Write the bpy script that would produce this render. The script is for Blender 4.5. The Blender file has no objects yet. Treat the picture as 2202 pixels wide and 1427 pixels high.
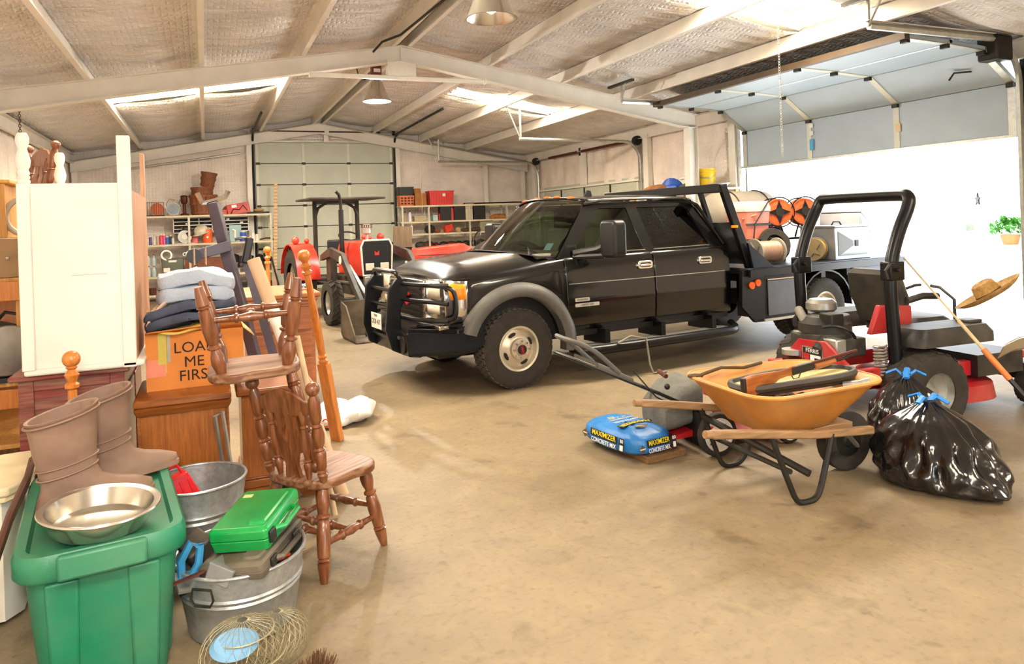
import bpy, bmesh, math, random
from mathutils import Matrix, Vector
from math import pi, sin, cos, radians as R, sqrt, hypot
random.seed(7)
SC = bpy.context.scene
COL = SC.collection

# ------------------------------------------------------------------ camera
cam = bpy.data.cameras.new('camera')
cam.sensor_width = 36.0
cam.lens = 36.0 * 1550 / 2202
cam.shift_y = -241.5 / 2202
cam.clip_end = 300
camo = bpy.data.objects.new('camera', cam); COL.objects.link(camo)
camo.location = (0, 0, 1.67)
camo.rotation_euler = (Matrix.Rotation(R(-23.1), 3, 'Z') @ Matrix.Rotation(R(90), 3, 'X') @ Matrix.Rotation(math.atan(-.035), 3, 'Z')).to_euler()
SC.camera = camo

# ------------------------------------------------------------------ sky, sun, exposure
SC.view_settings.view_transform = 'Standard'
SC.view_settings.look = 'None'
SC.view_settings.gamma = 1
SC.view_settings.use_curve_mapping = False
SC.view_settings.exposure = 0.92
cy = SC.cycles
cy.max_bounces = 6; cy.diffuse_bounces = 3; cy.glossy_bounces = 2; cy.transmission_bounces = 3; cy.transparent_max_bounces = 8
cy.use_light_tree = False; cy.use_adaptive_sampling = True; cy.adaptive_threshold = .04
cy.caustics_reflective = False; cy.caustics_refractive = False
w = bpy.data.worlds.new('sky'); SC.world = w; w.use_nodes = True
bg = w.node_tree.nodes['Background']
bg.inputs[0].default_value = (.86, .93, 1, 1); bg.inputs[1].default_value = 4.2
def light(name, kind, loc, energy, color=(1, 1, 1), rot=(0, 0, 0), **k):
    l = bpy.data.lights.new(name, kind); l.energy = energy; l.color = color
    for a, b in k.items(): setattr(l, a, b)
    o = bpy.data.objects.new(name, l); COL.objects.link(o); o.location = loc; o.rotation_euler = rot
    return o
light('sun', 'SUN', (20, 5, 20), 10, (1, .97, .93), (R(20), R(28), 0), angle=R(.6))
# the photographer's flash just above the lens
light('camera_flash', 'POINT', (-.12, -.05, 1.98), 115, (1, .96, .92), shadow_soft_size=.09)

# ------------------------------------------------------------------ materials
def C(h):
    h = h.lstrip('#'); out = []
    for i in (0, 2, 4):
        c = int(h[i:i + 2], 16) / 255
        out.append(c / 12.92 if c <= .04045 else ((c + .055) / 1.055) ** 2.4)
    return tuple(out) + (1,)
MATS = {}
def mat(name, col, rough=.5, metal=0, var=.12, vs=6, bump=0, bs=60, coat=0, emis=0, trans=0, dust=0, alpha=1, spec=.5, stretch=(1, 1, 1), col2=None):
    if name in MATS: return MATS[name]
    m = bpy.data.materials.new(name); m.use_nodes = True; MATS[name] = m
    nt = m.node_tree; N = nt.nodes; L = nt.links; b = N['Principled BSDF']
    c = C(col) if isinstance(col, str) else tuple(col) + (1,)
    b.inputs['Roughness'].default_value = rough; b.inputs['Metallic'].default_value = metal
    b.inputs['Coat Weight'].default_value = coat; b.inputs['Coat Roughness'].default_value = .08
    b.inputs['Specular IOR Level'].default_value = spec
    b.inputs['Base Color'].default_value = c
    if trans: b.inputs['Transmission Weight'].default_value = trans
    if alpha < 1: b.inputs['Alpha'].default_value = alpha
    if emis:
        b.inputs['Emission Color'].default_value = c; b.inputs['Emission Strength'].default_value = emis
    if var or bump or dust or col2:
        tc = N.new('ShaderNodeTexCoord'); mp = N.new('ShaderNodeMapping'); L.new(tc.outputs['Object'], mp.inputs[0])
        mp.inputs['Scale'].default_value = stretch
    if var or col2:
        n = N.new('ShaderNodeTexNoise'); n.inputs['Scale'].default_value = vs; n.inputs['Detail'].default_value = 4; n.inputs['Roughness'].default_value = .62
        L.new(mp.outputs[0], n.inputs['Vector'])
        r = N.new('ShaderNodeValToRGB'); e = r.color_ramp.elements
        e[0].position = .3; e[1].position = .7
        e[0].color = C(col2) if col2 else tuple(max(0, q * (1 - var * 1.6)) for q in c[:3]) + (1,)
        e[1].color = c if col2 else tuple(min(1, q * (1 + var)) for q in c[:3]) + (1,)
        L.new(n.outputs['Fac'], r.inputs[0]); out = r.outputs[0]
        if dust:
            n2 = N.new('ShaderNodeTexNoise'); n2.inputs['Scale'].default_value = 3; n2.inputs['Detail'].default_value = 4
            L.new(mp.outputs[0], n2.inputs['Vector'])
            r2 = N.new('ShaderNodeMapRange'); r2.inputs[1].default_value = .4; r2.inputs[2].default_value = .75; r2.inputs[3].default_value = 0; r2.inputs[4].default_value = dust
            L.new(n2.outputs['Fac'], r2.inputs[0])
            mx = N.new('ShaderNodeMix'); mx.data_type = 'RGBA'; mx.inputs[7].default_value = C('#b8a98f')
            L.new(r2.outputs[0], mx.inputs[0]); L.new(out, mx.inputs[6]); out = mx.outputs[2]
        L.new(out, b.inputs['Base Color'])
    if bump:
        n3 = N.new('ShaderNodeTexNoise'); n3.inputs['Scale'].default_value = bs; n3.inputs['Detail'].default_value = 2
        L.new(mp.outputs[0], n3.inputs['Vector'])
        bp = N.new('ShaderNodeBump'); bp.inputs['Strength'].default_value = bump; bp.inputs['Distance'].default_value = .02
        L.new(n3.outputs['Fac'], bp.inputs['Height']); L.new(bp.outputs[0], b.inputs['Normal'])
    return m
def wood(name, c1, c2, axis='z', rough=.4, scale=1.0, coat=0, dust=0):
    s = {'x': (1.2, 16, 16), 'y': (16, 1.2, 16), 'z': (16, 16, 1.2)}[axis]
    return mat(name, c1, rough, 0, .2, 3 * scale, .08, 30, coat=coat, dust=dust, stretch=s, col2=c2)
def glass(name, tint, refl=1.0, rough=.02):
    if name in MATS: return MATS[name]
    m = bpy.data.materials.new(name); m.use_nodes = True; MATS[name] = m
    nt = m.node_tree; N = nt.nodes; L = nt.links
    N.remove(N['Principled BSDF']); o = N['Material Output']
    t = N.new('ShaderNodeBsdfTransparent'); t.inputs[0].default_value = C(tint)
    g = N.new('ShaderNodeBsdfGlossy'); g.inputs['Roughness'].default_value = rough
    f = N.new('ShaderNodeFresnel'); f.inputs[0].default_value = 1.5
    ml = N.new('ShaderNodeMath'); ml.operation = 'MULTIPLY'; ml.inputs[1].default_value = refl; L.new(f.outputs[0], ml.inputs[0])
    mx = N.new('ShaderNodeMixShader'); L.new(ml.outputs[0], mx.inputs[0]); L.new(t.outputs[0], mx.inputs[1]); L.new(g.outputs[0], mx.inputs[2])
    L.new(mx.outputs[0], o.inputs[0])
    return m

# ------------------------------------------------------------------ mesh helpers
class MB:
    def __init__(s): s.v = []; s.f = []
    def add(s, vs, fs):
        k = len(s.v); s.v += [tuple(p) for p in vs]; s.f += [tuple(i + k for i in q) for q in fs]; return s
    def box(s, x0, x1, y0, y1, z0, z1):
        return s.add([(x0, y0, z0), (x1, y0, z0), (x1, y1, z0), (x0, y1, z0), (x0, y0, z1), (x1, y0, z1), (x1, y1, z1), (x0, y1, z1)],
                     [(3, 2, 1, 0), (4, 5, 6, 7), (0, 1, 5, 4), (1, 2, 6, 5), (2, 3, 7, 6), (3, 0, 4, 7)])
    def cb(s, c, d, rot=None):
        k = len(s.v); s.box(-d[0] / 2, d[0] / 2, -d[1] / 2, d[1] / 2, -d[2] / 2, d[2] / 2)
        m = Matrix.Translation(c)
        if rot: m = m @ Matrix.Rotation(R(rot[2]), 4, 'Z') @ Matrix.Rotation(R(rot[1]), 4, 'Y') @ Matrix.Rotation(R(rot[0]), 4, 'X')
        return s.xf(m, k)
    def xf(s, m, k=0):
        for i in range(k, len(s.v)): s.v[i] = tuple(m @ Vector(s.v[i]))
        return s
    def prism(s, pts, axis, a0, a1):
        n = len(pts)
        def mk(p, a): return {'x': (a, p[0], p[1]), 'y': (p[0], a, p[1]), 'z': (p[0], p[1], a)}[axis]
        return s.add([mk(p, a0) for p in pts] + [mk(p, a1) for p in pts],
                     [tuple(range(n - 1, -1, -1)), tuple(range(n, 2 * n))] + [(i, (i + 1) % n, n + (i + 1) % n, n + i) for i in range(n)])
    def loft(s, rings, closed=True, cap=True):
        n = len(rings[0]); k = [p for r in rings for p in r]; f = []
        for i in range(len(rings) - 1):
            for j in range(n if closed else n - 1):
                a, b = i * n + j, i * n + (j + 1) % n
                f.append((a, b, b + n, a + n))
        if cap and closed:
            f.append(tuple(range(n - 1, -1, -1))); f.append(tuple((len(rings) - 1) * n + j for j in range(n)))
        return s.add(k, f)
    def tube(s, path, r, n=8, cap=True, closed=False, flat=1.0):
        P = [Vector(p) for p in path]; m = len(P); rings = []
        rr = r if isinstance(r, (list, tuple)) else [r] * m
        prev = None
        for i in range(m):
            if closed: t = P[(i + 1) % m] - P[i - 1]
            else: t = P[min(i + 1, m - 1)] - P[max(i - 1, 0)]
            if t.length < 1e-9: t = Vector((0, 0, 1))
            t.normalize()
            if prev is None:
                u = Vector((0, 0, 1)) if abs(t.z) < .9 else Vector((1, 0, 0))
            else: u = prev
            a = t.cross(u)
            if a.length < 1e-6: a = t.cross(Vector((1, 0, 0)))
            a.normalize(); b = a.cross(t).normalized(); prev = b
            rings.append([P[i] + rr[i] * (cos(2 * pi * j / n) * a + flat * sin(2 * pi * j / n) * b) for j in range(n)])
        if closed: rings.append(rings[0])
        return s.loft(rings, True, cap and not closed)
    def lathe(s, prof, n=16, mtx=None, cap=True):
        k = len(s.v)
        s.loft([[(max(r, 1e-4) * cos(2 * pi * j / n), max(r, 1e-4) * sin(2 * pi * j / n), z) for j in range(n)] for r, z in prof], True, cap)
        if mtx is not None: s.xf(mtx, k)
        return s
    def cyl(s, c0, c1, r, n=12, r1=None):
        return s.tube([c0, c1], [r, r if r1 is None else r1], n)
    def ball(s, c, r, n=12, sc=(1, 1, 1)):
        k = len(s.v); m = n // 2
        s.lathe([(r * sin(pi * i / m), -r * cos(pi * i / m)) for i in range(m + 1)], n)
        return s.xf(Matrix.Translation(c) @ Matrix.Diagonal((sc[0], sc[1], sc[2], 1)), k)
    def grid(s, fn, nu, nv, skip=None):
        vs = [fn(i / nu, j / nv) for j in range(nv + 1) for i in range(nu + 1)]
        f = [(j * (nu + 1) + i, j * (nu + 1) + i + 1, (j + 1) * (nu + 1) + i + 1, (j + 1) * (nu + 1) + i)
             for j in range(nv) for i in range(nu) if not (skip and skip((i + .5) / nu, (j + .5) / nv))]
        return s.add(vs, f)
    def mesh(s, name, smooth=True, ang=38):
        me = bpy.data.meshes.new(name); me.from_pydata(s.v, [], s.f); me.update()
        bm = bmesh.new(); bm.from_mesh(me)
        bmesh.ops.remove_doubles(bm, verts=bm.verts, dist=1e-5)
        bmesh.ops.recalc_face_normals(bm, faces=bm.faces); bm.to_mesh(me); bm.free()
        if smooth:
            me.shade_smooth(); me.set_sharp_from_angle(angle=R(ang))
        return me
def obj(name, mb, material, parent=None, loc=None, rot=None, bevel=0, smooth=True, solid=0, ang=38, label=None, seg=2):
    me = mb if isinstance(mb, bpy.types.Mesh) else mb.mesh(name, smooth, ang)
    o = bpy.data.objects.new(name, me); COL.objects.link(o)
    if material is not None and not me.materials: me.materials.append(material)
    if parent is not None: o.parent = parent
    if loc: o.location = loc
    if rot: o.rotation_euler = tuple(R(a) for a in rot)
    if solid:
        q = o.modifiers.new('thickness', 'SOLIDIFY'); q.thickness = solid; q.offset = 0
    if bevel:
        q = o.modifiers.new('bevel', 'BEVEL'); q.width = bevel; q.segments = seg; q.limit_method = 'ANGLE'; q.angle_limit = R(40); q.harden_normals = False
    if label: o['label'] = label
    return o
def tag(o, label, cat, group=None):
    o['label'] = label; o['category'] = cat
    if group: o['group'] = group
    return o
def struct(o, label=None):
    o['kind'] = 'structure'
    if label: o['label'] = label
    return o
def thing(name, label, cat, loc=(0, 0, 0), rz=0, group=None, rot=None):
    o = bpy.data.objects.new(name, None); COL.objects.link(o); o.location = loc
    o.rotation_euler = tuple(R(a) for a in rot) if rot else (0, 0, R(rz)); o.empty_display_size = .1
    return tag(o, label, cat, group)
def dup(o, loc=None, rz=None, label=None, parent=None, rot=None):
    r = o.copy(); COL.objects.link(r); r.parent = parent
    if loc is not None: r.location = loc
    if rz is not None: r.rotation_euler = (0, 0, R(rz))
    if rot is not None: r.rotation_euler = tuple(R(a) for a in rot)
    if label: r['label'] = label
    for c in list(o.children): dup(c, parent=r)
    return r
def text(name, body, size, material, parent, loc, rot, align='CENTER', ext=.0006, sx=1.0, bold=0.0, mtx=None, shear=0):
    cu = bpy.data.curves.new(name, 'FONT'); cu.body = body; cu.size = size; cu.align_x = align; cu.align_y = 'CENTER'; cu.extrude = ext; cu.offset = bold; cu.shear = shear
    cu.resolution_u = 3
    t = bpy.data.objects.new(name, cu); COL.objects.link(t)
    dg = bpy.context.evaluated_depsgraph_get(); me = bpy.data.meshes.new_from_object(t.evaluated_get(dg))
    bpy.data.objects.remove(t)
    if sx != 1:
        for v in me.vertices: v.co.x *= sx
    if mtx:
        for v in me.vertices: v.co = Vector(mtx(v.co))
    me.materials.clear()
    return obj(name, me, material, parent, loc, rot)
def rr(w, h, r, n=4, cx=0, cy=0):
    """rounded rectangle outline"""
    out = []
    for sx, sy, a0 in ((1, 1, 0), (-1, 1, 90), (-1, -1, 180), (1, -1, 270)):
        for i in range(n + 1):
            a = R(a0 + 90 * i / n); out.append((cx + sx * (w / 2 - r) + r * cos(a), cy + sy * (h / 2 - r) + r * sin(a)))
    return out
def sm(p, k=2):
    """round off the corners of an open path"""
    p = [Vector(q) for q in p]
    for _ in range(k):
        o = [p[0]]
        for a, b in zip(p[:-1], p[1:]): o += [a.lerp(b, .25), a.lerp(b, .75)]
        p = o + [p[-1]]
    return p
def lerp(a, b, t): return a + (b - a) * t
def axis_m(p, d):
    """matrix taking +Z to direction d at point p"""
    return Matrix.Translation(p) @ Vector(d).normalized().to_track_quat('Z', 'Y').to_matrix().to_4x4()
def arc(c, r, a0, a1, n, plane='xz', off=0):
    o = []
    for i in range(n + 1):
        a = R(lerp(a0, a1, i / n)); p = (c[0] + r * cos(a), c[1] + r * sin(a))
        o.append({'xz': (p[0], off, p[1]), 'yz': (off, p[0], p[1]), 'xy': (p[0], p[1], off)}[plane])
    return o
# ------------------------------------------------------------------ the building
def concrete():
    m = mat('concrete', '#897a62', .56, 0, .1, 1.1, .1, 45, spec=.35)
    N = m.node_tree.nodes; L = m.node_tree.links; b = N['Principled BSDF']
    prev = b.inputs['Base Color'].links[0].from_socket
    tc = N.new('ShaderNodeTexCoord')
    def layer(prev, scale, lo, hi, col, amt, detail=6, dist=0, stretch=None):
        n = N.new('ShaderNodeTexNoise'); n.inputs['Scale'].default_value = scale; n.inputs['Detail'].default_value = detail; n.inputs['Distortion'].default_value = dist
        L.new(tc.outputs['Object'], n.inputs['Vector'])
        r = N.new('ShaderNodeMapRange'); r.inputs[1].default_value = lo; r.inputs[2].default_value = hi; r.inputs[3].default_value = 0; r.inputs[4].default_value = amt
        L.new(n.outputs['Fac'], r.inputs[0])
        x = N.new('ShaderNodeMix'); x.data_type = 'RGBA'; x.inputs[7].default_value = C(col)
        L.new(r.outputs[0], x.inputs[0]); L.new(prev, x.inputs[6]); return x.outputs[2]
    o = layer(prev, .55, .5, .72, '#6c5c44', .45)
    o = layer(o, 2.3, .61, .68, '#4c3f2e', .4, 5, .3)
    o = layer(o, 5.5, .66, .72, '#5a4830', .45, 3)
    o = layer(o, 14, .69, .74, '#5f4a30', .5, 2)
    o = layer(o, 7, .45, .7, '#9c8a68', .4, 9, .8)
    o = layer(o, 26, .52, .7, '#5e4e38', .3, 6)
    # hairline cracks
    v = N.new('ShaderNodeTexVoronoi'); v.feature = 'DISTANCE_TO_EDGE'; v.inputs['Scale'].default_value = .3
    nz = N.new('ShaderNodeTexNoise'); nz.inputs['Scale'].default_value = 3; nz.inputs['Detail'].default_value = 6
    L.new(tc.outputs['Object'], nz.inputs['Vector'])
    mx = N.new('ShaderNodeMix'); mx.data_type = 'RGBA'; mx.inputs[0].default_value = .14
    L.new(tc.outputs['Object'], mx.inputs[6]); L.new(nz.outputs['Color'], mx.inputs[7]); L.new(mx.outputs[2], v.inputs['Vector'])
    r = N.new('ShaderNodeMapRange'); r.inputs[1].default_value = 0; r.inputs[2].default_value = .0035; r.inputs[3].default_value = .2; r.inputs[4].default_value = 0
    L.new(v.outputs['Distance'], r.inputs[0])
    x = N.new('ShaderNodeMix'); x.data_type = 'RGBA'; x.inputs[7].default_value = C('#6b5a40')
    L.new(r.outputs[0], x.inputs[0]); L.new(o, x.inputs[6]); L.new(x.outputs[2], b.inputs['Base Color'])
    return m
def insulation(name, col, scale, strength):
    """white faced fibreglass blanket held by hexagonal netting"""
    m = mat(name, col, .6, 0, .1, 1.6)
    N = m.node_tree.nodes; L = m.node_tree.links; b = N['Principled BSDF']
    tc = N.new('ShaderNodeTexCoord')
    v = N.new('ShaderNodeTexVoronoi'); v.feature = 'DISTANCE_TO_EDGE'; v.inputs['Scale'].default_value = scale; v.inputs['Randomness'].default_value = .12
    L.new(tc.outputs['Object'], v.inputs['Vector'])
    r = N.new('ShaderNodeMapRange'); r.inputs[1].default_value = 0; r.inputs[2].default_value = .35
    L.new(v.outputs['Distance'], r.inputs[0])
    n = N.new('ShaderNodeTexNoise'); n.inputs['Scale'].default_value = 9; n.inputs['Detail'].default_value = 5
    L.new(tc.outputs['Object'], n.inputs['Vector'])
    a = N.new('ShaderNodeMath'); a.operation = 'ADD'; L.new(r.outputs[0], a.inputs[0]); L.new(n.outputs['Fac'], a.inputs[1])
    bp = N.new('ShaderNodeBump'); bp.inputs['Strength'].default_value = strength; bp.inputs['Distance'].default_value = .03
    L.new(a.outputs[0], bp.inputs['Height']); L.new(bp.outputs[0], b.inputs['Normal'])
    return m
m_conc = concrete()
m_wall = insulation('wall_insulation', '#f2e6da', 13, .32)
m_roof = insulation('roof_insulation', '#e4e0dc', 15, .55)
m_steel = mat('white_painted_steel', '#ece6da', .4, 0, .05, 3)
m_galv = mat('galvanised', '#b9bab2', .38, .75, .12, 14)
m_dark = mat('dark_steel', '#2c2a26', .5, .4, .15, 10)
m_rust = mat('rusty_red', '#5b2a1c', .6, .3, .25, 18)
XL, XR, YB, YF, RX = -3.0, 9.15, 20.1, -6.0, 2.9
def zr(x): return 4.66 - .168 * abs(x - RX)
struct(obj('floor', MB().box(XL - .1, XR + .1, YF - .1, YB + .1, -.12, 0), m_conc, smooth=False), 'tan concrete shop floor with stains and hairline cracks')
m_out = mat('caliche_yard', '#e6e6e2', .9, 0, .06, .6)
struct(obj('ground', MB().box(XR + .1, 75, -40, 80, -.14, -.02), m_out, smooth=False), 'pale sunlit gravel yard outside the open door')
def wallgrid(a0, a1, z0, z1f, mk, step=.075, wav=.9, amp=.022):
    n = max(2, int((a1 - a0) / step)); nz = 14
    def fn(u, v):
        a = lerp(a0, a1, u); z = lerp(z0, z1f(a), v)
        d = amp * abs(sin(pi * a / wav)) + .012 * sin(z * 2.4 + a) + .008 * sin(a * 9 + z * 5)
        return mk(a, z, d)
    return MB().grid(fn, n, nz)
wl = struct(obj('wall_left', wallgrid(YF, YB, 0, lambda y: zr(XL) + .02, lambda a, z, d: (XL + d, a, z), wav=.45, amp=.05), m_wall), 'left wall of puckered white insulation')
# back wall around the overhead door
bw = MB()
for x0, x1, zb in ((XL, 1.2, 0), (1.2, 4.98, 3.9), (4.98, XR, 0)):
    w_ = wallgrid(x0, x1, zb, lambda x: zr(x) + .02, lambda a, z, d: (a, YB - d, z)); bw.add(w_.v, w_.f)
wb = struct(obj('wall_back', bw, m_wall), 'back wall of white netted insulation around the overhead door')
rw = MB()
for y0, y1, z0 in ((YF, 5.55, 0), (5.55, 10.5, 3.45), (10.5, 13.75, 0), (13.75, 19.05, 2.5), (19.05, YB, 0)):
    w_ = wallgrid(y0, y1, z0, lambda y: zr(XR) + .02, lambda a, z, d: (XR - d, a, z), wav=.52, amp=.035); rw.add(w_.v, w_.f)
wr = struct(obj('wall_right', rw, m_wall), 'right wall of white netted insulation between two overhead doors')
# outer metal skin that keeps the daylight out
skin = mat('metal_skin', '#b9b4a4', .5, .2, .05)
for nm, b_ in (('wall_left_skin', [(XL - .12, XL - .06, YF, YB, 0, 3.9)]), ('wall_back_skin', [(XL, 1.2, YB + .06, YB + .12, 0, 4.9), (1.2, 4.98, YB + .06, YB + .12, 3.9, 4.9), (4.98, XR, YB + .06, YB + .12, 0, 4.9)]),
               ('wall_right_skin', [(XR + .06, XR + .12, YF, 5.55, 0, 3.8), (XR + .06, XR + .12, 5.55, 10.5, 3.5, 3.8), (XR + .06, XR + .12, 10.5, 13.75, 0, 3.8), (XR + .06, XR + .12, 13.75, 19.05, 2.5, 3.8), (XR + .06, XR + .12, 19.05, YB, 0, 3.8)])):
    q = MB()
    for b in b_: q.box(*b)
    obj('metal_skin', q, skin, {'wall_left_skin': wl, 'wall_back_skin': wb, 'wall_right_skin': wr}[nm], smooth=False)
# front wall behind the photographer with an open bay added to let daylight in
fw = MB().box(XL, 1.6, YF - .1, YF, 0, 4.8).box(4.2, XR, YF - .1, YF, 0, 4.8).box(1.6, 4.2, YF - .1, YF, 2.6, 4.8)
struct(obj('wall_front', fw, m_wall, smooth=False), 'front wall behind the photographer, its open bay added for daylight')
# roof blanket
PX = [XL, -1.4, 0, 1.38, 2.75, 3.05, 4.4, 5.72, 7.1, XR]
SKY = [(4.72, 7.1, 13.4, 14.46), (-1.4, 1.3, 13.4, 14.46), (4.72, 7.1, 6.0, 7.06), (-1.4, 1.3, 6.0, 7.06), (4.72, 7.1, -1.4, -.34), (-1.4, 1.3, -1.4, -.34)]
rng = random.Random(3)
xs = []
for a, b in zip(PX[:-1], PX[1:]):
    k = max(2, int((b - a) / .16)); xs += [(lerp(a, b, i / k), (i / k)) for i in range(k)]
xs.append((XR, 0)); ny = 348
def roofz(x, t, y):
    s = .055 * sin(pi * t) * (1 + .35 * sin(y * 1.3 + x)) if .05 < t < .95 else 0
    return zr(x) - s + (.026 * sin(2 * pi * y / .3 + .5 * sin(x * 2)) + .01 * sin(2 * pi * y / .83 + x)) * (1 if t else .3)
rv = []; rf = []
ys = [lerp(YF, YB, j / ny) for j in range(ny + 1)]
for y in ys:
    for x, t in xs: rv.append((x, y, roofz(x, t, y)))
nx = len(xs)
for j in range(ny):
    ym = (ys[j] + ys[j + 1]) / 2
    for i in range(nx - 1):
        xm = (xs[i][0] + xs[i + 1][0]) / 2
        if any(a < xm < b and c < ym < d for a, b, c, d in SKY): continue
        rf.append((j * nx + i, j * nx + i + 1, (j + 1) * nx + i + 1, (j + 1) * nx + i))
ceil = struct(obj('ceiling', MB().add(rv, rf), m_roof, ang=80), 'pitched roof lined with quilted white insulation')
# unseen metal sheet added above against light leaks, open where the skylights are
sk = MB()
def slab(x0, x1, y0, y1):
    sk.add([(x0, y0, zr(x0) + .12), (x1, y0, zr(x1) + .12), (x1, y1, zr(x1) + .12), (x0, y1, zr(x0) + .12)], [(0, 1, 2, 3)])
for xa, xb in ((XL - .2, -1.4), (1.3, RX), (RX, 4.72), (7.1, XR + .2)): slab(xa, xb, YF - .2, YB + .2)
for xa, xb in ((-1.4, 1.3), (4.72, 7.1)):
    e = [YF - .2, -1.4, -.34, 6.0, 7.06, 13.4, 14.46, YB + .2]
    for i in range(0, 8, 2): slab(xa, xb, e[i], e[i + 1])
obj('roof_light_stop', sk, skin, ceil, smooth=False)
def skymat():
    m = mat('skylight_fibreglass', '#fff3c8', .6, 0, 0)
    N = m.node_tree.nodes; L = m.node_tree.links; b = N['Principled BSDF']
    tc = N.new('ShaderNodeTexCoord'); mp = N.new('ShaderNodeMapping'); mp.inputs['Scale'].default_value = (1.2, 9, 1)
    n = N.new('ShaderNodeTexNoise'); n.inputs['Scale'].default_value = 2.2; n.inputs['Detail'].default_value = 6
    L.new(tc.outputs['Object'], mp.inputs[0]); L.new(mp.outputs[0], n.inputs['Vector'])
    r = N.new('ShaderNodeValToRGB'); e = r.color_ramp.elements
    e[0].position = .4; e[0].color = C('#d8a41e'); e[1].position = .5; e[1].color = C('#fffaee')
    L.new(n.outputs['Fac'], r.inputs[0]); L.new(r.outputs[0], b.inputs['Base Color']); L.new(r.outputs[0], b.inputs['Emission Color'])
    b.inputs['Emission Strength'].default_value = SKYLIGHT
    return m
SKYLIGHT = 24.0
m_sky = skymat()
for i, (x0, x1, y0, y1) in enumerate(SKY):
    g = MB().grid(lambda u, v: (lerp(x0 - .05, x1 + .05, u), lerp(y0 - .03, y1 + .03, v), zr(lerp(x0, x1, u)) + .05 + .018 * (1 if int(v * 12 + .01) % 2 else -1)), 8, 12)
    struct(obj('window_%d' % (i + 1), g, m_sky), 'translucent yellowed skylight panel in the roof')
# purlins: cold rolled Z sections running the length of the shop
for i, x in enumerate([-1.4, 0, 1.38, 2.75, 3.05, 4.4, 5.72, 7.1]):
    s = 1 if x < RX else -1; zt = zr(x) - .015; q = MB()
    q.box(x - .0035, x + .0035, YF, YB - .02, zt - .2, zt)
    q.box(min(x, x + s * .065), max(x, x + s * .065), YF, YB - .02, zt - .206, zt - .2)
    q.box(min(x, x - s * .065), max(x, x - s * .065), YF, YB - .02, zt - .006, zt)
    q.box(x + s * .06, x + s * .066, YF, YB - .02, zt - .2, zt - .18)
    obj('purlin', q, m_steel, ceil, smooth=False)
for x, s in ((XL + .1, 1), (XR - .1, -1)):
    obj('eave_strut', MB().box(x - .006, x + .006, YF, YB - .02, 3.38, 3.62).box(min(x, x + s * .09), max(x, x + s * .09), YF, YB - .02, 3.374, 3.382).box(min(x, x + s * .09), max(x, x + s * .09), YF, YB - .02, 3.6, 3.608), m_steel, ceil, smooth=False)
def ibeam(y, pts, fl, name, parent):
    """tapered I section following pts = (x, ztop, zbottom)"""
    q = MB()
    for (xa, ta, ba), (xb, tb, bb) in zip(pts[:-1], pts[1:]):
        def sl(za0, za1, zb0, zb1, yy0, yy1):
            q.add([(xa, yy0, za0), (xb, yy0, zb0), (xb, yy1, zb0), (xa, yy1, za0), (xa, yy0, za1), (xb, yy0, zb1), (xb, yy1, zb1), (xa, yy1, za1)],
                  [(3, 2, 1, 0), (4, 5, 6, 7), (0, 1, 5, 4), (1, 2, 6, 5), (2, 3, 7, 6), (3, 0, 4, 7)])
        sl(ba, ta, bb, tb, y - .004, y + .004)
        sl(ta - .012, ta, tb - .012, tb, y - fl, y + fl)
        sl(ba, ba + .012, bb, bb + .012, y - fl, y + fl)
    return obj(name, q, m_steel, parent, smooth=False)
for yf in (11.0, 2.0 - 4.5):
    tp = lambda x: zr(x) - .225
    ibeam(yf, [(XL + .15, tp(XL + .15), tp(XL + .15) - .3), (-1.0, tp(-1), tp(-1) - .27), (RX, tp(RX), tp(RX) - .25)], .075, 'rafter', ceil)
    ibeam(yf, [(RX, tp(RX), tp(RX) - .25), (6.2, tp(6.2), tp(6.2) - .27), (8.2, tp(8.2), 3.26), (8.47, tp(8.47), 3.26)], .075, 'rafter', ceil)
    obj('ridge_splice_plate', MB().box(RX - .006, RX + .006, yf - .02, yf + .02, 4.18, 4.44), m_steel, ceil, smooth=False)
    obj('drop_post', MB().box(2.67, 3.12, yf - .07, yf + .07, 3.93, 4.2), m_steel, ceil, smooth=False)
    for xc in (8.36, XL + .3):
        q = MB().box(xc - .004, xc + .004, yf - .075, yf + .075, 0, 3.4) if 0 else MB()
        q.box(xc - .09, xc + .09, yf - .004, yf + .004, 0, 3.3).box(xc - .1, xc - .09, yf - .08, yf + .08, 0, 3.3).box(xc + .09, xc + .1, yf - .08, yf + .08, 0, 3.3)
        obj('column', q, m_steel, ceil, smooth=False)
# end frame against the back wall
ibeam(19.88, [(XL + .1, zr(XL) - .27, zr(XL) - .52), (RX, zr(RX) - .22, zr(RX) - .5)], .08, 'end_rafter', ceil)
ibeam(19.88, [(RX, zr(RX) - .22, zr(RX) - .5), (XR - .1, zr(XR) - .27, zr(XR) - .52)], .08, 'end_rafter', ceil)
obj('angle_brace', MB().tube([(XL + .2, 19.75, 3.42), (RX - .2, 19.75, 4.4)], .018, 6), m_galv, ceil)
obj('angle_brace', MB().tube([(RX + .2, 19.75, 4.4), (XR - .2, 19.75, 3.42)], .018, 6), m_galv, ceil)
for x in (XL + .18, 1.12, 3.1, 5.06, 7.7, XR - .25):
    z0 = 3.95 if x == 3.1 else 0
    obj('end_column', MB().box(x - .06, x + .06, 19.9, 20.0, z0, zr(x) - .3), m_steel, ceil, smooth=False)
for y, z0 in ((13.45, 0), (19.35, 0), (16.4, 2.5), (10.62, 0), (5.35, 0)):
    obj('jamb_column', MB().box(8.98, 9.1, y - .09, y + .09, z0, 3.45), m_steel, wr, smooth=False)
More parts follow.
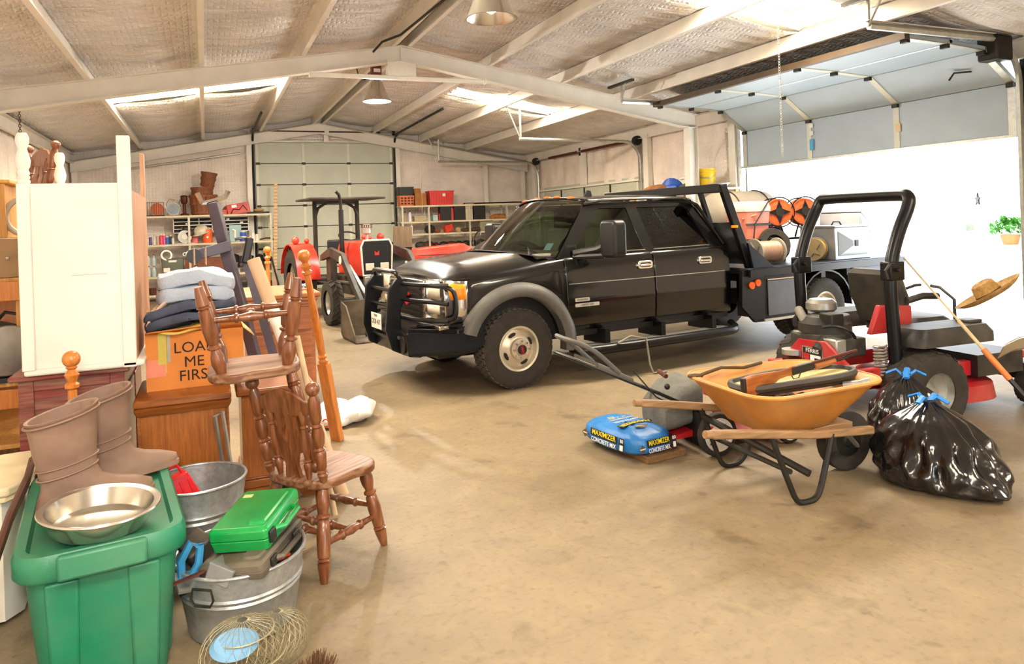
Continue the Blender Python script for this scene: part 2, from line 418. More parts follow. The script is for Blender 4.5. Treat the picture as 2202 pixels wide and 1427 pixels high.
# ------------------------------------------------------------------ overhead doors
m_panel = mat('door_panel', '#bfc3b2', .45, 0, .05, 2)
m_panel2 = mat('door_panel_sky_tint', '#a9b8c2', .4, 0, .04, 2)  # white panels with bluish sky light put into their colour
m_stile = mat('door_stile', '#d6d6c4', .45, 0, .05)
d2 = struct(thing('door_2', 'closed grey green sectional overhead door in the back wall', 'door', (1.28, 20.02, 0))); del d2['category']
for i in range(7):
    z0 = i * .562
    obj('door_section', MB().box(0, 3.65, -.02, .03, z0 + .004, z0 + .556), m_panel, d2, bevel=.006)
    for x in (.02, 1.2, 2.4, 3.59):
        obj('stile', MB().box(x - .02, x + .05, -.034, -.02, z0 + .01, z0 + .55), m_stile, d2, smooth=False)
    if i:
        for x in (.06, 1.22, 2.42, 3.6): obj('hinge', MB().box(x - .05, x + .05, -.05, -.034, z0 - .03, z0 + .03), m_dark, d2, smooth=False)
        obj('joint', MB().box(0, 3.65, -.0235, -.018, z0 - .012, z0 + .012), m_dark, d2, smooth=False)
obj('light_stop_sheet', MB().box(-.08, 3.72, .035, .06, 0, 3.97), m_panel, d2, smooth=False)  # sheet added behind the sections to stop daylight leaking through the joints
obj('head_bar', MB().box(-.02, 3.68, -.08, -.02, 3.94, 3.97), m_steel, d2, smooth=False)
for x, sg in ((-.06, -1), (3.7, 1)):
    pth = [(x, -.06, 0), (x, -.06, 3.75)] + [(x, -.06 - .4 * (1 - cos(R(a))), 3.75 + .4 * sin(R(a))) for a in (20, 40, 60, 75)] + [(x, -.5, 4.16), (x, -4.6 if sg > 0 else -3.4, 4.2)]
    obj('track', MB().tube(pth, .032, 6), m_dark, d2)
obj('torsion_tube', MB().cyl((-.05, -.12, 4.22), (3.7, -.12, 4.22), .014), m_galv, d2)
for a, b in ((.35, 1.78), (1.9, 3.3)): obj('torsion_spring', MB().cyl((a, -.12, 4.22), (b, -.12, 4.22), .032), m_rust, d2)
obj('spring_bracket', MB().cb((1.84, -.08, 4.22), (.05, .06, .2)), m_rust, d2)
for x in (-.03, 3.68): obj('cable_drum', MB().cyl((x - .03, -.12, 4.22), (x + .03, -.12, 4.22), .075), m_dark, d2)
for x0, x1 in ((.3, 1.75), (1.95, 3.3)): obj('header_angle', MB().box(x0, x1, -.06, -.02, 4.03, 4.06), m_steel, d2, smooth=False)
# far door in the right wall, closed
d3 = struct(thing('door_3', 'closed sectional overhead door far along the right wall', 'door', (9.08, 13.8, 0))); del d3['category']
for i in range(4):
    z0 = i * .61
    obj('door_section', MB().box(-.02, .03, 0, 5.2, z0 + .004, z0 + .604), m_panel, d3, bevel=.006)
    for y in (.1, 1.3, 2.6, 3.9, 5.05): obj('stile', MB().box(-.034, -.02, y - .03, y + .03, z0 + .01, z0 + .6), m_dark if y in (1.3, 2.6, 3.9) else m_stile, d3, smooth=False)
obj('light_stop_sheet', MB().box(.035, .06, -.1, 5.3, 0, 2.55), m_panel, d3, smooth=False)  # added light stop behind this closed door as well
obj('head_bar', MB().box(-.06, .02, -.05, 5.25, 2.445, 2.49), m_steel, d3, smooth=False)
for y, xe in ((-.08, -3.0), (5.28, -3.1)):
    pth = [(-.06, y, 0), (-.06, y, 2.9)] + [(-.06 - .42 * (1 - cos(R(a))), y, 2.9 + .42 * sin(R(a))) for a in (15, 30, 45, 60, 75, 90)] + [(xe, y, 3.34)]
    obj('track', MB().tube(pth, .035, 6), m_galv, d3)
    obj('track_hanger', MB().tube([(xe + .03, y, 3.33), (xe + .03, y, 3.95)], .022, 6), m_galv, d3)
    obj('track_hanger', MB().tube([(xe + .03, y, 3.33), (xe - .25, y, 3.98)], .014, 6), m_galv, d3)
    obj('cable_drum', MB().cyl((-.12, y - .03, 3.34), (-.12, y + .05, 3.34), .11), m_dark, d3)
    obj('wall_plate', MB().box(-.1, -.02, y - .02, y + .02, 2.4, 3.4), m_galv, d3, smooth=False)
obj('torsion_tube', MB().cyl((-.12, 0, 3.36), (-.12, 5.2, 3.36), .014), m_galv, d3)
for a, b in ((.3, 2.5), (2.75, 4.4)): obj('torsion_spring', MB().cyl((-.12, a, 3.36), (-.12, b, 3.36), .035), m_rust, d3)
obj('spring_bracket', MB().cb((-.08, 2.62, 3.36), (.1, .05, .2)), m_dark, d3)
# big raised door in the right wall
d1 = struct(thing('door_1', 'white sectional overhead door raised above the bright opening', 'door', (9.08, 5.6, 0))); del d1['category']
prof = [(0, 2.49), (0, 3.12), (-.52, 3.48), (-1.15, 3.52), (-1.8, 3.54)]
for i, (a, b) in enumerate(zip(prof[:-1], prof[1:])):
    dx, dz = b[0] - a[0], b[1] - a[1]; ln = hypot(dx, dz); g = .004; nx_, nz_ = -dz / ln * .045, dx / ln * .045
    p0 = (a[0] + dx * g, a[1] + dz * g); p1 = (b[0] - dx * g, b[1] - dz * g)
    nx_, nz_ = -nx_, -nz_
    obj('door_section', MB().prism([p0, p1, (p1[0] + nx_, p1[1] + nz_), (p0[0] + nx_, p0[1] + nz_)], 'y', .02, 4.84), m_panel2, d1, bevel=.005)
    for y in (.06, 1.65, 3.25, 4.76):
        q = MB(); k = .014
        q.prism([(p0[0] - nx_ * .3, p0[1] - nz_ * .3), (p1[0] - nx_ * .3, p1[1] - nz_ * .3), p1, p0], 'y', y - .045, y + .045)
        obj('stile', q, m_galv if y in (.06, 4.76) else m_stile, d1, smooth=False)
    if i < 3: obj('seam_light_stop', MB().tube([(b[0] + .03, .02, b[1] + .022), (b[0] + .03, 4.84, b[1] + .022)], .028, 8), m_galv, d1)  # strip added over the seam to block daylight leaking between sections
    for y in (.06, 1.65, 3.25, 4.76):
        obj('hinge', MB().cb((b[0] - .02, y, b[1] - .03), (.05, .09, .05)), m_dark, d1)
for y0, mm in ((3.2, 'blue'), (1.62, 'tan')):
    for k, (z0, z1, cc) in enumerate([(2.98, 3.05, '#e8e8e4'), (2.86, 2.93, '#dfe3e4'), (2.62, 2.8, '#4aa3d8')] if mm == 'blue' else [(2.72, 2.84, '#e0c898')]):
        obj('warning_label', MB().box(-.022, -.016, y0 - .04, y0 + .04, z0, z1), mat('label_' + cc[1:], cc, .5, 0, .05), d1, smooth=False)
obj('bottom_seal', MB().box(-.03, .05, 0, 4.86, 2.455, 2.49), m_galv, d1, smooth=False)
for y, sg in ((-.05, -1), (4.9, 1)):
    pth = [(-.03, y, 0), (-.03, y, 3.1)] + [(-.03 - .5 * (1 - cos(R(a))), y, 3.1 + .5 * sin(R(a))) for a in (15, 30, 45, 60, 75, 90)] + [(-2.5, y, 3.6)]
    obj('track', MB().tube(pth, .04, 6), m_galv, d1)
    obj('track_flange', MB().box(-2.55, -.5, y - .05, y + .02, 3.645, 3.652), m_steel, d1, smooth=False)
    obj('track_hanger', MB().tube([(-2.5, y, 3.6), (-2.5, y, 3.9)], .02, 6), m_galv, d1)
    obj('track_hanger', MB().tube([(-2.5, y, 3.6), (-2.6, y - .3, 3.9)], .014, 6), m_galv, d1)
    obj('hanger_angle', MB().box(-2.62, -2.56, y - .5, y + .25, 3.86, 3.9), m_dark, d1, smooth=False)
    obj('jamb', MB().box(-.02, .1, y - .12 if sg < 0 else y, y if sg < 0 else y + .1, 0, 3.45), m_galv if sg > 0 else m_dark, d1, smooth=False)
obj('stiffener_bar', MB().box(-1.9, -1.82, .0, 4.86, 3.52, 3.6), mat('brown_bar', '#4b3a26', .6), d1, smooth=False)
obj('operator_housing', MB().cb((-.35, .02, 3.5), (.3, .25, .3)), m_dark, d1, bevel=.03)
obj('door_latch', MB().tube([(-.3, .35, 3.3), (-.33, .55, 3.32), (-.33, .62, 3.24)], .012, 6), m_dark, d1)
# ------------------------------------------------------------------ what hangs from the roof
m_white = mat('white_enamel', '#f4efe4', .35, 0, .03)
m_alu = mat('spun_aluminium', '#d8d4c8', .25, .85, .05)
m_blk = mat('black_plastic', '#18181a', .45, 0, .1, 10)
t = thing('strip_light_fixture', 'long white fluorescent strip fixture slung below the roof beam', 'light', (2.85, 10.78, 3.86))
obj('channel', MB().box(-1.35, 1.35, -.04, .04, 0, .06), m_white, t, bevel=.01)
obj('end_cap', MB().box(-1.38, -1.35, -.045, .045, -.005, .065), m_white, t); obj('end_cap', MB().box(1.35, 1.38, -.045, .045, -.005, .065), m_white, t)
def highbay(loc, lab, rs, watts):
    t = thing('high_bay_lamp', lab, 'lamp', loc, group='high bay lamps')
    obj('reflector', MB().lathe([(.055, .34), (.1, .3), (.17, .12), (.22, 0), (.235, -.02), (.225, -.02), (.21, 0), (.16, .12), (.09, .28)], 28, cap=False), m_alu, t)
    obj('bulb', MB().lathe([(.0, .02), (.05, .05), (.06, .12), (.03, .2), (.02, .3)], 14), mat('lamp_bulb', '#fffdf4', .2, 0, 0, emis=2.5), t)
    obj('socket', MB().cyl((0, 0, .33), (0, 0, .42), .045), m_white, t)
    obj('ballast', MB().box(-.08, .08, -.07, .07, .42, .58), mat('ballast_red', '#6a2a22', .5), t, bevel=.01)
    obj('ballast_label', MB().box(-.055, .055, -.074, -.07, .46, .52), m_white, t)
    obj('hook', MB().tube([(0, 0, .58), (0, 0, rs)], .01, 6), m_dark, t)
    for x in (-.075, .075): obj('bracket', MB().box(x - .004, x + .004, -.02, .02, .3, .5), m_galv, t)
    obj('cord', MB().tube([(-.06, 0, .45), (-.2, 0, .34), (-.3, 0, .42), (-.36, 0, .7), (-.3, 0, rs - .05)], .011, 6), m_blk, t)
    if watts: light('high_bay_fill', 'POINT', (loc[0], loc[1], loc[2] - .04), watts, (1, .95, .86), shadow_soft_size=.08)  # fill light added at the lamp to brighten the back of the shop
    return t
highbay((2.72, 11.95, 3.74), 'bell shaped aluminium lamp hanging beyond the roof beam', .72, 260)
highbay((2.42, 5.98, 3.49), 'bell shaped aluminium lamp at the top edge above the truck', .85, 0)
def chain(name, lab, p0, n, step, r, m):
    q = MB()
    for i in range(n):
        z = p0[2] - i * step; a = (i % 2) * pi / 2
        q.tube([(p0[0] + r * cos(th) * cos(a), p0[1] + r * cos(th) * sin(a), z + step * .62 * sin(th)) for th in [2 * pi * k / 6 for k in range(6)]], r * .3, 4, closed=True)
    return tag(obj(name, q, m), lab, 'chain')
chain('pull_chain', 'long light chain hanging in front of the raised door', (5.9, 6.15, 4.1), 62, .03, .013, m_galv)
chain('hoist_chain', 'rusty chain hanging at the left wall behind the white desk', (-2.3, 11.8, 3.55), 40, .035, .016, m_rust)
tag(obj('conduit', MB().tube([(-1.85, 19.86, 0), (-1.85, 19.86, 3.1), (-1.82, 19.82, 3.18), (-1.7, 19.78, 3.22), (.9, 19.76, 3.62)], .028, 8), m_galv), 'grey electrical conduit bent along the back wall beam', 'conduit')
tag(obj('electrical_cable', MB().tube([(2.45, 10.9, 4.3), (2.5, 10.5, 4.36), (2.7, 10.2, 4.4), (2.82, 8, 4.4), (2.84, 3, 4.42)], .018, 6), m_dark), 'dark cable running along the ridge above the roof beam', 'cable')
tag(obj('wall_cable', MB().tube([(8.42, 11.0, 3.24), (8.44, 11.1, 3.1), (8.5, 11.35, 2.8), (8.52, 11.4, 2.2), (8.5, 11.4, 1.2)], .012, 6), m_dark), 'thin dark cable hanging down beside the right wall column', 'cable')
tag(obj('hanging_cord', MB().cyl((4.93, 17.2, 4.2), (4.95, 17.2, 1.9), .006, 5), mat('cord_tan', '#a08d70', .8)), 'thin pale cord hanging from the roof before the back right shelves', 'cord')
# ------------------------------------------------------------------ the black crew cab flatbed truck
m_paint = mat('black_paint', '#070707', .25, 0, 0, coat=.75, spec=.4)
m_flare = mat('fender_plastic', '#5a5854', .55, 0, .12, 8)
m_tire = mat('tire_rubber', '#332e28', .8, 0, .2, 14, .15, 40)
m_tread = mat('tire_dusty_tread', '#5c5952', .9, 0, .15, 16, .4, 60)
m_chrome = mat('chrome', '#d9d6d0', .12, .95, .03)
m_guard = mat('black_powder_coat', '#0d0e12', .32, .1, .1, 12, spec=.4)
m_rim = mat('steel_wheel', '#d2c8b4', .35, .45, .08, 9)
m_amber = mat('amber_lens', '#ff9d1c', .2, 0, .05)
m_orange = mat('orange_lens', '#ff6a22', .25, 0, .05)
m_lens = mat('head_lamp_lens', '#f4ead4', .15, 0, .08, 20, coat=.5)
m_gl = glass('truck_glass', '#b9c9b4', 1.6); m_gld = glass('privacy_glass', '#2a2c2a', 1.8)
m_int = mat('cab_interior', '#6f6a60', .8, 0, .1)
def diamond():
    m = mat('diamond_plate', '#1c222c', .35, .5, .1, 10)
    N = m.node_tree.nodes; L = m.node_tree.links; b = N['Principled BSDF']
    tc = N.new('ShaderNodeTexCoord'); v = N.new('ShaderNodeTexChecker'); v.inputs['Scale'].default_value = 42
    mp = N.new('ShaderNodeMapping'); mp.inputs['Rotation'].default_value = (R(45), R(45), R(45)); L.new(tc.outputs['Object'], mp.inputs[0]); L.new(mp.outputs[0], v.inputs['Vector'])
    bp = N.new('ShaderNodeBump'); bp.inputs['Strength'].default_value = .8; bp.inputs['Distance'].default_value = .01
    L.new(v.outputs['Fac'], bp.inputs['Height']); L.new(bp.outputs[0], b.inputs['Normal'])
    return m
m_dia = diamond()
def wheel(parent, s, y, side, r=.395, wdt=.24, rimr=.215, name='wheel'):
    """side -1: outer face looks to -y"""
    w_ = obj(name, MB().lathe([(rimr, -.5 * wdt), (r * .78, -.56 * wdt), (r * .93, -.54 * wdt), (r * .985, -.46 * wdt), (r * .985, .46 * wdt), (r * .93, .54 * wdt), (r * .78, .56 * wdt), (rimr, .5 * wdt)], 44, cap=False), m_tire, parent, (s, y, r), (90 * -side * -1 if 0 else 90, 0, 0))
    n = 40; q = MB()
    for i in range(n):
        for k, zz in enumerate((-.36, -.12, .12, .36)):
            a = 2 * pi * (i + (.5 if k % 2 else 0)) / n; h = .9 * pi / n
            z0, z1 = (zz - .1) * wdt, (zz + .1) * wdt; r0, r1 = r * .97, r * 1.0
            q.add([(r0 * cos(a - h * .8), r0 * sin(a - h * .8), z0), (r0 * cos(a + h * .8), r0 * sin(a + h * .8), z0), (r0 * cos(a + h * .8), r0 * sin(a + h * .8), z1), (r0 * cos(a - h * .8), r0 * sin(a - h * .8), z1),
                   (r1 * cos(a - h * .7), r1 * sin(a - h * .7), z0), (r1 * cos(a + h * .7), r1 * sin(a + h * .7), z0), (r1 * cos(a + h * .7), r1 * sin(a + h * .7), z1), (r1 * cos(a - h * .7), r1 * sin(a - h * .7), z1)],
                  [(4, 5, 6, 7), (0, 1, 5, 4), (1, 2, 6, 5), (2, 3, 7, 6), (3, 0, 4, 7)])
    t_ = obj('tread', q, m_tread, w_, smooth=False); t_['kind'] = 'stuff'
    f = -side  # local z after 90deg x-rotation maps to -y
    zo = f * .5 * wdt
    obj('rim', MB().lathe([(rimr + .012, zo), (rimr + .005, zo + f * .006), (rimr - .012, zo), (rimr - .03, zo - f * .05), (rimr - .06, zo - f * .04), (.13, zo - f * .012), (.105, zo - f * .005), (.1, zo + f * .03), (.06, zo + f * .035), (.055, zo + f * .05), (.001, zo + f * .052)], 40, cap=False), m_rim, w_)
    for a in (25, 115, 205, 295):
        e = [(.15 * cos(R(a)) + .03 * cos(R(t)) * -sin(R(a)) * 1.4 + .018 * sin(R(t)) * cos(R(a)), .15 * sin(R(a)) + .03 * cos(R(t)) * cos(R(a)) * 1.4 + .018 * sin(R(t)) * sin(R(a))) for t in range(0, 360, 24)]
        obj('hand_hole', MB().prism(e, 'z', zo - f * .03, zo - f * .0175), m_dark, w_)
    for i in range(8):
        a = 2 * pi * i / 8; obj('lug_nut', MB().cyl((.082 * cos(a), .082 * sin(a), zo + f * .02), (.082 * cos(a), .082 * sin(a), zo + f * .06), .011, 6), m_chrome, w_)
    h_ = obj('hub_cap', MB().cyl((0, 0, zo + f * .05), (0, 0, zo + f * .066), .047, 20), m_blk, w_)
    text('hub_emblem', 'GMC', .04, mat('emblem_red', '#c8202a', .4), h_, (0, 0, zo + f * .068), (0, 0, 100) if f > 0 else (180, 0, 0), bold=.001)
    return w_
T = thing('flatbed_truck', 'black crew cab flatbed truck with a grille guard and mud flecked wheels', 'truck', (2.71, 7.51, 0), 6)
def zb(s):
    if abs(s) < .53: return .4 + sqrt(.53 ** 2 - s * s) * .98
    return .62 if s < 0 else .5
def zside(s):
    for (a, za), (b, zb_) in zip([(-.82, 1.05), (-.68, 1.11), (-.5, 1.14), (.6, 1.25), (3, 1.27)][:-1], [(-.68, 1.11), (-.5, 1.14), (.6, 1.25), (3, 1.27)]):
        if a <= s <= b: return lerp(za, zb_, (s - a) / (b - a))
    return 1.27
def ztop(s):
    if s > .42: return zside(s) + .005
    return zside(s) + lerp(.02, .09, min(1, (s + .82) / .35))
def hw(s): return 1.0 if s > -.45 else lerp(1.0, .93, ((-.45 - s) / .3) ** 1.8)
def ring(s):
    z0 = zb(s); zs = zside(s); w_ = hw(s); h = [(.86, z0), (.97, z0), (.985, z0 + .02), (1.0, lerp(z0, zs, .35)), (.998, lerp(z0, zs, .55)), (.985, lerp(z0, zs, .8)), (.965, zs - .02), (.93, zs + .01), (.8, lerp(zs, ztop(s), .55)), (.62, ztop(s) + .012), (.3, ztop(s) + .02), (0, ztop(s) + .025)]
    L_ = [(s, -a * w_, z) for a, z in h]; return L_ + [(s, a * w_, z) for a, z in h[-2::-1]]
st = [-.74, -.72, -.69, -.65, -.6, -.56, -.53] + [-.525 + .0525 * i for i in range(21)] + [.53, .56, .62, .8, 1.2, 1.7, 2.2, 2.8, 2.88]
bd = MB().loft([ring(s) for s in st], closed=False, cap=False)
for s in (-.74, 2.88):
    r_ = ring(s); k = len(r_); bd.add(r_, [tuple(range(k))])
body = obj('body', bd, m_paint, T, ang=50)
obj('inner_arch', MB().box(-.62, .62, -.86, .86, .42, 1.0), m_blk, T, smooth=False)
obj('frame_rail', MB().box(-.8, 5.7, -.42, -.34, .5, .68).box(-.8, 5.7, .34, .42, .5, .68).box(-.7, .5, -.6, .6, .32, .42), m_dark, T, smooth=False)
# doors
def doorpanel(name, s0, s1):
    q = MB(); ss = [s0 + (s1 - s0) * i / 6 for i in range(7)]
    def col(s, o):
        z0, zs = .55, zside(s)
        return [(s, -(a + o), z) for a, z in ((.985, z0), (1.0, z0 + .1), (1.002, lerp(.5, zs, .35)), (1.012, lerp(.5, zs, .4)), (1.0, lerp(.5, zs, .47)), (.999, lerp(.5, zs, .62)), (.986, lerp(.5, zs, .82)), (.966, zs - .02), (.945, zs + .005))]
    rings = []
    for s in ss: rings.append(col(s, .012) + col(s, -.02)[::-1])
    return obj(name, q.loft(rings), m_paint, T, bevel=.006, ang=50)
fd = doorpanel('front_door', .575, 1.725); rd = doorpanel('rear_door', 1.745, 2.8)
def handle(door, s):
    z = 1.13; y = -.998
    h = obj('handle_surround', MB().prism(rr(.2, .085, .03, 4, s, z), 'y', y - .022, y + .01), m_chrome, door, bevel=.005)
    obj('handle_cup', MB().prism(rr(.15, .05, .02, 4, s, z), 'y', y - .0235, y - .02), m_blk, h)
    obj('handle_bar', MB().prism(rr(.16, .022, .008, 3, s, z - .004), 'y', y - .038, y - .024), m_chrome, h, bevel=.003)
handle(fd, 1.6); handle(rd, 2.48)
for k, (w_, z, tx) in enumerate([(.18, .82, 'DURAMAX'), (.3, .765, 'SIERRA 3500')]):
    bq = obj('badge', MB().prism(rr(w_, .036, .008, 2, .66 + w_ / 2, z), 'y', -1.028, -1.008), mat('badge_silver', '#b8b4ac', .5, .1, 0), fd)
    text('badge_lettering', tx, .028, m_dark, bq, (.66 + w_ / 2, -1.029, z), (90, 0, 0), ext=.0004)
obj('side_moulding', MB().box(.6, 2.78, -1.018, -1.008, .985, .992), m_galv, fd, smooth=False)
# fender flare
def flare(c, r0, r1, yo, nm, a0=-14, a1=194):
    rg = []
    for i in range(25):
        a = R(lerp(a0, a1, i / 24)); ca, sa = cos(a), sin(a)
        def p(rad, y): return (c + rad * ca * (1.02 if rad > .6 else 1), y, .4 + rad * sa * .98)
        rg.append([p(r0, -.93), p(r0, yo), p(r0 + .035, yo - .02), p(lerp(r0, r1, .6), yo - .012), p(r1, -1.0), p(r1, -.95)])
    return obj(nm, MB().loft(rg), m_flare, T, ang=60)
flare(0, .52, .665, -1.045, 'fender_flare', -8, 160)
# greenhouse
def gy(z): return .94 - .21 * (z - 1.26) / .56
def sidepoly(q, poly, o=0.0, th=.035, sides=(-1, 1)):
    for sg in sides:
        a = [(s, sg * (gy(z) + o), z) for s, z in poly]; b = [(s, sg * (gy(z) + o - th), z) for s, z in poly]; n = len(poly)
        q.add(a + b, [tuple(range(n)), tuple(range(2 * n - 1, n - 1, -1))] + [(i, (i + 1) % n, n + (i + 1) % n, n + i) for i in range(n)])
POLYS = ([(.50, 1.25), (.72, 1.30), (1.12, 1.735), (1.2, 1.76), (1.02, 1.83)], [(1.02, 1.83), (1.2, 1.76), (1.56, 1.76), (1.6, 1.83)],
             [(1.6, 1.83), (1.56, 1.76), (1.66, 1.30), (1.80, 1.30), (1.71, 1.76), (1.7, 1.83)], [(1.7, 1.83), (1.71, 1.76), (2.38, 1.76), (2.52, 1.83)],
             [(2.52, 1.83), (2.38, 1.76), (2.46, 1.72), (2.62, 1.31), (2.88, 1.25)], [(.5, 1.25), (2.88, 1.25), (2.62, 1.31), (1.8, 1.3), (1.66, 1.3), (.72, 1.3)])
for sg in (-1, 1):
    cf = MB()
    for poly in POLYS: sidepoly(cf, poly, sides=(sg,))
    obj('cab_frame', cf, m_paint, T, bevel=.008)
    q = MB(); sidepoly(q, [(.72, 1.30), (1.66, 1.30), (1.56, 1.76), (1.2, 1.76), (1.12, 1.735)], -.012, .006, (sg,)); obj('door_glass', q, m_gl, T, smooth=False)
    q = MB(); sidepoly(q, [(1.80, 1.30), (2.62, 1.31), (2.46, 1.72), (2.38, 1.76), (1.71, 1.76)], -.012, .006, (sg,)); obj('rear_door_glass', q, m_gld, T, smooth=False)
    for a, b in (((.72, 1.30), (1.66, 1.30)), ((1.8, 1.3), (2.62, 1.31))):
        obj('belt_trim', MB().tube([(a[0], sg * (gy(1.29) + .012), a[1] - .012), (b[0], sg * (gy(1.29) + .012), b[1] - .012)], .008, 6), m_chrome, T)
    obj('roof_rail', MB().tube([(1.0, sg * .755, 1.815), (1.2, sg * .765, 1.845), (1.8, sg * .77, 1.86), (2.4, sg * .765, 1.85), (2.6, sg * .78, 1.77), (2.86, sg * .93, 1.3)], .018, 6), m_paint, T)
def ws(u, v):
    y = (u * 2 - 1); k = 1 - y * y
    b = Vector((.52 - .3 * k, y * .9, 1.275 + .045 * k)); t_ = Vector((1.03 - .13 * k, y * .72, 1.825 + .05 * k)); p = b.lerp(t_, v); p.z += .03 * sin(pi * v); return p
obj('windshield', MB().grid(ws, 16, 8), m_gl, T)
def roofp(u, v):
    y = v * 2 - 1; k = 1 - y * y; s0 = 1.03 - .13 * k; s1 = 2.54 + .06 * k; s = lerp(s0, s1, u)
    return (s, y * .735, 1.825 + .055 * k ** .7 + .035 * sin(pi * min(1, u * .9 + .05)) ** .6)
obj('roof', MB().grid(roofp, 16, 14), m_paint, T, solid=.02)
bwq = MB().add([(2.88, -.94, 1.25), (2.88, .94, 1.25), (2.55, .73, 1.85), (2.55, -.73, 1.85)], [(0, 1, 2, 3)])
obj('cab_back', bwq, m_paint, T, solid=.02); obj('back_glass', MB().add([(2.86, -.7, 1.33), (2.86, .7, 1.33), (2.66, .62, 1.72), (2.66, -.62, 1.72)], [(0, 1, 2, 3)]), m_gld, T, solid=.01)
obj('dashboard', MB().prism([(.3, 1.1), (.32, 1.3), (.75, 1.32), (.85, 1.24), (.85, 1.0)], 'y', -.85, .85), m_int, T, bevel=.03)
for y in (-.42, .42):
    for s in (1.35, 2.3):
        se = obj('seat', MB().prism([(s - .4, .9), (s - .4, 1.05), (s, 1.02), (s + .06, 1.55), (s + .2, 1.53), (s + .2, .9)], 'y', y - .26, y + .26), m_int, T, bevel=.04)
        obj('headrest', MB().cb((s + .14, y, 1.66), (.1, .28, .18)), m_int, se, bevel=.03)
obj('steering_wheel', MB().tube([(.98 + .05 * sin(2 * pi * i / 18), -.42 + .19 * cos(2 * pi * i / 18), 1.28 + .18 * sin(2 * pi * i / 18)) for i in range(18)], .014, 6, closed=True), m_blk, T)
obj('cab_floor', MB().box(.3, 2.85, -.9, .9, .9, .93), m_int, T, smooth=False)
obj('inspection_sticker', MB().add([(.60, -.66, 1.33), (.585, -.55, 1.33), (.65, -.53, 1.4), (.665, -.64, 1.4)], [(0, 1, 2, 3)]), mat('sticker_blue', '#8fb4dc', .5), T)
for y0 in (-.75, -.1): obj('wiper', MB().tube([(.3 if y0 < -.5 else .22, y0, 1.3), (.42, y0 + .25, 1.37), (.46, y0 + .5, 1.385)], .008, 5), m_blk, T)
obj('cowl', MB().grid(lambda u, v: (lerp(.16, .56, v) - .0 + .12 * (2 * u - 1) ** 2, (2 * u - 1) * .9, 1.335 - .05 * (2 * u - 1) ** 2 - .02 * v), 12, 3), m_blk, T)
for y in (-.5, -.22, 0, .22, .5): obj('cab_marker_light', MB().ball((1.0, y, 1.905 - .08 * y * y), .03, 10, (1.8, 1.2, .7)), m_orange, T)
obj('antenna_fin', MB().prism([(1.3, 1.9), (1.42, 1.9), (1.4, 1.97), (1.36, 1.98)], 'y', -.32, -.29), m_blk, T)
# mirror
mr = obj('tow_mirror', MB().prism(rr(.13, .37, .05, 4, 0, 0), 'x', -.09, .09).xf(Matrix.Translation((.95, -1.3, 1.44))), m_flare, T, bevel=.03, seg=3)
obj('mirror_glass', MB().prism(rr(.19, .32, .04, 4, -1.3, 1.44), 'x', 1.041, 1.046), m_chrome, mr)
mr.data = MB().prism(rr(.26, .38, .06, 4, -1.3, 1.44), 'x', .88, 1.04).mesh('tow_mirror')
mr.data.materials.append(m_blk)
obj('mirror_arm', MB().tube([(.72, -.93, 1.29), (.9, -1.1, 1.33), (.95, -1.22, 1.38)], .04, 8).tube([(.72, -.93, 1.26), (.92, -1.2, 1.27)], .03, 8), m_blk, mr)
m2 = obj('tow_mirror', MB().prism(rr(.26, .38, .06, 4, 1.3, 1.44), 'x', .88, 1.04), m_blk, T, bevel=.03, seg=3)
obj('mirror_arm', MB().tube([(.72, .93, 1.29), (.9, 1.1, 1.33), (.95, 1.22, 1.38)], .04, 8), m_blk, m2)
# front face
obj('grille_surround', MB().prism(rr(1.02, .42, .05, 3, 0, .87), 'x', -.9, -.8).box(-.93, -.8, -.93, .93, .63, .67), m_chrome, T, bevel=.01)
gr = obj('grille', MB().prism(rr(.92, .34, .04, 3, 0, .87), 'x', -.905, -.895), m_blk, T)
for z in (.75, .81, .87, .93, .99): obj('grille_bar', MB().cb((-.915, 0, z), (.025, .88, .022)), m_dark, gr)
text('grille_emblem', 'GMC', .17, mat('emblem_red', '#c8202a', .4), gr, (-.94, 0, .87), (90, 0, -90), bold=.004, ext=.01)
for sg in (-1, 1):
    bz = obj('lamp_bezel', MB().prism([(sg * .5, .7), (sg * .5, 1.1), (sg * .9, 1.09), (sg * .93, .71)], 'x', -.86, -.7), m_chrome, T, bevel=.01)
    obj('head_lamp', MB().grid(lambda u, v: (-.875 + .035 * u * u, sg * lerp(.53, .86, u), lerp(.91, 1.08, v)), 6, 2), m_lens, bz, solid=.02)
    obj('turn_signal', MB().grid(lambda u, v: (-.84 + .17 * u ** 1.8, sg * (.86 + .125 * sin(u * pi / 2)), lerp(.91, 1.08 - .03 * u, v)), 10, 3), m_amber, bz, solid=.02)
    obj('fog_lamp', MB().grid(lambda u, v: (-.875 + .03 * u * u, sg * lerp(.53, .82, u), lerp(.762, .85, v)), 6, 2), m_lens, bz, solid=.02)
    obj('side_signal', MB().grid(lambda u, v: (-.845 + .1 * u ** 1.8, sg * (.82 + .1 * sin(u * pi / 2)), lerp(.762, .85, v)), 8, 2), m_orange, bz, solid=.02)
    obj('wrap_trim', MB().grid(lambda u, v: (-.85 + .2 * u ** 1.8, sg * (.8 + .18 * sin(u * pi / 2)), lerp(.71, 1.1 - .02 * u, v)), 10, 3), m_chrome, bz, solid=.02)
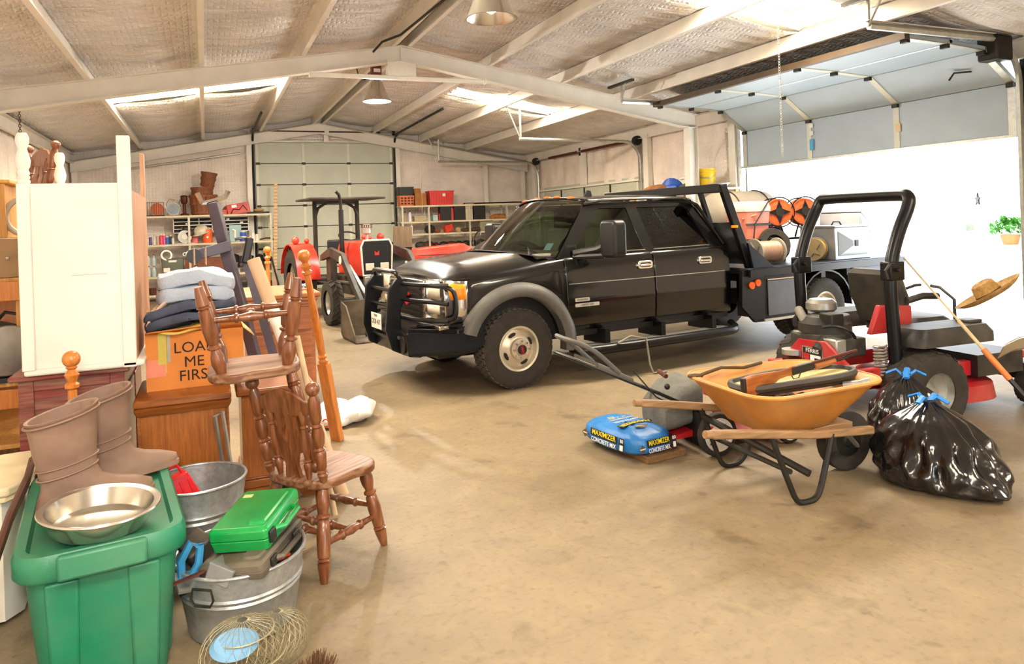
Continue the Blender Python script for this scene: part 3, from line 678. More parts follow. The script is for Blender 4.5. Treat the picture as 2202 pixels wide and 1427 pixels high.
# ranch style bumper with grille guard
bp_ = obj('front_bumper', MB().prism([(-1.12, .36), (-1.14, .58), (-1.02, .66), (-.86, .66), (-.86, .4), (-1.0, .34)], 'y', -.62, .62), m_guard, T, bevel=.012)
for sg in (-1, 1):
    def wing(xs_, z0, z1, y0, y1):
        a = [(xs_[0], sg * y0, z0), (xs_[1], sg * y1, z0 + .04), (xs_[1], sg * y1, z1), (xs_[0], sg * y0, z1)]
        b = [(p[0] + .2, p[1], p[2]) for p in a]
        return MB().add(a + b, [(0, 1, 2, 3), (7, 6, 5, 4), (0, 4, 5, 1), (1, 5, 6, 2), (2, 6, 7, 3), (3, 7, 4, 0)])
    obj('bumper_wing', wing((-1.13, -.78), .36, .64, .62, 1.02), m_guard, bp_, bevel=.01)
    pl = wing((-1.14, -.79), .4, .6, .68, 1.03)
    obj('tread_plate', pl, m_dia, bp_)
    obj('end_plate', MB().prism([(-.8, .42), (-.8, .64), (-.56, .7), (-.5, .6), (-.5, .46)], 'y', sg * 1.0 - .015, sg * 1.0 + .015), m_dia, bp_)
    obj('step_plate', wing((-1.11, -.76), .645, .655, .64, 1.0), m_dia, bp_)
    obj('tow_recess', MB().prism([(sg * .5 + .06 * cos(R(a)), .46 + .085 * sin(R(a))) for a in range(0, 360, 24)], 'x', -1.142, -1.128), m_dark, bp_)
    gg = obj('guard_upright', MB().prism([(-1.06, .33), (-1.2, .4), (-1.26, .6), (-1.22, 1.0), (-1.14, 1.1), (-1.02, 1.1), (-1.02, .95), (-1.1, .8), (-1.1, .62), (-1.0, .45)], 'y', sg * .36 - .022, sg * .36 + .022), m_guard, bp_, bevel=.008)
    obj('guard_bolt', MB().cyl((-1.13, sg * .36 - .03, .52), (-1.13, sg * .36 + .03, .52), .022, 10), m_chrome, gg)
    for z, ex in ((1.055, .0), (.9, .03), (.72, 0)):
        obj('lamp_guard_tube', MB().tube(sm([(-1.08, sg * .36, z), (-1.06, sg * .62, z), (-.98, sg * .86, z), (-.86, sg * 1.0, z - (.02 if ex else 0))]), .022, 8), m_guard, bp_)
    obj('lamp_guard_loop', MB().tube(sm([(-.98, sg * .86, 1.055), (-.86, sg * 1.0, 1.04), (-.8, sg * 1.03, .99), (-.79, sg * 1.035, .8), (-.82, sg * 1.02, .73), (-.98, sg * .86, .72)]), .022, 8), m_guard, bp_)
obj('guard_top_tube', MB().tube(sm([(-1.08, -.36, 1.07), (-1.12, -.36, 1.15), (-1.14, -.28, 1.175), (-1.14, .28, 1.175), (-1.12, .36, 1.15), (-1.08, .36, 1.07)]), .022, 8), m_guard, bp_)
for z in (.98, .82, .5): obj('guard_cross_bar', MB().cyl((-1.15, -.36, z), (-1.15, .36, z), .02, 8), m_guard, bp_)
pln = obj('number_plate', MB().box(-1.235, -1.228, -.155, .155, .58, .74), mat('plate_white', '#e9e6dc', .5), bp_, bevel=.004)
text('plate_lettering', 'TEXAS', .035, m_dark, pln, (-1.237, 0, .715), (90, 0, -90)); text('plate_number', 'CK8 417', .075, m_dark, pln, (-1.237, 0, .65), (90, 0, -90))
# running board
rbd = obj('running_board', MB().tube(sm([(.62, -.98, .33), (.68, -1.13, .31), (.85, -1.17, .31), (2.6, -1.17, .31), (2.82, -1.13, .32), (2.88, -.98, .36)]), .05, 10), m_guard, T)
obj('step_deck', MB().box(.78, 2.72, -1.17, -.96, .325, .352), m_flare, rbd, bevel=.008)
for s in (1.0, 1.75, 2.5): obj('step_bracket', MB().box(s - .03, s + .03, -1.1, -.7, .34, .5), m_guard, rbd)
obj('rocker', MB().box(.56, 2.86, -.96, .96, .44, .52), m_blk, T)
wheel(T, 0, -.87, -1); wheel(T, 0, .87, 1)
# flatbed
m_deck = mat('bed_steel', '#3a3f48', .4, .5, .2, 7)
fb = obj('flatbed_deck', MB().box(3.02, 5.95, -1.16, 1.16, .93, 1.0), m_deck, T, bevel=.01)
obj('rub_rail', MB().box(3.0, 5.95, -1.2, -1.165, .9, .985), m_guard, fb, smooth=False); obj('rub_rail', MB().box(3.0, 5.95, 1.165, 1.2, .9, .985), m_guard, fb, smooth=False)
for s in (3.4, 3.9, 4.4, 4.9, 5.4): obj('cross_member', MB().box(s - .04, s + .04, -1.1, 1.1, .8, .93), m_dark, fb, smooth=False)
hr = MB()
for sg in (-1, 1):
    y = sg * 1.08
    hr.add([(p[0], y + o, p[1]) for o in (-.03, .03) for p in ((2.66, 1.99), (2.76, 1.99), (3.2, 1.0), (3.06, 1.0))], [(3, 2, 1, 0), (4, 5, 6, 7), (0, 1, 5, 4), (1, 2, 6, 5), (2, 3, 7, 6), (3, 0, 4, 7)])
hr.box(2.64, 2.78, -1.1, 1.1, 1.9, 2.0)
rk = obj('headache_rack', hr, m_guard, T, bevel=.008)
for y in (-.72, -.24, .24, .72): obj('rack_bar', MB().add([(p[0], y + o, p[1]) for o in (-.025, .025) for p in ((2.69, 1.92), (2.74, 1.92), (3.1, 1.0), (3.04, 1.0))], [(3, 2, 1, 0), (4, 5, 6, 7), (0, 1, 5, 4), (1, 2, 6, 5), (2, 3, 7, 6), (3, 0, 4, 7)]), m_guard, rk)
obj('mesh_screen', MB().add([(2.87, -1.05, 1.55), (2.87, 1.05, 1.55), (3.06, 1.05, 1.05), (3.06, -1.05, 1.05)], [(0, 1, 2, 3)]), m_guard, rk, solid=.008)
obj('gusset', MB().prism([(3.1, 1.0), (3.44, 1.0), (3.02, 1.3)], 'y', -1.16, -1.13), m_dia, rk)
obj('rack_marker_lamp', MB().cb((2.86, -1.115, 1.5), (.09, .02, .03)), m_amber, rk)
obj('bed_skirt', MB().prism([(2.92, .98), (3.28, .98), (3.28, .36), (3.12, .36), (2.9, .56)], 'y', -1.15, -1.1), m_guard, T)
for s, z in ((3.06, .8), (3.16, .825)): obj('side_marker_lamp', MB().cyl((s, -1.17, z), (s, -1.15, z), .042, 16), m_orange, T)
tb = obj('under_bed_toolbox', MB().box(3.28, 3.95, -1.15, -.7, .38, .9), m_guard, T, bevel=.01)
obj('toolbox_door', MB().box(3.32, 3.92, -1.165, -1.15, .42, .84), mat('toolbox_door_paint', '#5c6068', .4, .4, .1), tb, bevel=.008)
obj('drip_edge', MB().box(3.3, 3.94, -1.18, -1.15, .845, .86), m_chrome, tb, smooth=False); obj('toolbox_sill', MB().box(3.24, 3.97, -1.175, -1.12, .36, .39), m_galv, tb, smooth=False)
for y in (-.98, -.68): wheel(T, 4.42, y, -1)
for y in (.68, .98): wheel(T, 4.42, y, 1)
rg = []
for i in range(13):
    a = R(lerp(0, 180, i / 12)); rg.append([(4.42 + .48 * cos(a), -1.13, .42 + .46 * sin(a)), (4.42 + .5 * cos(a), -1.13, .42 + .48 * sin(a)), (4.42 + .5 * cos(a), -.5, .42 + .48 * sin(a)), (4.42 + .48 * cos(a), -.5, .42 + .46 * sin(a))])
obj('rear_fender', MB().loft(rg), m_guard, T)
obj('rear_toolbox', MB().box(5.0, 5.8, -1.15, -.75, .55, .9), m_deck, T, bevel=.01)
obj('rear_axle', MB().cyl((4.42, -.9, .395), (4.42, .9, .395), .06).ball((4.42, 0, .395), .16), m_dark, T)
obj('front_axle', MB().cyl((0, -.8, .36), (0, .8, .36), .05), m_dark, T)
obj('tow_hose', MB().tube([(1.05, -1.2, .36), (1.2, -1.22, .42), (1.38, -1.25, .38), (1.42, -1.25, .1), (1.44, -1.28, .012), (1.6, -1.3, .012)], .011, 6), mat('grey_hose', '#8c8578', .7), T)
for o_ in T.children:
    if o_.name.split('.')[0] in ('grille_surround', 'grille', 'lamp_bezel', 'front_bumper'): o_.location.x += .11; o_.location.z += .02
# ------------------------------------------------------------------ furniture and tubs on the left
m_oak = wood('oak_veneer', '#b8702e', '#8f4f1c', 'z', .35, 1.4, coat=.3)
m_oakx = wood('oak_moulding', '#a9642c', '#7c431a', 'x', .32, 1.2, coat=.3)
m_chair = wood('walnut_stain', '#8a4f28', '#5e3016', 'z', .32, 1, coat=.4, dust=.08)
m_seat = wood('dusty_walnut', '#8a5632', '#64391e', 'x', .45, 1, dust=.4)
m_honey = wood('honey_pine', '#d98a3c', '#b9661f', 'z', .3, 1, coat=.4)
m_pine = wood('raw_pine', '#d9a55c', '#b98038', 'z', .55)
m_red = wood('red_mahogany', '#8c3330', '#5a1d1e', 'x', .35, .8, coat=.3, dust=.35)
m_wht = mat('white_painted_wood', '#f2ece2', .45, 0, .05, 2)
m_raw = wood('raw_side_board', '#c79a78', '#a87a5c', 'z', .6)
m_gr = mat('green_tote_plastic', '#0f7a58', .45, 0, .1, 5, .05, 120, dust=.12)
m_zinc = mat('galvanised_tub', '#a8acac', .4, .55, .16, 26, .06, 60)
m_boot = mat('brown_rubber_boot', '#8a6c5c', .55, 0, .14, 6, .06, 30, dust=.35)
m_stain = mat('stainless', '#cfc8ba', .22, .9, .05, 8)
TB = thing('storage_tote', 'large green plastic storage tote with lid in the near left corner', 'tote', (-.435, 3.48, 0), 7)
def rrect(w_, d, r, z, n=5): return [(x, y, z) for x, y in rr(w_, d, r, n)]
obj('bin', MB().loft([rrect(.38, .86, .06, .005), rrect(.42, .92, .07, .25), rrect(.425, .925, .07, .26), rrect(.45, .97, .08, .47)]), m_gr, TB)
for x in (-.12, .12): obj('rib', MB().loft([[(x - .04, -.41, .02), (x + .04, -.41, .02), (x + .05, -.462, .44), (x - .05, -.462, .44)], [(x - .04, -.445, .02), (x + .04, -.445, .02), (x + .05, -.492, .44), (x - .05, -.492, .44)]]), m_gr, TB, bevel=.01)
for y in (-.28, .05, .34): obj('rib', MB().loft([[(.18, y - .05, .02), (.18, y + .05, .02), (.215, y + .06, .44), (.215, y - .06, .44)], [(.205, y - .05, .02), (.205, y + .05, .02), (.236, y + .06, .44), (.236, y - .06, .44)]]), m_gr, TB, bevel=.01)
lid = obj('lid', MB().loft([rrect(.5, 1.02, .09, .455), rrect(.52, 1.04, .1, .47), rrect(.52, 1.04, .1, .525), rrect(.5, 1.02, .095, .545), rrect(.44, .96, .07, .545), rrect(.42, .94, .065, .525)]), m_gr, TB, ang=45)
for y in (-.53, .53): obj('lid_handle', MB().prism([(y - .02, .46), (y + .02, .46), (y + .015, .545), (y - .015, .545)], 'x', -.13, .13), m_gr, lid, bevel=.01)
for o_ in TB.children: o_.scale = (1.08, 1.02, 1.03)
def boot(lab, loc, rz):
    t = thing('rubber_boot', lab, 'boot', loc, rz, 'rubber boots on the tote'); t.scale = (1.26, 1.25, .95)
    def rg(z, a, b, w_, sq=1.0):
        o = []
        for i in range(22):
            th = 2 * pi * i / 22; c_ = cos(th); x = (b if c_ > 0 else a) * abs(c_) ** sq * (1 if c_ > 0 else -1); o.append((x, w_ * sin(th), z))
        return o
    prof = [(.0, .085, .245, .052), (.03, .088, .25, .055), (.055, .085, .245, .054), (.08, .078, .2, .052), (.1, .074, .14, .054), (.125, .075, .1, .056), (.17, .08, .085, .06), (.25, .09, .09, .07), (.34, .098, .096, .078), (.40, .1, .1, .082), (.405, .105, .104, .086), (.415, .105, .104, .086)]
    inn = [(.412, .094, .094, .076), (.3, .085, .085, .066), (.2, .075, .075, .055)]
    obj('boot_shell', MB().loft([[(x - .03 * (z - .1 if z > .1 else 0), y, z + (.03 * (x / .1) if z > .39 else 0)) for x, y, _ in rg(z, a, b, w_)] for z, a, b, w_ in prof + inn]), m_boot, t, ang=60)
    obj('sole', MB().prism([(x, y) for x, y, _ in rg(0, .09, .255, .058)], 'z', 0, .022), m_boot, t)
    obj('top_band', MB().tube([(x - .0095, y, .395 + .03 * x / .1) for x, y, _ in rg(0, .104, .104, .086)], .006, 6, closed=True), m_boot, t)
    for z, k in ((.16, 1.0), (.2, 1.03)): obj('crease', MB().tube([(x - .002, y, z + .25 * x) for x, y, _ in rg(0, .082 * k, .088 * k, .062 * k)], .004, 5, closed=True), m_boot, t)
    return t
boot('brown rubber boot nearest the steel pan on the green tote', (-.545, 3.42, .563), 14)
boot('brown rubber boot standing farther back on the green tote', (-.45, 3.72, .563), 20)
pan = thing('roasting_pan', 'round stainless steel pan lying on the green tote', 'pan', (-.4, 3.13, .568), 20, rot=(4, 2, 20))
obj('bowl', MB().lathe([(.0, .002), (.15, 0), (.165, .012), (.185, .07), (.2, .075), (.205, .08), (.2, .085), (.182, .08), (.16, .018), (.14, .008), (0, .008)], 40, cap=False), m_stain, pan)
obj('rim_bead', MB().tube([(.203 * cos(2 * pi * i / 40), .203 * sin(2 * pi * i / 40), .081) for i in range(40)], .005, 6, closed=True), m_stain, pan)
def tub(lab, loc, rt, rb, h, sx=1.0):
    t = thing('galvanised_tub', lab, 'tub', loc, 0, 'galvanised wash tubs')
    p = [(rb - .02, 0), (rb, .01), (lerp(rb, rt, .55), h * .55), (lerp(rb, rt, .55) + .008, h * .58), (lerp(rb, rt, .6), h * .61), (lerp(rb, rt, .66) + .008, h * .66), (lerp(rb, rt, .7), h * .69), (rt, h), (rt - .006, h), (lerp(rb, rt, .5) - .008, h * .5), (rb - .01, .015), (0, .015)]
    b = MB().lathe(p, 44, cap=False); b.xf(Matrix.Diagonal((sx, 1, 1, 1)))
    obj('tub_wall', b, m_zinc, t)
    obj('rolled_rim', MB().tube([(rt * sx * cos(2 * pi * i / 44), rt * sin(2 * pi * i / 44), h) for i in range(44)], .008, 8, closed=True), m_zinc, t)
    for a in (235, 55):
        c_ = Vector((rt * .97 * sx * cos(R(a)), rt * .97 * sin(R(a)), h * .82)); n = Vector((cos(R(a)), sin(R(a)), 0)); u = Vector((-sin(R(a)), cos(R(a)), 0))
        obj('drop_handle', MB().tube([c_ + n * .018 + u * x + Vector((0, 0, z)) for x, z in ((-.04, .02), (.04, .02), (.05, -.02), (.035, -.045), (-.035, -.045), (-.05, -.02))], .005, 6, closed=True), m_dark, t)
    return t
tub('wide galvanised wash tub heaped with tool cases', (.1, 3.33, 0), .285, .235, .3, .92)
tub('taller galvanised tub behind, holding a red crate', (-.075, 4.09, 0), .24, .19, .39, .98)
# tub contents
m_gcase = mat('green_case_plastic', '#149a48', .25, 0, .12, 9, coat=.3, spec=.6)
m_bcase = mat('black_case_plastic', '#35302a', .55, 0, .15, 12, dust=.4)
def case(name, lab, loc, rot, w_, d, h, m, latch, m2):
    t = thing(name, lab, 'tool case', loc, rot=rot)
    obj('case_base', MB().loft([rrect(w_ * .95, d * .95, .02, 0), rrect(w_, d, .02, h * .48)]), m, t, bevel=.004)
    l_ = obj('case_lid', MB().loft([rrect(w_, d, .02, h * .5), rrect(w_, d, .02, h * .86), rrect(w_ * .93, d * .93, .02, h)]), m, t, bevel=.004)
    obj('lid_panel', MB().loft([rrect(w_ * .3, d * .8, .02, h), rrect(w_ * .26, d * .76, .02, h + .008)]).xf(Matrix.Translation((w_ * .25, 0, 0))), m, l_)
    obj('carry_handle', MB().tube([(w_ / 2 - .005, -d * .25, h * .5), (w_ / 2 + .03, -d * .2, h * .5), (w_ / 2 + .03, d * .2, h * .5), (w_ / 2 - .005, d * .25, h * .5)], .012, 8), m, t)
    for y in latch: obj('latch', MB().cb((w_ / 2 + .006, y, h * .5), (.016, .05, h * .5)), m2, t, bevel=.006)
    return t
cg = case('green_tool_case', 'translucent green plastic tool case on top of the wash tub', (.17, 3.3, .375), (6, -4, -28), .25, .36, .1, m_gcase, (-.14,), m_blk)
obj('price_tag', MB().box(-.1, -.06, .1, .125, .1, .102), mat('tag_yellow', '#e8e3a0', .6), cg)
case('black_tool_case', 'dusty black plastic tool case under the green case', (.15, 3.24, .29), (5, -6, -32), .28, .38, .07, m_bcase, (-.1, .1), m_dark)
tag(obj('charger_block', MB().prism(rr(.11, .1, .015), 'z', 0, .12), m_bcase, loc=(-.05, 3.33, .29), rot=(20, -30, 25), bevel=.008), 'black charger block tilted at the left rim of the tub', 'charger')
tag(obj('blue_grip_clamp', MB().tube([(0, 0, 0), (.02, 0, .06), (.01, 0, .13), (-.03, 0, .14), (-.05, 0, .07), (-.03, 0, 0)], .017, 8, closed=True), mat('blue_grip', '#3a90c4', .35), loc=(-.1, 3.2, .27), rot=(0, 15, 10)), 'light blue looped plastic grip at the left edge of the tub', 'grip')
tag(obj('grey_plastic_box', MB().loft([rrect(.1, .13, .01, 0), rrect(.11, .14, .01, .07)]), mat('smoke_plastic', '#7d7f7f', .35), loc=(.02, 3.13, .27), rot=(-12, 20, -30), bevel=.004), 'small grey plastic box leaning at the front of the tub', 'box')
tag(obj('steel_sheet', MB().box(-.09, .09, -.05, .05, 0, .012), m_galv, loc=(-.07, 3.2, .255), rot=(25, 10, 20)), 'flat grey metal piece slanting inside the front of the tub', 'metal')
tag(obj('flat_bar', MB().box(-.13, .13, -.011, .011, 0, .006), m_rust, loc=(-.08, 3.12, .312), rot=(0, -8, 12)), 'rusty flat bar lying across the front rim of the tub', 'bar')
for i, (p, rz, c_) in enumerate([((.21, 3.13, .31), 40, '#e2532c'), ((.3, 3.25, .32), 62, '#c6212b'), ((.02, 3.42, .34), 15, '#e2532c'), ((.31, 3.33, .33), 75, '#d4242c')]):
    t = thing('screwdriver', ['orange handled screwdriver at the front right of the tub', 'red handled screwdriver at the right rim of the tub', 'orange handled screwdriver left of the green case', 'crimson handled screwdriver beneath the right of the green case'][i], 'screwdriver', p, rot=(0, 12, rz), group='screwdrivers in the tub')
    obj('grip', MB().lathe([(.006, 0), (.014, .01), (.015, .06), (.011, .09), (.008, .1)], 8, axis_m((0, 0, 0), (1, 0, 0))), mat('grip_' + c_[1:], c_, .35), t)
    obj('shaft', MB().cyl((.1, 0, 0), (.2, 0, 0), .004, 6), m_chrome, t)
rc = thing('red_crate', 'bright red ribbed plastic box in the taller tub', 'crate', (-.11, 4.03, .25), rot=(-6, -18, 15))
obj('box_shell', MB().loft([rrect(.16, .12, .015, 0), rrect(.1, .1, .012, .2)]), mat('red_plastic', '#e3202c', .35, 0, .06, 6), rc, bevel=.006)
for x in (-.04, 0, .04): obj('rib', MB().box(x - .006, x + .006, -.064, -.05, 0, .17), MATS['red_plastic'], rc)
obj('loop_handle', MB().tube([(-.03, 0, .2), (-.03, 0, .24), (.02, 0, .25), (.03, 0, .2)], .008, 6), MATS['red_plastic'], rc)
# oak cabinet with the moving box
OC = thing('oak_cabinet', 'low oak cabinet carrying the cardboard moving box', 'cabinet', (-.14, 4.72, 0))
obj('carcass', MB().box(-.22, .22, -.27, .3, 0, .66), m_oak, OC, bevel=.004)
obj('corner_post', MB().box(.215, .235, -.275, -.23, 0, .66), m_oakx, OC, bevel=.008); obj('corner_post', MB().box(-.235, -.215, -.275, -.23, 0, .66), m_oakx, OC, bevel=.008)
tp_ = obj('top_board', MB().loft([rrect(.47, .6, .01, .66), rrect(.49, .62, .01, .68), rrect(.5, .63, .01, .7), rrect(.47, .61, .01, .705), rrect(.5, .64, .01, .715), rrect(.5, .64, .01, .74), rrect(.48, .62, .01, .75)]).xf(Matrix.Translation((0, .015, 0))), m_oakx, OC)
m_card = mat('cardboard', '#d9863a', .75, 0, .08, 4, .03, 80)
BX = thing('moving_box', 'cardboard box lettered LOAD ME FIRST heaped with jeans and towels', 'box', (-.075, 4.86, .75), 1)
bq = MB().box(-.265, .265, -.2, -.195, 0, .33).box(-.265, .265, .195, .2, 0, .33).box(-.265, -.26, -.195, .195, 0, .33).box(.26, .265, -.195, .195, 0, .33).box(-.26, .26, -.195, .195, 0, .005).box(-.26, .26, -.195, .195, .26, .265)
obj('box_walls', bq, m_card, BX, smooth=False)
obj('front_flap', MB().add([(-.265, -.2, .33), (.265, -.2, .33), (.25, -.27, .38), (-.25, -.25, .345)], [(0, 1, 2, 3)]), m_card, BX, solid=.005)
obj('right_flap', MB().add([(.265, -.2, .33), (.265, .2, .33), (.33, .18, .26), (.33, -.18, .27)], [(0, 1, 2, 3)]), mat('cardboard_inner', '#e8b878', .8), BX, solid=.005)
m_ink = mat('marker_ink', '#2b1a10', .8, 0, 0)
for tx, x, z in (('LOAD', -.0, .235), ('ME', -.01, .15), ('FIRST', .01, .07)): text('lettering', tx, .088, m_ink, BX, (x, -.202, z), (90, 0, 0))
obj('yellow_tape', MB().box(-.2, -.155, -.203, -.2, .1, .33), mat('tape_yellow', '#c8b84a', .5), BX); obj('foil_tape', MB().box(-.152, -.135, -.203, -.2, .16, .33), mat('tape_foil', '#a8a89c', .4), BX); obj('pink_tape', MB().box(-.265, -.2, -.2035, -.2, .08, .18).box(-.2, -.16, -.2045, -.203, .08, .15), mat('tape_pink', '#e88a70', .6), BX)
def cloth(name, lab, cat, loc, w_, d, layers, m, rz=0, seed=0, th=.03, sag=.02, tilt=0):
    """a folded stack of fabric: each layer a rounded slab with wavy edges"""
    rg_ = random.Random(seed); t = thing(name, lab, cat, loc, rot=(tilt * .5, tilt, rz))
    for k in range(layers):
        z0 = k * th; a, b = w_ * rg_.uniform(.9, 1), d * rg_.uniform(.9, 1); ph = rg_.uniform(0, 6); ox = rg_.uniform(-.01, .01)
        def fn(u, v, z0=z0, a=a, b=b, ph=ph, ox=ox):
            th_ = 2 * pi * u; fr = sin(pi * v) ** .45; e = abs(cos(th_)) ** .35; f = abs(sin(th_)) ** .35
            x = a / 2 * (1 if cos(th_) > 0 else -1) * e; y = b / 2 * (1 if sin(th_) > 0 else -1) * f
            s = .92 + .08 * fr + .02 * sin(th_ * 3 + ph)
            return (ox + x * s * (1 if 0 < v < 1 else .0), y * s * (1 if 0 < v < 1 else .0), z0 + th * (v * .98) + sag * (1 - (x / (a / 2)) ** 2) * .6 + (.012 * sin(x * 14 + y * 9 + ph) + .007 * sin(y * 26 + 2 * ph) + .005 * sin(x * 31 - y * 12)) * (1 if .25 < v else .3))
        obj('fold', MB().grid(fn, 44, 14), m, t, ang=80)
    return t
m_jean = mat('denim', '#4a5266', .85, 0, .22, 9, .15, 60); m_towel = mat('blue_towel', '#b8c4d6', .9, 0, .08, 5, .3, 90); m_manila = mat('manila_folder', '#e8bf5a', .7, 0, .04)
cloth('folder_pile', 'yellow manila folders sticking out of the moving box', 'folder', (-.06, 4.8, 1.075), .5, .36, 1, m_manila, 6, 3, .02, .015)
cloth('folded_jeans', 'dark blue folded jeans on the moving box', 'jeans', (-.08, 4.82, 1.1), .54, .36, 2, m_jean, -5, 1, .06, .05, -7)
cloth('folded_towel', 'pale blue folded towels on top of the jeans', 'towel', (-.06, 4.88, 1.22), .44, .36, 2, m_towel, 4, 2, .09, .07, 3)
tag(obj('striped_cloth', MB().grid(lambda u, v: (-.33 + .16 * u + .02 * sin(v * 5), 4.7 + .3 * v, 1.12 + .19 * u ** .8 + .012 * sin(v * 9 + u * 4)), 10, 10), mat('cream_cloth', '#dcc4ae', .9, 0, .15, 4), solid=.012), 'cream striped cloth drooping left of the blue towels', 'cloth')
# nightstand behind the chairs
NS = thing('oak_nightstand', 'oak nightstand with bracket feet hidden behind the stacked chairs', 'nightstand', (.37, 4.9, 0))
obj('carcass', MB().box(-.2, .2, -.24, .24, .1, .66), m_oak, NS, bevel=.004)
obj('base_moulding', MB().box(-.215, .215, -.255, .25, .1, .15).box(-.21, .21, -.25, .25, .15, .165), m_oakx, NS, bevel=.006)
for sx in (-1, 1): obj('bracket_foot', MB().prism([(sx * .215, 0), (sx * .215, .1), (sx * .02, .1), (sx * .06, .075), (sx * .1, .06), (sx * .13, .02), (sx * .14, 0)], 'y', -.255, -.235), m_oakx, NS)
obj('back_panel', MB().box(-.2, .2, .2, .24, 0, .1), m_oakx, NS); obj('top_board', MB().box(-.23, .23, -.27, .26, .66, .7), m_oakx, NS, bevel=.012)
# dresser behind
DR = thing('pine_dresser', 'honey coloured dresser with stepped top behind the stacked chairs', 'dresser', (.6, 6.95, 0))
m_dr = wood('dresser_wood', '#c07a48', '#9a5a30', 'x', .4, .8)
obj('carcass', MB().box(-.28, .26, -.45, .5, .02, 1.0), m_dr, DR, bevel=.005); obj('plinth', MB().box(-.29, .27, -.46, .5, 0, .1), m_dr, DR)
for z0, z1, o in ((1.0, 1.03, .02), (1.03, 1.06, .035), (1.06, 1.1, .05)): obj('top_moulding', MB().box(-.28 - o, .26 + o, -.45 - o, .5 + o, z0, z1), m_dr, DR, bevel=.01)
for i in range(4):
    z0 = .12 + i * .22; dw = obj('drawer', MB().box(-.25, .23, -.47, -.45, z0, z0 + .2), m_dr, DR, bevel=.008)
    for x in (-.13, .11): obj('knob', MB().ball((x, -.485, z0 + .1), .016, 10), m_chrome, dw)
tag(obj('blue_rag', MB().grid(lambda u, v: (.78 + .09 * u, 6.75 + .1 * v, 1.115 + .02 * sin(u * 9) * sin(v * 7) + .02), 8, 8), mat('rag_blue', '#6a9ad8', .9), solid=.006), 'crumpled light blue rag on the pine dresser', 'rag')
def turned(mb, p0, p1, prof, n=14):
    p0, p1 = Vector(p0), Vector(p1); L_ = (p1 - p0).length
    return mb.lathe([(r, f * L_) for f, r in prof], n, axis_m(p0, p1 - p0))
def bedpost(lab, p0, p1, w_, sq=.5):
    t = thing('bed_post', lab, 'bed post', p0); d = Vector(p1) - Vector(p0); L_ = d.length; m_ = axis_m((0, 0, 0), d)
    obj('post_board', MB().box(-w_ / 2, w_ / 2, -w_ * .32, w_ * .32, 0, L_ * sq).xf(m_), m_honey, t, bevel=.006)
    r = w_ * .42
    obj('turned_shaft', MB().lathe([(r * .8, L_ * sq - .01), (r, L_ * sq + .02), (r * .7, L_ * sq + .035), (r, L_ * sq + .055), (r * .7, L_ * sq + .07), (r * .85, lerp(sq, 1, .3) * L_), (r * .62, L_ - .2), (r * .62, L_ - .19), (r, L_ - .18), (r, L_ - .165), (r * .6, L_ - .155), (r * 1.05, L_ - .12), (r * .5, L_ - .095), (r * .8, L_ - .085), (r * .55, L_ - .075)], 18, m_), m_honey, t)
    obj('ball_finial', MB().ball((0, 0, 0), r * 1.25, 18).xf(Matrix.Translation(d.normalized() * (L_ - .045))), m_honey, t)
    return t
bedpost('honey pine bed post with a ball top leaning beside the stacked chairs', (.9, 5.72, .0), (.66, 5.5, 1.5), .09, .42)
bedpost('honey pine bed post standing behind the pine dresser', (.57, 7.55, 0), (.56, 7.5, 1.5), .07, .35)
bedpost('honey pine bed post rising behind the rubber boots', (-.6, 3.98, 0), (-.6, 3.96, 1.13), .075, .3)
# two captain's chairs, one upside down on the other
LEG = [(0, 0.0170), (.06, 0.0217), (.15, 0.0279), (.2, 0.0310), (.205, 0.0217), (.225, 0.0326), (.245, 0.0217), (.26, 0.0295), (.48, 0.0341), (.62, 0.0279), (.64, 0.0202), (.66, 0.0326), (.68, 0.0326), (.7, 0.0202), (.78, 0.0310), (.85, 0.0341), (.93, 0.0264), (1, 0.0217)]
POST = [(0, 0.0168), (.05, 0.0224), (.08, 0.0266), (.1, 0.0182), (.115, 0.0280), (.13, 0.0182), (.15, 0.0238), (.3, 0.0280), (.33, 0.0196), (.35, 0.0294), (.37, 0.0196), (.4, 0.0266), (.5, 0.0308), (.58, 0.0224), (.6, 0.0294), (.62, 0.0196), (.66, 0.0280), (.85, 0.0280), (.9, 0.0196), (.92, 0.0168)]
SPN = [(0, 0.0112), (.12, 0.0182), (.2, 0.0224), (.24, 0.0140), (.26, 0.0210), (.28, 0.0126), (.5, 0.0224), (.7, 0.0140), (.72, 0.0196), (.74, 0.0126), (.88, 0.0210), (1, 0.0126)]
STR = [(0, 0.0108), (.2, 0.0149), (.3, 0.0175), (.32, 0.0243), (.34, 0.0243), (.36, 0.0162), (.5, 0.0243), (.64, 0.0162), (.66, 0.0243), (.68, 0.0243), (.7, 0.0175), (.8, 0.0149), (1, 0.0108)]
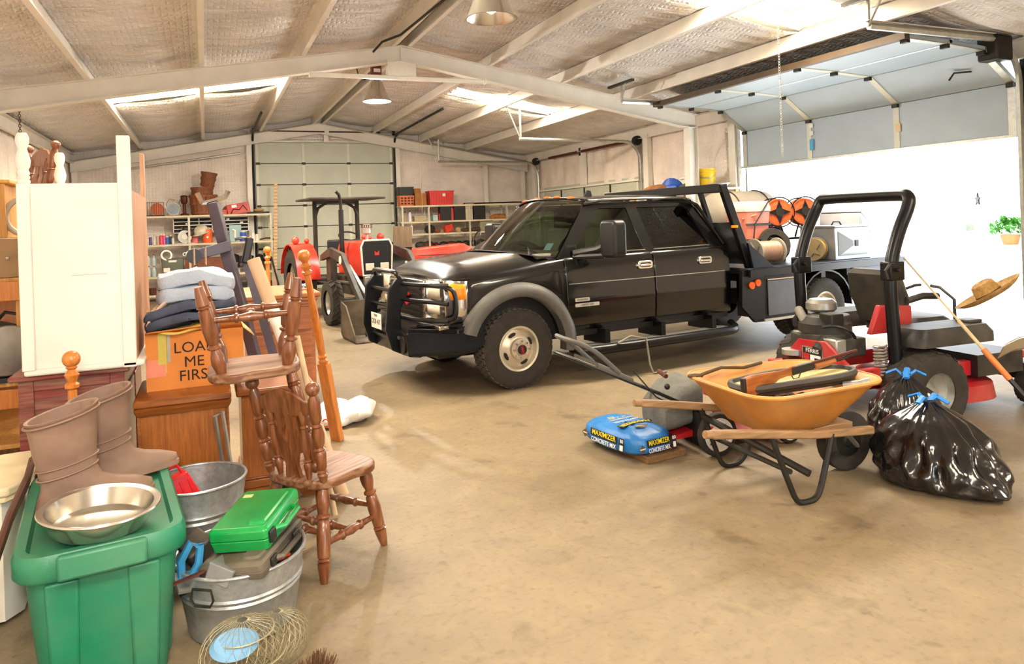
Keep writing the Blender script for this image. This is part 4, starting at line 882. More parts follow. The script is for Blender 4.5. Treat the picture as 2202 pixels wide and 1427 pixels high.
def chair(lab, loc, rot):
    t = thing('wooden_chair', lab, 'chair', loc, rot=rot, group='stacked wooden chairs')
    out = []
    for i in range(32):
        a = 2 * pi * i / 32; x = .215 * (abs(cos(a)) ** .55) * (1 if cos(a) > 0 else -1); y = (.225 + (.02 if x > 0 else -.01)) * (abs(sin(a)) ** .6) * (1 if sin(a) > 0 else -1); out.append((x, y))
    obj('seat', MB().prism(out, 'z', .415, .46), m_seat, t, bevel=.012, seg=3)
    legs = {}
    for sx in (-1, 1):
        for sy in (-1, 1):
            a, b = (sx * .22, sy * .21, 0), (sx * .145, sy * .15, .43); legs[sx, sy] = (Vector(a), Vector(b))
            obj('leg', turned(MB(), a, b, LEG), m_chair, t)
    def at(sx, sy, f): a, b = legs[sx, sy]; return a.lerp(b, f)
    for sy in (-1, 1): obj('side_stretcher', turned(MB(), at(-1, sy, .38), at(1, sy, .38), STR, 12), m_chair, t)
    m1, m2_ = (at(-1, -1, .38) + at(1, -1, .38)) / 2, (at(-1, 1, .38) + at(1, 1, .38)) / 2
    obj('centre_stretcher', turned(MB(), m1, m2_, STR, 12), m_chair, t)
    obj('rear_stretcher', turned(MB(), at(-1, -1, .5), at(-1, 1, .5), STR, 12), m_chair, t); obj('front_stretcher', turned(MB(), at(1, -1, .5), at(1, 1, .5), STR, 12), m_chair, t)
    for sy in (-1, 1):
        p0, p1 = (-.165, sy * .175, .455), (-.245, sy * .2, .925); ps = obj('back_post', turned(MB(), p0, p1, POST), m_chair, t)
        obj('finial', MB().ball(p1, .034, 14).xf(Matrix.Translation((.002, 0, -.012))), m_chair, ps)
        obj('spindle', turned(MB(), (-.175, sy * .095, .455), (-.225, sy * .11, .82), SPN, 10), m_chair, t)
    def slab_(pts, th=.018):
        f = lambda y, z, o: (-.168 - .165 * (z - .46) + o - .02 * (1 - (y / .2) ** 2), y, z)
        n = len(pts); a = [f(y, z, 0) for y, z in pts]; b = [f(y, z, th) for y, z in pts]
        return MB().add(a + b, [tuple(range(n)), tuple(range(2 * n - 1, n - 1, -1))] + [(i, (i + 1) % n, n + (i + 1) % n, n + i) for i in range(n)])
    obj('crest_rail', slab_([(-.19, .79), (-.1, .775), (0, .765), (.1, .775), (.19, .79), (.19, .84), (.13, .85), (.08, .885), (0, .905), (-.08, .885), (-.13, .85), (-.19, .84)]), m_chair, t, bevel=.004)
    for sy in (-1, 1): obj('splat', slab_([(sy * .012, .46), (sy * .05, .46), (sy * .038, .52), (sy * .06, .6), (sy * .07, .68), (sy * .05, .74), (sy * .06, .78), (sy * .006, .78), (sy * .006, .72), (sy * .022, .69), (sy * .02, .65), (sy * .006, .62), (sy * .006, .55)]), m_chair, t)
    return t
chair('dark wooden spindle chair standing on the floor under the other chair', (.505, 3.77, 0), (0, 0, 38))
chair('dark wooden spindle chair turned upside down on top of the other', (.19, 3.8, 1.42), (180, 2, 178))
# long things leaning in the corner
m_pole = mat('purple_grey_steel', '#57505c', .45, .2, .1, 8)
PL = thing('bench_upright', 'purple grey steel weight bench upright leaning in the corner', 'weight bench', (.36, 5.45, 0))
pa, pb = Vector((.06, -.15, .2)), Vector((-.3, -.02, 1.86)); dm = axis_m(pa, pb - pa)
obj('upright_tube', MB().box(-.036, .036, -.036, .036, 0, (pb - pa).length).xf(dm), m_pole, PL, bevel=.006)
obj('base_foot', MB().box(-.25, .3, -.19, -.11, 0, .07).box(.02, .1, -.19, -.11, .06, .3), m_pole, PL, bevel=.006)
obj('bar_rest', MB().tube([(-.4, -.02, 1.93), (-.37, -.02, 1.86), (-.3, -.02, 1.87), (-.22, -.02, 1.9), (-.2, -.02, 1.94)], .02, 6), m_chrome, PL)
arm = obj('cross_arm', MB().box(-.26, .0, -.04, .04, -.035, .035).xf(Matrix.Translation((-.2, -.12, 1.56)) @ Matrix.Rotation(R(-14), 4, 'Y')), m_pole, PL, bevel=.005)
obj('roller_pad', MB().cyl((-.43, -.2, 1.5), (-.43, -.04, 1.5), .05, 16), m_blk, arm); obj('roller_bracket', MB().tube([(-.43, -.21, 1.44), (-.36, -.21, 1.44), (-.36, -.21, 1.56), (-.43, -.21, 1.56)], .008, 6, closed=True), m_chrome, arm)
obj('side_bracket', MB().tube([(-.17, -.1, 1.6), (-.1, -.1, 1.61), (-.07, -.1, 1.45), (-.14, -.1, 1.42)], .012, 6), m_pole, PL); obj('side_pad', MB().cb((-.09, -.1, 1.52), (.05, .08, .18), (0, 12, 0)), m_blk, PL, bevel=.01)
obj('stay_bar', MB().cb((.02, .02, .95), (.06, .05, 1.0), (0, -13, 0)), m_pole, PL)
tag(obj('cardboard_tube', MB().lathe([(.04, 0), (.04, 1.55), (.034, 1.55), (.034, .01)], 18, axis_m((.72, 4.46, .03), (-.45, .32, 1.46)), cap=False).add([], []), mat('kraft_tube', '#d9b894', .7, 0, .05)), 'long kraft cardboard tube leaning behind the upside down chair', 'tube')
lb = obj('tube_label', MB().lathe([(.0405, .98), (.0405, 1.25)], 18, axis_m((.72, 4.46, .03), (-.45, .32, 1.46)), cap=False), m_white); lb.parent = bpy.data.objects['cardboard_tube']
tag(obj('wooden_dowel', MB().cyl((.63, 4.2, .02), (.5, 4.6, 1.0), .018, 10), mat('pale_dowel', '#e0c49a', .6)), 'pale wooden dowel standing under the stacked chairs', 'dowel')
tag(obj('folding_frame', MB().tube([(.09, 4.5, .0), (.02, 4.42, .62), (.06, 4.42, .64), (.13, 4.4, .02)], .012, 6), m_galv), 'grey metal folding frame between the oak cabinet and the nightstand', 'frame')
# white plastic shopping bag on the floor
def bagfn(u, v):
    th = 2 * pi * u; r = sin(pi * v) ** .6; k = 1 + .16 * sin(3 * th + 4 * v) + .09 * sin(7 * th + 9 * v) + .05 * sin(13 * th - 5 * v)
    return (.2 * r * k * cos(th), .3 * r * k * sin(th), .0 + .17 * (1 - cos(pi * v)) / 2 * (1 + .35 * sin(2 * th + 1) * r) + .012 * sin(9 * th + 11 * v) * r)
wbag = thing('plastic_bag', 'crumpled white plastic shopping bag on the floor', 'bag', (1.08, 6.25, .002), -35)
obj('bag_film', MB().grid(bagfn, 40, 14), mat('white_film', '#f1eee9', .35, 0, .03), wbag, ang=50)
obj('red_print', MB().tube([(-.06 + .03 * cos(R(a)), -.3 , .06 + .03 * sin(R(a))) for a in range(40, 320, 30)], .006, 5), mat('print_red', '#d8303a', .5), wbag)
# upside down white desk on the red chest
RC = thing('red_chest', 'dark red mahogany chest under the upturned white desk', 'chest', (-.69, 5.1, 0))
obj('carcass', MB().box(-.25, .25, -.52, .5, .06, .9), m_red, RC, bevel=.004)
for x0, x1 in ((-.25, -.18), (.18, .25)): obj('stile', MB().box(x0, x1, -.535, -.52, .06, .9), m_red, RC, bevel=.004)
for z0, z1 in ((.06, .16), (.58, .64), (.84, .9)): obj('rail', MB().box(-.18, .18, -.535, -.52, z0, z1), m_red, RC, bevel=.004)
for y in (-.3, .2): obj('side_panel', MB().box(.25, .262, y - .2, y + .22, .2, .8), m_red, RC, bevel=.006)
obj('top_board', MB().box(-.29, .28, -.57, .53, .9, .93), m_red, RC, bevel=.01); obj('plinth', MB().box(-.27, .26, -.54, .5, 0, .07), m_red, RC)
WD = thing('white_desk', 'tall white painted desk standing upside down on the red chest', 'desk', (-.62, 5.1, .93))
obj('desk_top', MB().box(-.28, .29, -.6, .56, 0, .035), m_wht, WD, bevel=.012)
obj('end_panel', MB().box(-.24, .235, -.575, -.555, .035, 1.02), m_wht, WD, smooth=False)
obj('body', MB().box(-.24, .23, -.555, .5, .035, .98), m_wht, WD, smooth=False)
obj('raw_side', MB().box(.23, .25, -.55, .52, .03, .98), m_raw, WD, smooth=False)
obj('raw_upright', MB().box(.225, .25, .42, .52, .98, 1.28), m_raw, WD, bevel=.004)
obj('square_post', MB().box(.185, .25, -.6, -.54, .0, 1.28), m_wht, WD, bevel=.004)
FIN = [(0, .028), (.02, .032), (.06, .032), (.08, .026), (.11, .031), (.14, .031), (.16, .025), (.19, .031), (.22, .031), (.25, .026), (.28, .025), (.34, .033), (.46, .036), (.6, .027), (.68, .021), (.72, .024), (.8, .031), (.9, .032), (.97, .026), (1, .02)]
for x, y in ((-.255, -.575), (-.255, .5)):
    ps = obj('corner_post', MB().box(x - .03, x + .03, y - .03, y + .03, .03, 1.02), m_wht, WD, bevel=.004)
    obj('turned_foot', turned(MB(), (x, y, 1.02), (x, y, 1.29), FIN, 20), m_wht, ps)
obj('scuff', MB().box(-.05, .12, -.5765, -.575, .52, .522), m_raw, WD)
# wooden rack and stacked furniture against the left
RK = thing('wooden_rack', 'rough timber storage rack at the left edge behind the desk', 'rack', (-1.35, 5.6, 0))
for x in (-.6, .3):
    for y in (-.25, .9): obj('upright', MB().box(x - .04, x + .04, y - .04, y + .04, 0, 1.39), m_pine, RK, bevel=.004)
for z in (.4, .78, 1.42): obj('shelf', MB().box(-.66, .36, -.3, .96, z - .03, z), m_pine, RK, bevel=.004)
for z0, z1 in ((.62, .74), (1.28, 1.4)): obj('face_board', MB().box(-.68, .38, -.33, -.3, z0, z1), m_honey, RK, bevel=.004)
obj('back_board', MB().box(-.66, .36, .94, .97, 0, 1.4), m_raw, RK, smooth=False)
DB = thing('brown_drawer_box', 'flat brown drawer box on the top of the timber rack', 'drawer', (-1.4, 5.55, 1.422))
obj('shell', MB().box(-.6, .4, -.25, .3, 0, .24), mat('brown_board', '#9a7850', .6), DB, bevel=.004); obj('pull', MB().ball((.28, -.255, .12), .012, 8), m_chrome, DB)
YC = thing('pine_cupboard', 'yellow pine cupboard end at the far left edge on the rack', 'cupboard', (-1.4, 5.55, 1.664))
obj('side_panel', MB().box(-.5, .26, -.2, .24, 0, .34), m_pine, YC, bevel=.004); obj('face_stile', MB().box(.18, .27, -.22, -.2, 0, .34), m_pine, YC, bevel=.004); obj('top_board', MB().box(-.52, .3, -.24, .26, .34, .365), m_pine, YC, bevel=.006)
c2 = chair('wooden spindle chair standing up on the timber rack', (-1.3, 6.2, 1.422), (0, 0, 215))
tag(obj('bentwood_hoop', MB().tube([(.12 * cos(2 * pi * i / 20), 0, .12 * sin(2 * pi * i / 20)) for i in range(20)], .018, 8, closed=True), mat('pale_rubber', '#b8b0a2', .6), loc=(-1.03, 5.42, 1.8)), 'pale round hoop hanging between the cupboard and the white desk', 'hoop')
VM = thing('electric_motor', 'round black electric motor on the lower rack shelf', 'motor', (-1.22, 5.42, .78), 12)
obj('housing', MB().lathe([(.0, -.18), (.14, -.18), (.165, -.15), (.17, 0), (.165, .15), (.12, .2), (0, .2)], 28, axis_m((0, 0, .2), (.3, -1, 0))), mat('motor_black', '#3a3c3a', .4, .2, .15, 9, dust=.25), VM)
obj('end_ring', MB().lathe([(.12, .205), (.15, .2), (.155, .185), (.14, .18)], 28, axis_m((0, 0, .2), (.3, -1, 0))), m_galv, VM)
obj('lead', MB().tube([(.0, .05, .36), (.05, .0, .42), (.12, 0, .4), (.14, 0, .3)], .012, 6), m_blk, VM); obj('foot', MB().box(-.1, .16, -.15, .15, 0, .03), m_blk, VM)
CT = thing('cream_side_table', 'cream painted side table at the left edge beside the tote', 'side table', (-.98, 3.98, 0), 4)
obj('top_board', MB().prism([(-.3, -.3), (.15, -.3), (.22, -.2), (.22, .3), (-.3, .3)], 'z', .56, .6), mat('cream_paint', '#e8d8b0', .5, 0, .06), CT, bevel=.01)
obj('carcass', MB().prism([(-.26, -.26), (.12, -.26), (.18, -.18), (.18, .26), (-.26, .26)], 'z', .02, .56), m_wht, CT)
obj('moulding', MB().prism([(-.29, -.29), (.14, -.29), (.205, -.195), (.205, .29), (-.29, .29)], 'z', .535, .56), MATS['cream_paint'], CT, bevel=.005)
m_lth = mat('brown_leather', '#5a3624', .6, 0, .2, 8)
tag(obj('leather_strap', MB().tube([(-.78, 2.95, 0.02), (-.72, 2.98, .3), (-.72, 3.0, .5), (-.72, 3.3, .6), (-.74, 3.7, .62), (-.76, 3.9, .64)], .03, 8, flat=.5), m_lth), 'long curved brown strap running along the left of the tote', 'strap')
tag(obj('rusty_canister', MB().lathe([(0, 0), (.05, 0), (.055, .02), (.055, .13), (.03, .17), (.03, .2), (0, .2)], 16), m_rust, loc=(-.73, 4.12, .6)), 'small rusty canister standing behind the left of the tote', 'canister')
tag(obj('dark_bundle', MB().ball((0, 0, .09), .13, 16, (1, .8, .75)), mat('dark_cloth', '#4a4238', .9, 0, .25, 9, .4, 20), loc=(-.37, 4.35, .0)), 'dark cloth bundle between the tote and the oak cabinet', 'bundle')
# wire fish basket in the bottom corner
FK = thing('wire_fish_basket', 'wire mesh fish basket with a blue float lid at the bottom edge', 'fish basket', (.08, 2.84, 0), 10)
m_wire = mat('thin_wire', '#a8a080', .5, .5, .1)
def wireball(cx, cy, cz, rx, ry, rz_, nm, par):
    q = MB()
    for k in range(26):
        a0 = 2 * pi * k / 26
        for sg in (-1, 1):
            q.tube([(cx + rx * sin(pi * f) * cos(a0 + sg * f * 1.2), cy + ry * sin(pi * f) * sin(a0 + sg * f * 1.2), cz - rz_ * cos(pi * f)) for f in [.04 + .92 * i / 10 for i in range(11)]], .0008, 3, cap=False)
    o = obj(nm, q, m_wire, par, smooth=False); o['kind'] = 'stuff'; return o
wireball(0, 0, .13, .15, .15, .11, 'wire_mesh', FK); wireball(.14, .06, .1, .12, .12, .1, 'wire_mesh', FK)
for z, r in ((.2, .11), (.12, .152), (.05, .1)): obj('hoop', MB().tube([(r * cos(2 * pi * i / 28), r * sin(2 * pi * i / 28), z) for i in range(28)], .003, 5, closed=True), m_wire, FK)
obj('float_lid', MB().lathe([(0, .0), (.07, .005), (.085, .02), (.07, .035), (.03, .04), (0, .04)], 26).xf(Matrix.Translation((-.04, -.05, .17)) @ Matrix.Rotation(R(22), 4, 'X') @ Matrix.Diagonal((1, .8, 1, 1))), mat('float_blue', '#6f9fc4', .55, 0, .1, 10), FK)
BR = thing('bristle_brush', 'brown bristle brush on the floor beside the fish basket', 'brush', (.3, 2.74, 0), 30); BR.scale = (.8, .8, .75)
bq = MB(); rg_ = random.Random(4)
for i in range(420):
    a, b = rg_.uniform(-.09, .09), rg_.uniform(-.05, .05); h_ = .07 + rg_.uniform(-.01, .015); bq.cyl((a, b, .02), (a * 1.25 + rg_.uniform(-.01, .01), b * 1.3, h_ + .02), .0014, 3)
o = obj('bristles', bq, mat('brown_bristle', '#6a4a30', .9, 0, .2), BR, smooth=False); o['kind'] = 'stuff'
obj('brush_block', MB().prism(rr(.2, .11, .03), 'z', 0, .025), m_pine, BR, bevel=.005)
# ------------------------------------------------------------------ wheelbarrow
m_orange_p = mat('orange_poly_tray', '#d9923c', .5, 0, .12, 5, .05, 60, dust=.35)
m_ash = wood('weathered_ash', '#a98660', '#7c5f40', 'x', .6)
WB = thing('wheelbarrow', 'orange poly wheelbarrow with wooden handles', 'wheelbarrow', (3.2, 3.46, 0), -3)
def trayring(z, x0, x1, w0, w1, r=.14, n=6):
    """rounded tray outline, narrower toward the wheel"""
    o = []
    for sx, sy, a0 in ((1, 1, 0), (-1, 1, 90), (-1, -1, 180), (1, -1, 270)):
        for i in range(n + 1):
            a = R(a0 + 90 * i / n); hw_ = (w1 if sx > 0 else w0)
            o.append(((x1 if sx > 0 else x0) - sx * r + r * cos(a), sy * (hw_ - r) + r * sin(a), z))
    return o
tr = [trayring(.36, -.2, .22, .2, .18, .08), trayring(.38, -.24, .28, .24, .21, .1), trayring(.62, -.41, .53, .4, .36, .18), trayring(.635, -.43, .55, .415, .375, .18), trayring(.645, -.43, .55, .415, .375, .18), trayring(.64, -.41, .53, .395, .355, .17), trayring(.4, -.23, .27, .225, .195, .09), trayring(.385, -.2, .23, .2, .17, .08)]
obj('tray', MB().loft(tr), m_orange_p, WB, ang=40)
obj('tray_rim', MB().tube([(x, y, .638) for x, y, _ in trayring(0, -.43, .55, .415, .375, .18)], .012, 6, closed=True), m_orange_p, WB)
for sg in (-1, 1):
    obj('handle', MB().loft([[(x, sg * y + o * .021, z + p * .024) for o, p in ((-1, -1), (1, -1), (1, 1), (-1, 1))] for x, y, z in ((-.74, .37, .49), (-.5, .35, .455), (0, .31, .375), (.5, .25, .32))]), m_ash, WB, bevel=.01)
    obj('grip', MB().tube([(-.78, sg * .372, .495), (-.62, sg * .36, .473)], .022, 10), m_ash, WB)
    obj('leg', MB().tube(sm([(-.32, sg * .33, .42), (-.2, sg * .34, .1), (-.16, sg * .34, .02), (-.1, sg * .34, .012), (-.02, sg * .34, .02), (.03, sg * .33, .1), (.14, sg * .3, .36)]), .017, 8), m_dark, WB)
obj('leg_brace', MB().tube([(-.2, -.34, .2), (-.2, .34, .2)], .016, 8), m_dark, WB); obj('diagonal_brace', MB().tube([(-.3, .33, .36), (-.05, -.32, .16)], .022, 8), m_dark, WB)
for sg in (-1, 1): obj('wheel_bracket', MB().tube([(.3, sg * .24, .33), (.52, sg * .11, .18)], .014, 6), m_galv, WB)
obj('tray_riser', MB().box(.1, .4, -.2, .2, .3, .37), m_ash, WB, bevel=.004)
wq = obj('wheel', MB().lathe([(.1, -.04), (.16, -.05), (.185, -.04), (.19, 0), (.185, .04), (.16, .05), (.1, .04)], 32, axis_m((.52, 0, .192), (0, 1, 0)), cap=False), m_tire, WB)
obj('wheel_rim', MB().lathe([(.1, -.04), (.07, -.02), (.03, -.05), (.03, .05), (.07, .02), (.1, .04)], 24, axis_m((.52, 0, .192), (0, 1, 0))), m_dark, wq)
# open gun case with a long gun lying in the barrow
GC = thing('open_gun_case', 'open gun case half with cream lining in the wheelbarrow', 'gun case', (3.27, 3.45, .585), rot=(-2, -3, -8)); GC.scale = (.86, .9, 1)
oc = [(-.42, -.1), (-.34, -.16), (-.1, -.17), (.3, -.2), (.5, -.14), (.53, .0), (.42, .1), (.1, .2), (-.28, .15), (-.4, .1)]
def smoothloop(p, k=2):
    for _ in range(k):
        q = []
        for i in range(len(p)):
            a, b = p[i], p[(i + 1) % len(p)]; q += [(a[0] * .75 + b[0] * .25, a[1] * .75 + b[1] * .25), (a[0] * .25 + b[0] * .75, a[1] * .25 + b[1] * .75)]
        p = q
    return p
ol = smoothloop(oc)
obj('case_shell', MB().prism(ol, 'z', 0, .02), m_blk, GC)
obj('cream_lining', MB().prism([(x * .95, y * .9) for x, y in ol], 'z', .02, .045), mat('cream_fleece', '#d8c890', .9, 0, .12, 14, .4, 60), GC)
obj('case_edge', MB().tube([(x, y, .045) for x, y in ol], .024, 6, closed=True), mat('case_grey_edge', '#3c3a36', .6, 0, .15, 12), GC)
GN = thing('long_gun', 'wooden stocked long gun lying on the open gun case', 'gun', (3.27, 3.4, .672), rot=(0, -3, 6)); GN.scale = (.95, 1, 1)
m_gun = wood('gun_stock_wood', '#b06a32', '#7e431c', 'x', .3, 1, coat=.4)
obj('stock', MB().loft([[(x, y * h, z + p * h) for y, p in ((-.3, -1), (.3, -1), (.3, 1), (-.3, 1))] for x, h, z in ((-.42, .058, -.012), (-.36, .06, -.01), (-.2, .042, 0), (-.12, .026, .008), (-.04, .024, .012), (.02, .03, .012), (.08, .022, .012))]), m_gun, GN, bevel=.012)
obj('butt_pad', MB().cb((-.43, 0, -.012), (.02, .036, .118)), m_blk, GN, bevel=.006)
obj('receiver', MB().box(.0, .2, -.016, .016, -.012, .036), m_dark, GN, bevel=.005)
obj('fore_end', MB().cyl((.22, 0, .002), (.42, 0, .006), .021, 10), m_gun, GN)
obj('barrel', MB().cyl((.2, 0, .026), (.66, 0, .03), .011, 10), m_rust, GN); obj('magazine_tube', MB().cyl((.2, 0, .002), (.56, 0, .004), .01, 8), m_dark, GN)
obj('trigger_guard', MB().tube([(.0, 0, -.012), (.02, 0, -.04), (.07, 0, -.04), (.09, 0, -.012)], .004, 5), m_dark, GN)
tag(obj('curled_hose', MB().tube([(-.16 + .05 * cos(i * .7), .08 + .03 * sin(i * .7), .01 * i * .2) for i in range(9)] + [(.05, .1, .03), (.2, .06, .02), (.4, .12, .02)], .011, 6), mat('brown_hose', '#5a4630', .7), loc=(2.98, 3.66, .64)), 'curled brown hose over the far rim of the wheelbarrow', 'hose')
tag(obj('crumpled_foil', MB().ball((0, 0, 0), .07, 14, (1.3, 1, .6)), mat('foil', '#d8d6cc', .3, .4, .1, 20, 1.0, 9), loc=(3.6, 3.36, .6)), 'crumpled pale foil at the wheel end of the wheelbarrow', 'foil')
tag(obj('silver_flashlight', MB().lathe([(0, 0), (.02, 0), (.022, .01), (.02, .09), (.03, .13), (.03, .15), (0, .15)], 12), m_galv, loc=(3.52, 3.24, .6), rot=(80, 0, 40)), 'small silver flashlight beside the foil in the wheelbarrow', 'flashlight')
tag(obj('leaf_litter', MB().grid(lambda u, v: (2.95 + .5 * u, 3.2 + .5 * v, .5 + .02 * sin(u * 23) * sin(v * 19)), 14, 14), mat('leaf_litter', '#6a4c2a', .9, 0, .35, 22, .6, 40)), 'brown dirt and leaves in the bottom of the wheelbarrow', 'dirt')['kind'] = 'stuff'
# ------------------------------------------------------------------ bag of concrete mix on a board
m_bagblue = mat('blue_paper_bag', '#2a7cc8', .45, 0, .08, 4, .25, 14)
tag(obj('wood_board', MB().box(-.17, .17, -.24, .24, 0, .045), wood('board_brown', '#8a6a44', '#6a4c2c', 'y', .7), loc=(2.82, 4.36, 0), rot=(0, 0, 6), bevel=.004), 'short brown board under the blue concrete bag', 'board')
CB = thing('concrete_bag', 'blue paper bag of concrete mix lying on a board', 'bag', (2.74, 4.46, .045), 98)
BL_, BW_, BH_ = .33, .205, .15
def bagsurf(x, y):
    """height of the bag's top over its plan"""
    fx = max(0, 1 - (abs(x) / BL_) ** 3.2); fy = max(0, 1 - (abs(y) / BW_) ** 3.0); return BH_ * (fx * fy) ** .5
def bagf(u, v):
    th = 2 * pi * u; e = .62; x = BL_ * abs(cos(th)) ** e * (1 if cos(th) > 0 else -1); y = BW_ * abs(sin(th)) ** e * (1 if sin(th) > 0 else -1)
    prof = [(.88, 0), (.97, .018), (1.0, .05), (.99, .08), (.955, .105), (.86, .128), (.7, .142), (.45, .15), (.2, .153), (0, .154)]
    k = v * 9; i = min(8, int(k)); f = k - i; r = lerp(prof[i][0], prof[i + 1][0], f); z = lerp(prof[i][1], prof[i + 1][1], f)
    wr = .004 * sin(th * 9 + z * 60) + .003 * sin(th * 17)
    return (x * r + wr, y * r + wr, z + (.004 * sin(x * 30 + y * 21) if z > .12 else 0))
obj('bag_body', MB().grid(bagf, 72, 27).add([bagf(i / 72, 0) for i in range(72)], [tuple(range(72))]), m_bagblue, CB, ang=60)
m_yel = mat('print_yellow', '#f0dc3c', .5, 0, 0); m_pw = mat('print_white', '#eef2f2', .5, 0, 0); m_pk = mat('print_black', '#1a1a18', .5, 0, 0); m_brn = mat('print_brown', '#5a4a34', .5, 0, 0)
def sidepanel(par, org, ux, nrm, w_):
    """printed banner standing on one flank of the bag"""
    ux = Vector(ux).normalized(); n = Vector(nrm).normalized(); uz = n.cross(ux).normalized()
    if uz.z < 0: uz = -uz
    M_ = Matrix((ux, uz, ux.cross(uz))).transposed().to_4x4(); M_.translation = Vector(org)
    sc = w_ / .3
    def pl(nm, pts, m, o): obj(nm, MB().prism(pts, 'z', o, o + .0012).xf(M_), m, par)
    pl('black_banner', [(-.15 * sc, .002), (.15 * sc, .002), (.15 * sc, .05), (-.15 * sc, .05)], m_pk, 0)
    e = M_.to_euler(); dg = tuple(math.degrees(a) for a in e)
    def tx(b, s, m, x, y, sx): text('lettering', b, s, m, par, tuple(M_ @ Vector((x, y, .0022))), dg, bold=.0004, sx=sx, ext=.0004)
    tx('MAXIMIZER', .05, m_yel, 0, .027, 1.02 * sc); tx('CONCRETE MIX', .042, m_pw, 0, -.022, .9 * sc)
    pl('weight_box', [(.17 * sc, -.04), (.22 * sc, -.04), (.22 * sc, .05), (.17 * sc, .05)], m_pk, 0)
    tx('80', .034, m_pw, .195 * sc, .03, 1); pl('weight_block', [(.178 * sc, -.032), (.212 * sc, -.032), (.212 * sc, .004), (.178 * sc, .004)], m_pw, .0012)
    pl('diamond_mark', [(-.21 * sc, -.03), (-.17 * sc, 0), (-.21 * sc, .03), (-.25 * sc, 0)], m_brn, 0)
    tx('SAKRETE', .012, m_pw, -.21 * sc, 0, 1)
sidepanel(CB, (-.0, BW_ + .007, .06), (-1, 0, 0), (0, 1, .12), .3)
sidepanel(CB, (-BL_ - .008, .0, .06), (0, -1, 0), (-1, 0, .12), .21)
tpm = lambda v: (v.x, v.y, v.z)
arcp = MB()
for i in range(13):
    a = R(lerp(205, 335, i / 12))
def arcmap(rad, cx, cz):
    def f(v):
        a = -pi / 2 + v.x / rad; return (cx + (rad - v.y) * cos(a), (rad - v.y) * sin(a) + rad, v.z)
    return f
bn = []
for k in (0, 1):
    for i in range(13):
        x = lerp(-.15, .15, i / 12) * (1 if k == 0 else -1); bn.append(arcmap(.3, 0, 0)(Vector((x, -.028 if k == 0 else .028, 0)))[:2])
obj('top_banner', MB().prism(bn, 'z', 0, .0012), m_pk, CB, (-.07, 0, .157), (0, 0, 90))
text('top_lettering', 'MAXIMIZER', .052, m_yel, CB, (-.07, 0, .159), (0, 0, 90), bold=.0004, mtx=arcmap(.3, 0, 0), ext=.0004)
text('top_lettering', 'CONCRETE MIX', .03, m_pw, CB, (.0, 0, .158), (0, 0, 90), ext=.0004); 
for k, (b, x) in enumerate((('HIGH STRENGTH', .06), ('MORE YIELD', .11), ('PER BAG', .15))): text('top_lettering', b, .028, m_yel, CB, (x, 0, .157 - .004 * k), (0, 0, 90), ext=.0004)
obj('top_mark', MB().prism([(-.04, 0), (0, .06), (.04, 0), (0, -.06)], 'z', 0, .0012), m_brn, CB, (-.16, .0, .153), (0, -6, 0)); text('top_mark_lettering', 'SAKRETE', .024, m_pw, CB, (-.16, 0, .1555), (0, -6, 90), ext=.0004)
# ------------------------------------------------------------------ push mower
m_mred = mat('mower_red', '#c8242c', .35, 0, .1, 6, dust=.2)
m_grey = mat('grass_bag_fabric', '#6a6a64', .8, 0, .12, 14, .2, 50)
PM = thing('push_mower', 'red walk behind lawn mower with grey grass bag and white wheels', 'lawn mower', (3.33, 4.31, 0), -4)
obj('deck', MB().loft([[(x, y, .09) for x, y in rr(.62, .5, .16, 5, .22, 0)], [(x, y, .12) for x, y in rr(.64, .52, .17, 5, .22, 0)], [(x, y, .2) for x, y in rr(.56, .44, .16, 5, .22, 0)], [(x, y, .23) for x, y in rr(.4, .3, .12, 5, .22, 0)]]), m_mred, PM)
en = obj('engine', MB().cyl((.25, 0, .22), (.25, 0, .33), .13, 20), m_dark, PM)
obj('engine_shroud', MB().lathe([(.15, 0), (.16, .03), (.155, .09), (.12, .125), (0, .13)], 22, Matrix.Translation((.25, 0, .32))), m_mred, en); obj('fuel_cap', MB().cyl((.14, .06, .4), (.14, .06, .47), .035, 12), m_blk, en); obj('fuel_tank', MB().cb((.14, .06, .36), (.16, .2, .12)), m_mred, en, bevel=.03)
for x, y, r in ((-.12, -.3, .15), (-.12, .3, .15), (.5, -.27, .1), (.5, .27, .1)):
    sg = -1 if y < 0 else 1
    w_ = obj('wheel', MB().lathe([(r * .72, -.025), (r * .95, -.025), (r, -.012), (r, .012), (r * .95, .025), (r * .72, .025)], 32, axis_m((x, y, r), (0, 1, 0)), cap=False), m_tire, PM)
    obj('wheel_disc', MB().lathe([(0, .03), (r * .2, .03), (r * .25, .012), (r * .65, .008), (r * .72, .026), (r * .76, .026), (r * .76, -.02), (0, -.02)], 28, axis_m((x, y, r), (0, sg, 0)), cap=False), m_white, w_)
    for k in range(4):
        a = R(45 + 90 * k); obj('disc_opening', MB().prism([(x + r * .5 * cos(a) + .018 * cos(a + b), r + r * .5 * sin(a) + .018 * sin(a + b)) for b in (0, 2.1, 4.2)], 'y', y + sg * .01, y + sg * .014), m_mred if k == 1 else m_dark, w_)
gb = obj('grass_bag', MB().loft([[(-.12, y, z) for y, z in rr(.4, .28, .05, 3, .06, .34)], [(-.26, y, z) for y, z in rr(.4, .28, .06, 3, .08, .3)], [(-.38, y, z) for y, z in rr(.34, .2, .06, 3, .1, .22)]]), m_grey, PM, ang=50)
obj('bag_base', MB().prism([(-.14, .1), (-.33, .09), (-.34, .12), (-.14, .15)], 'y', -.12, .26), m_mred, gb)
hb = [Vector((-.15, 0, .3)), Vector((-.6, 0, .56)), Vector((-1.12, 0, .86))]
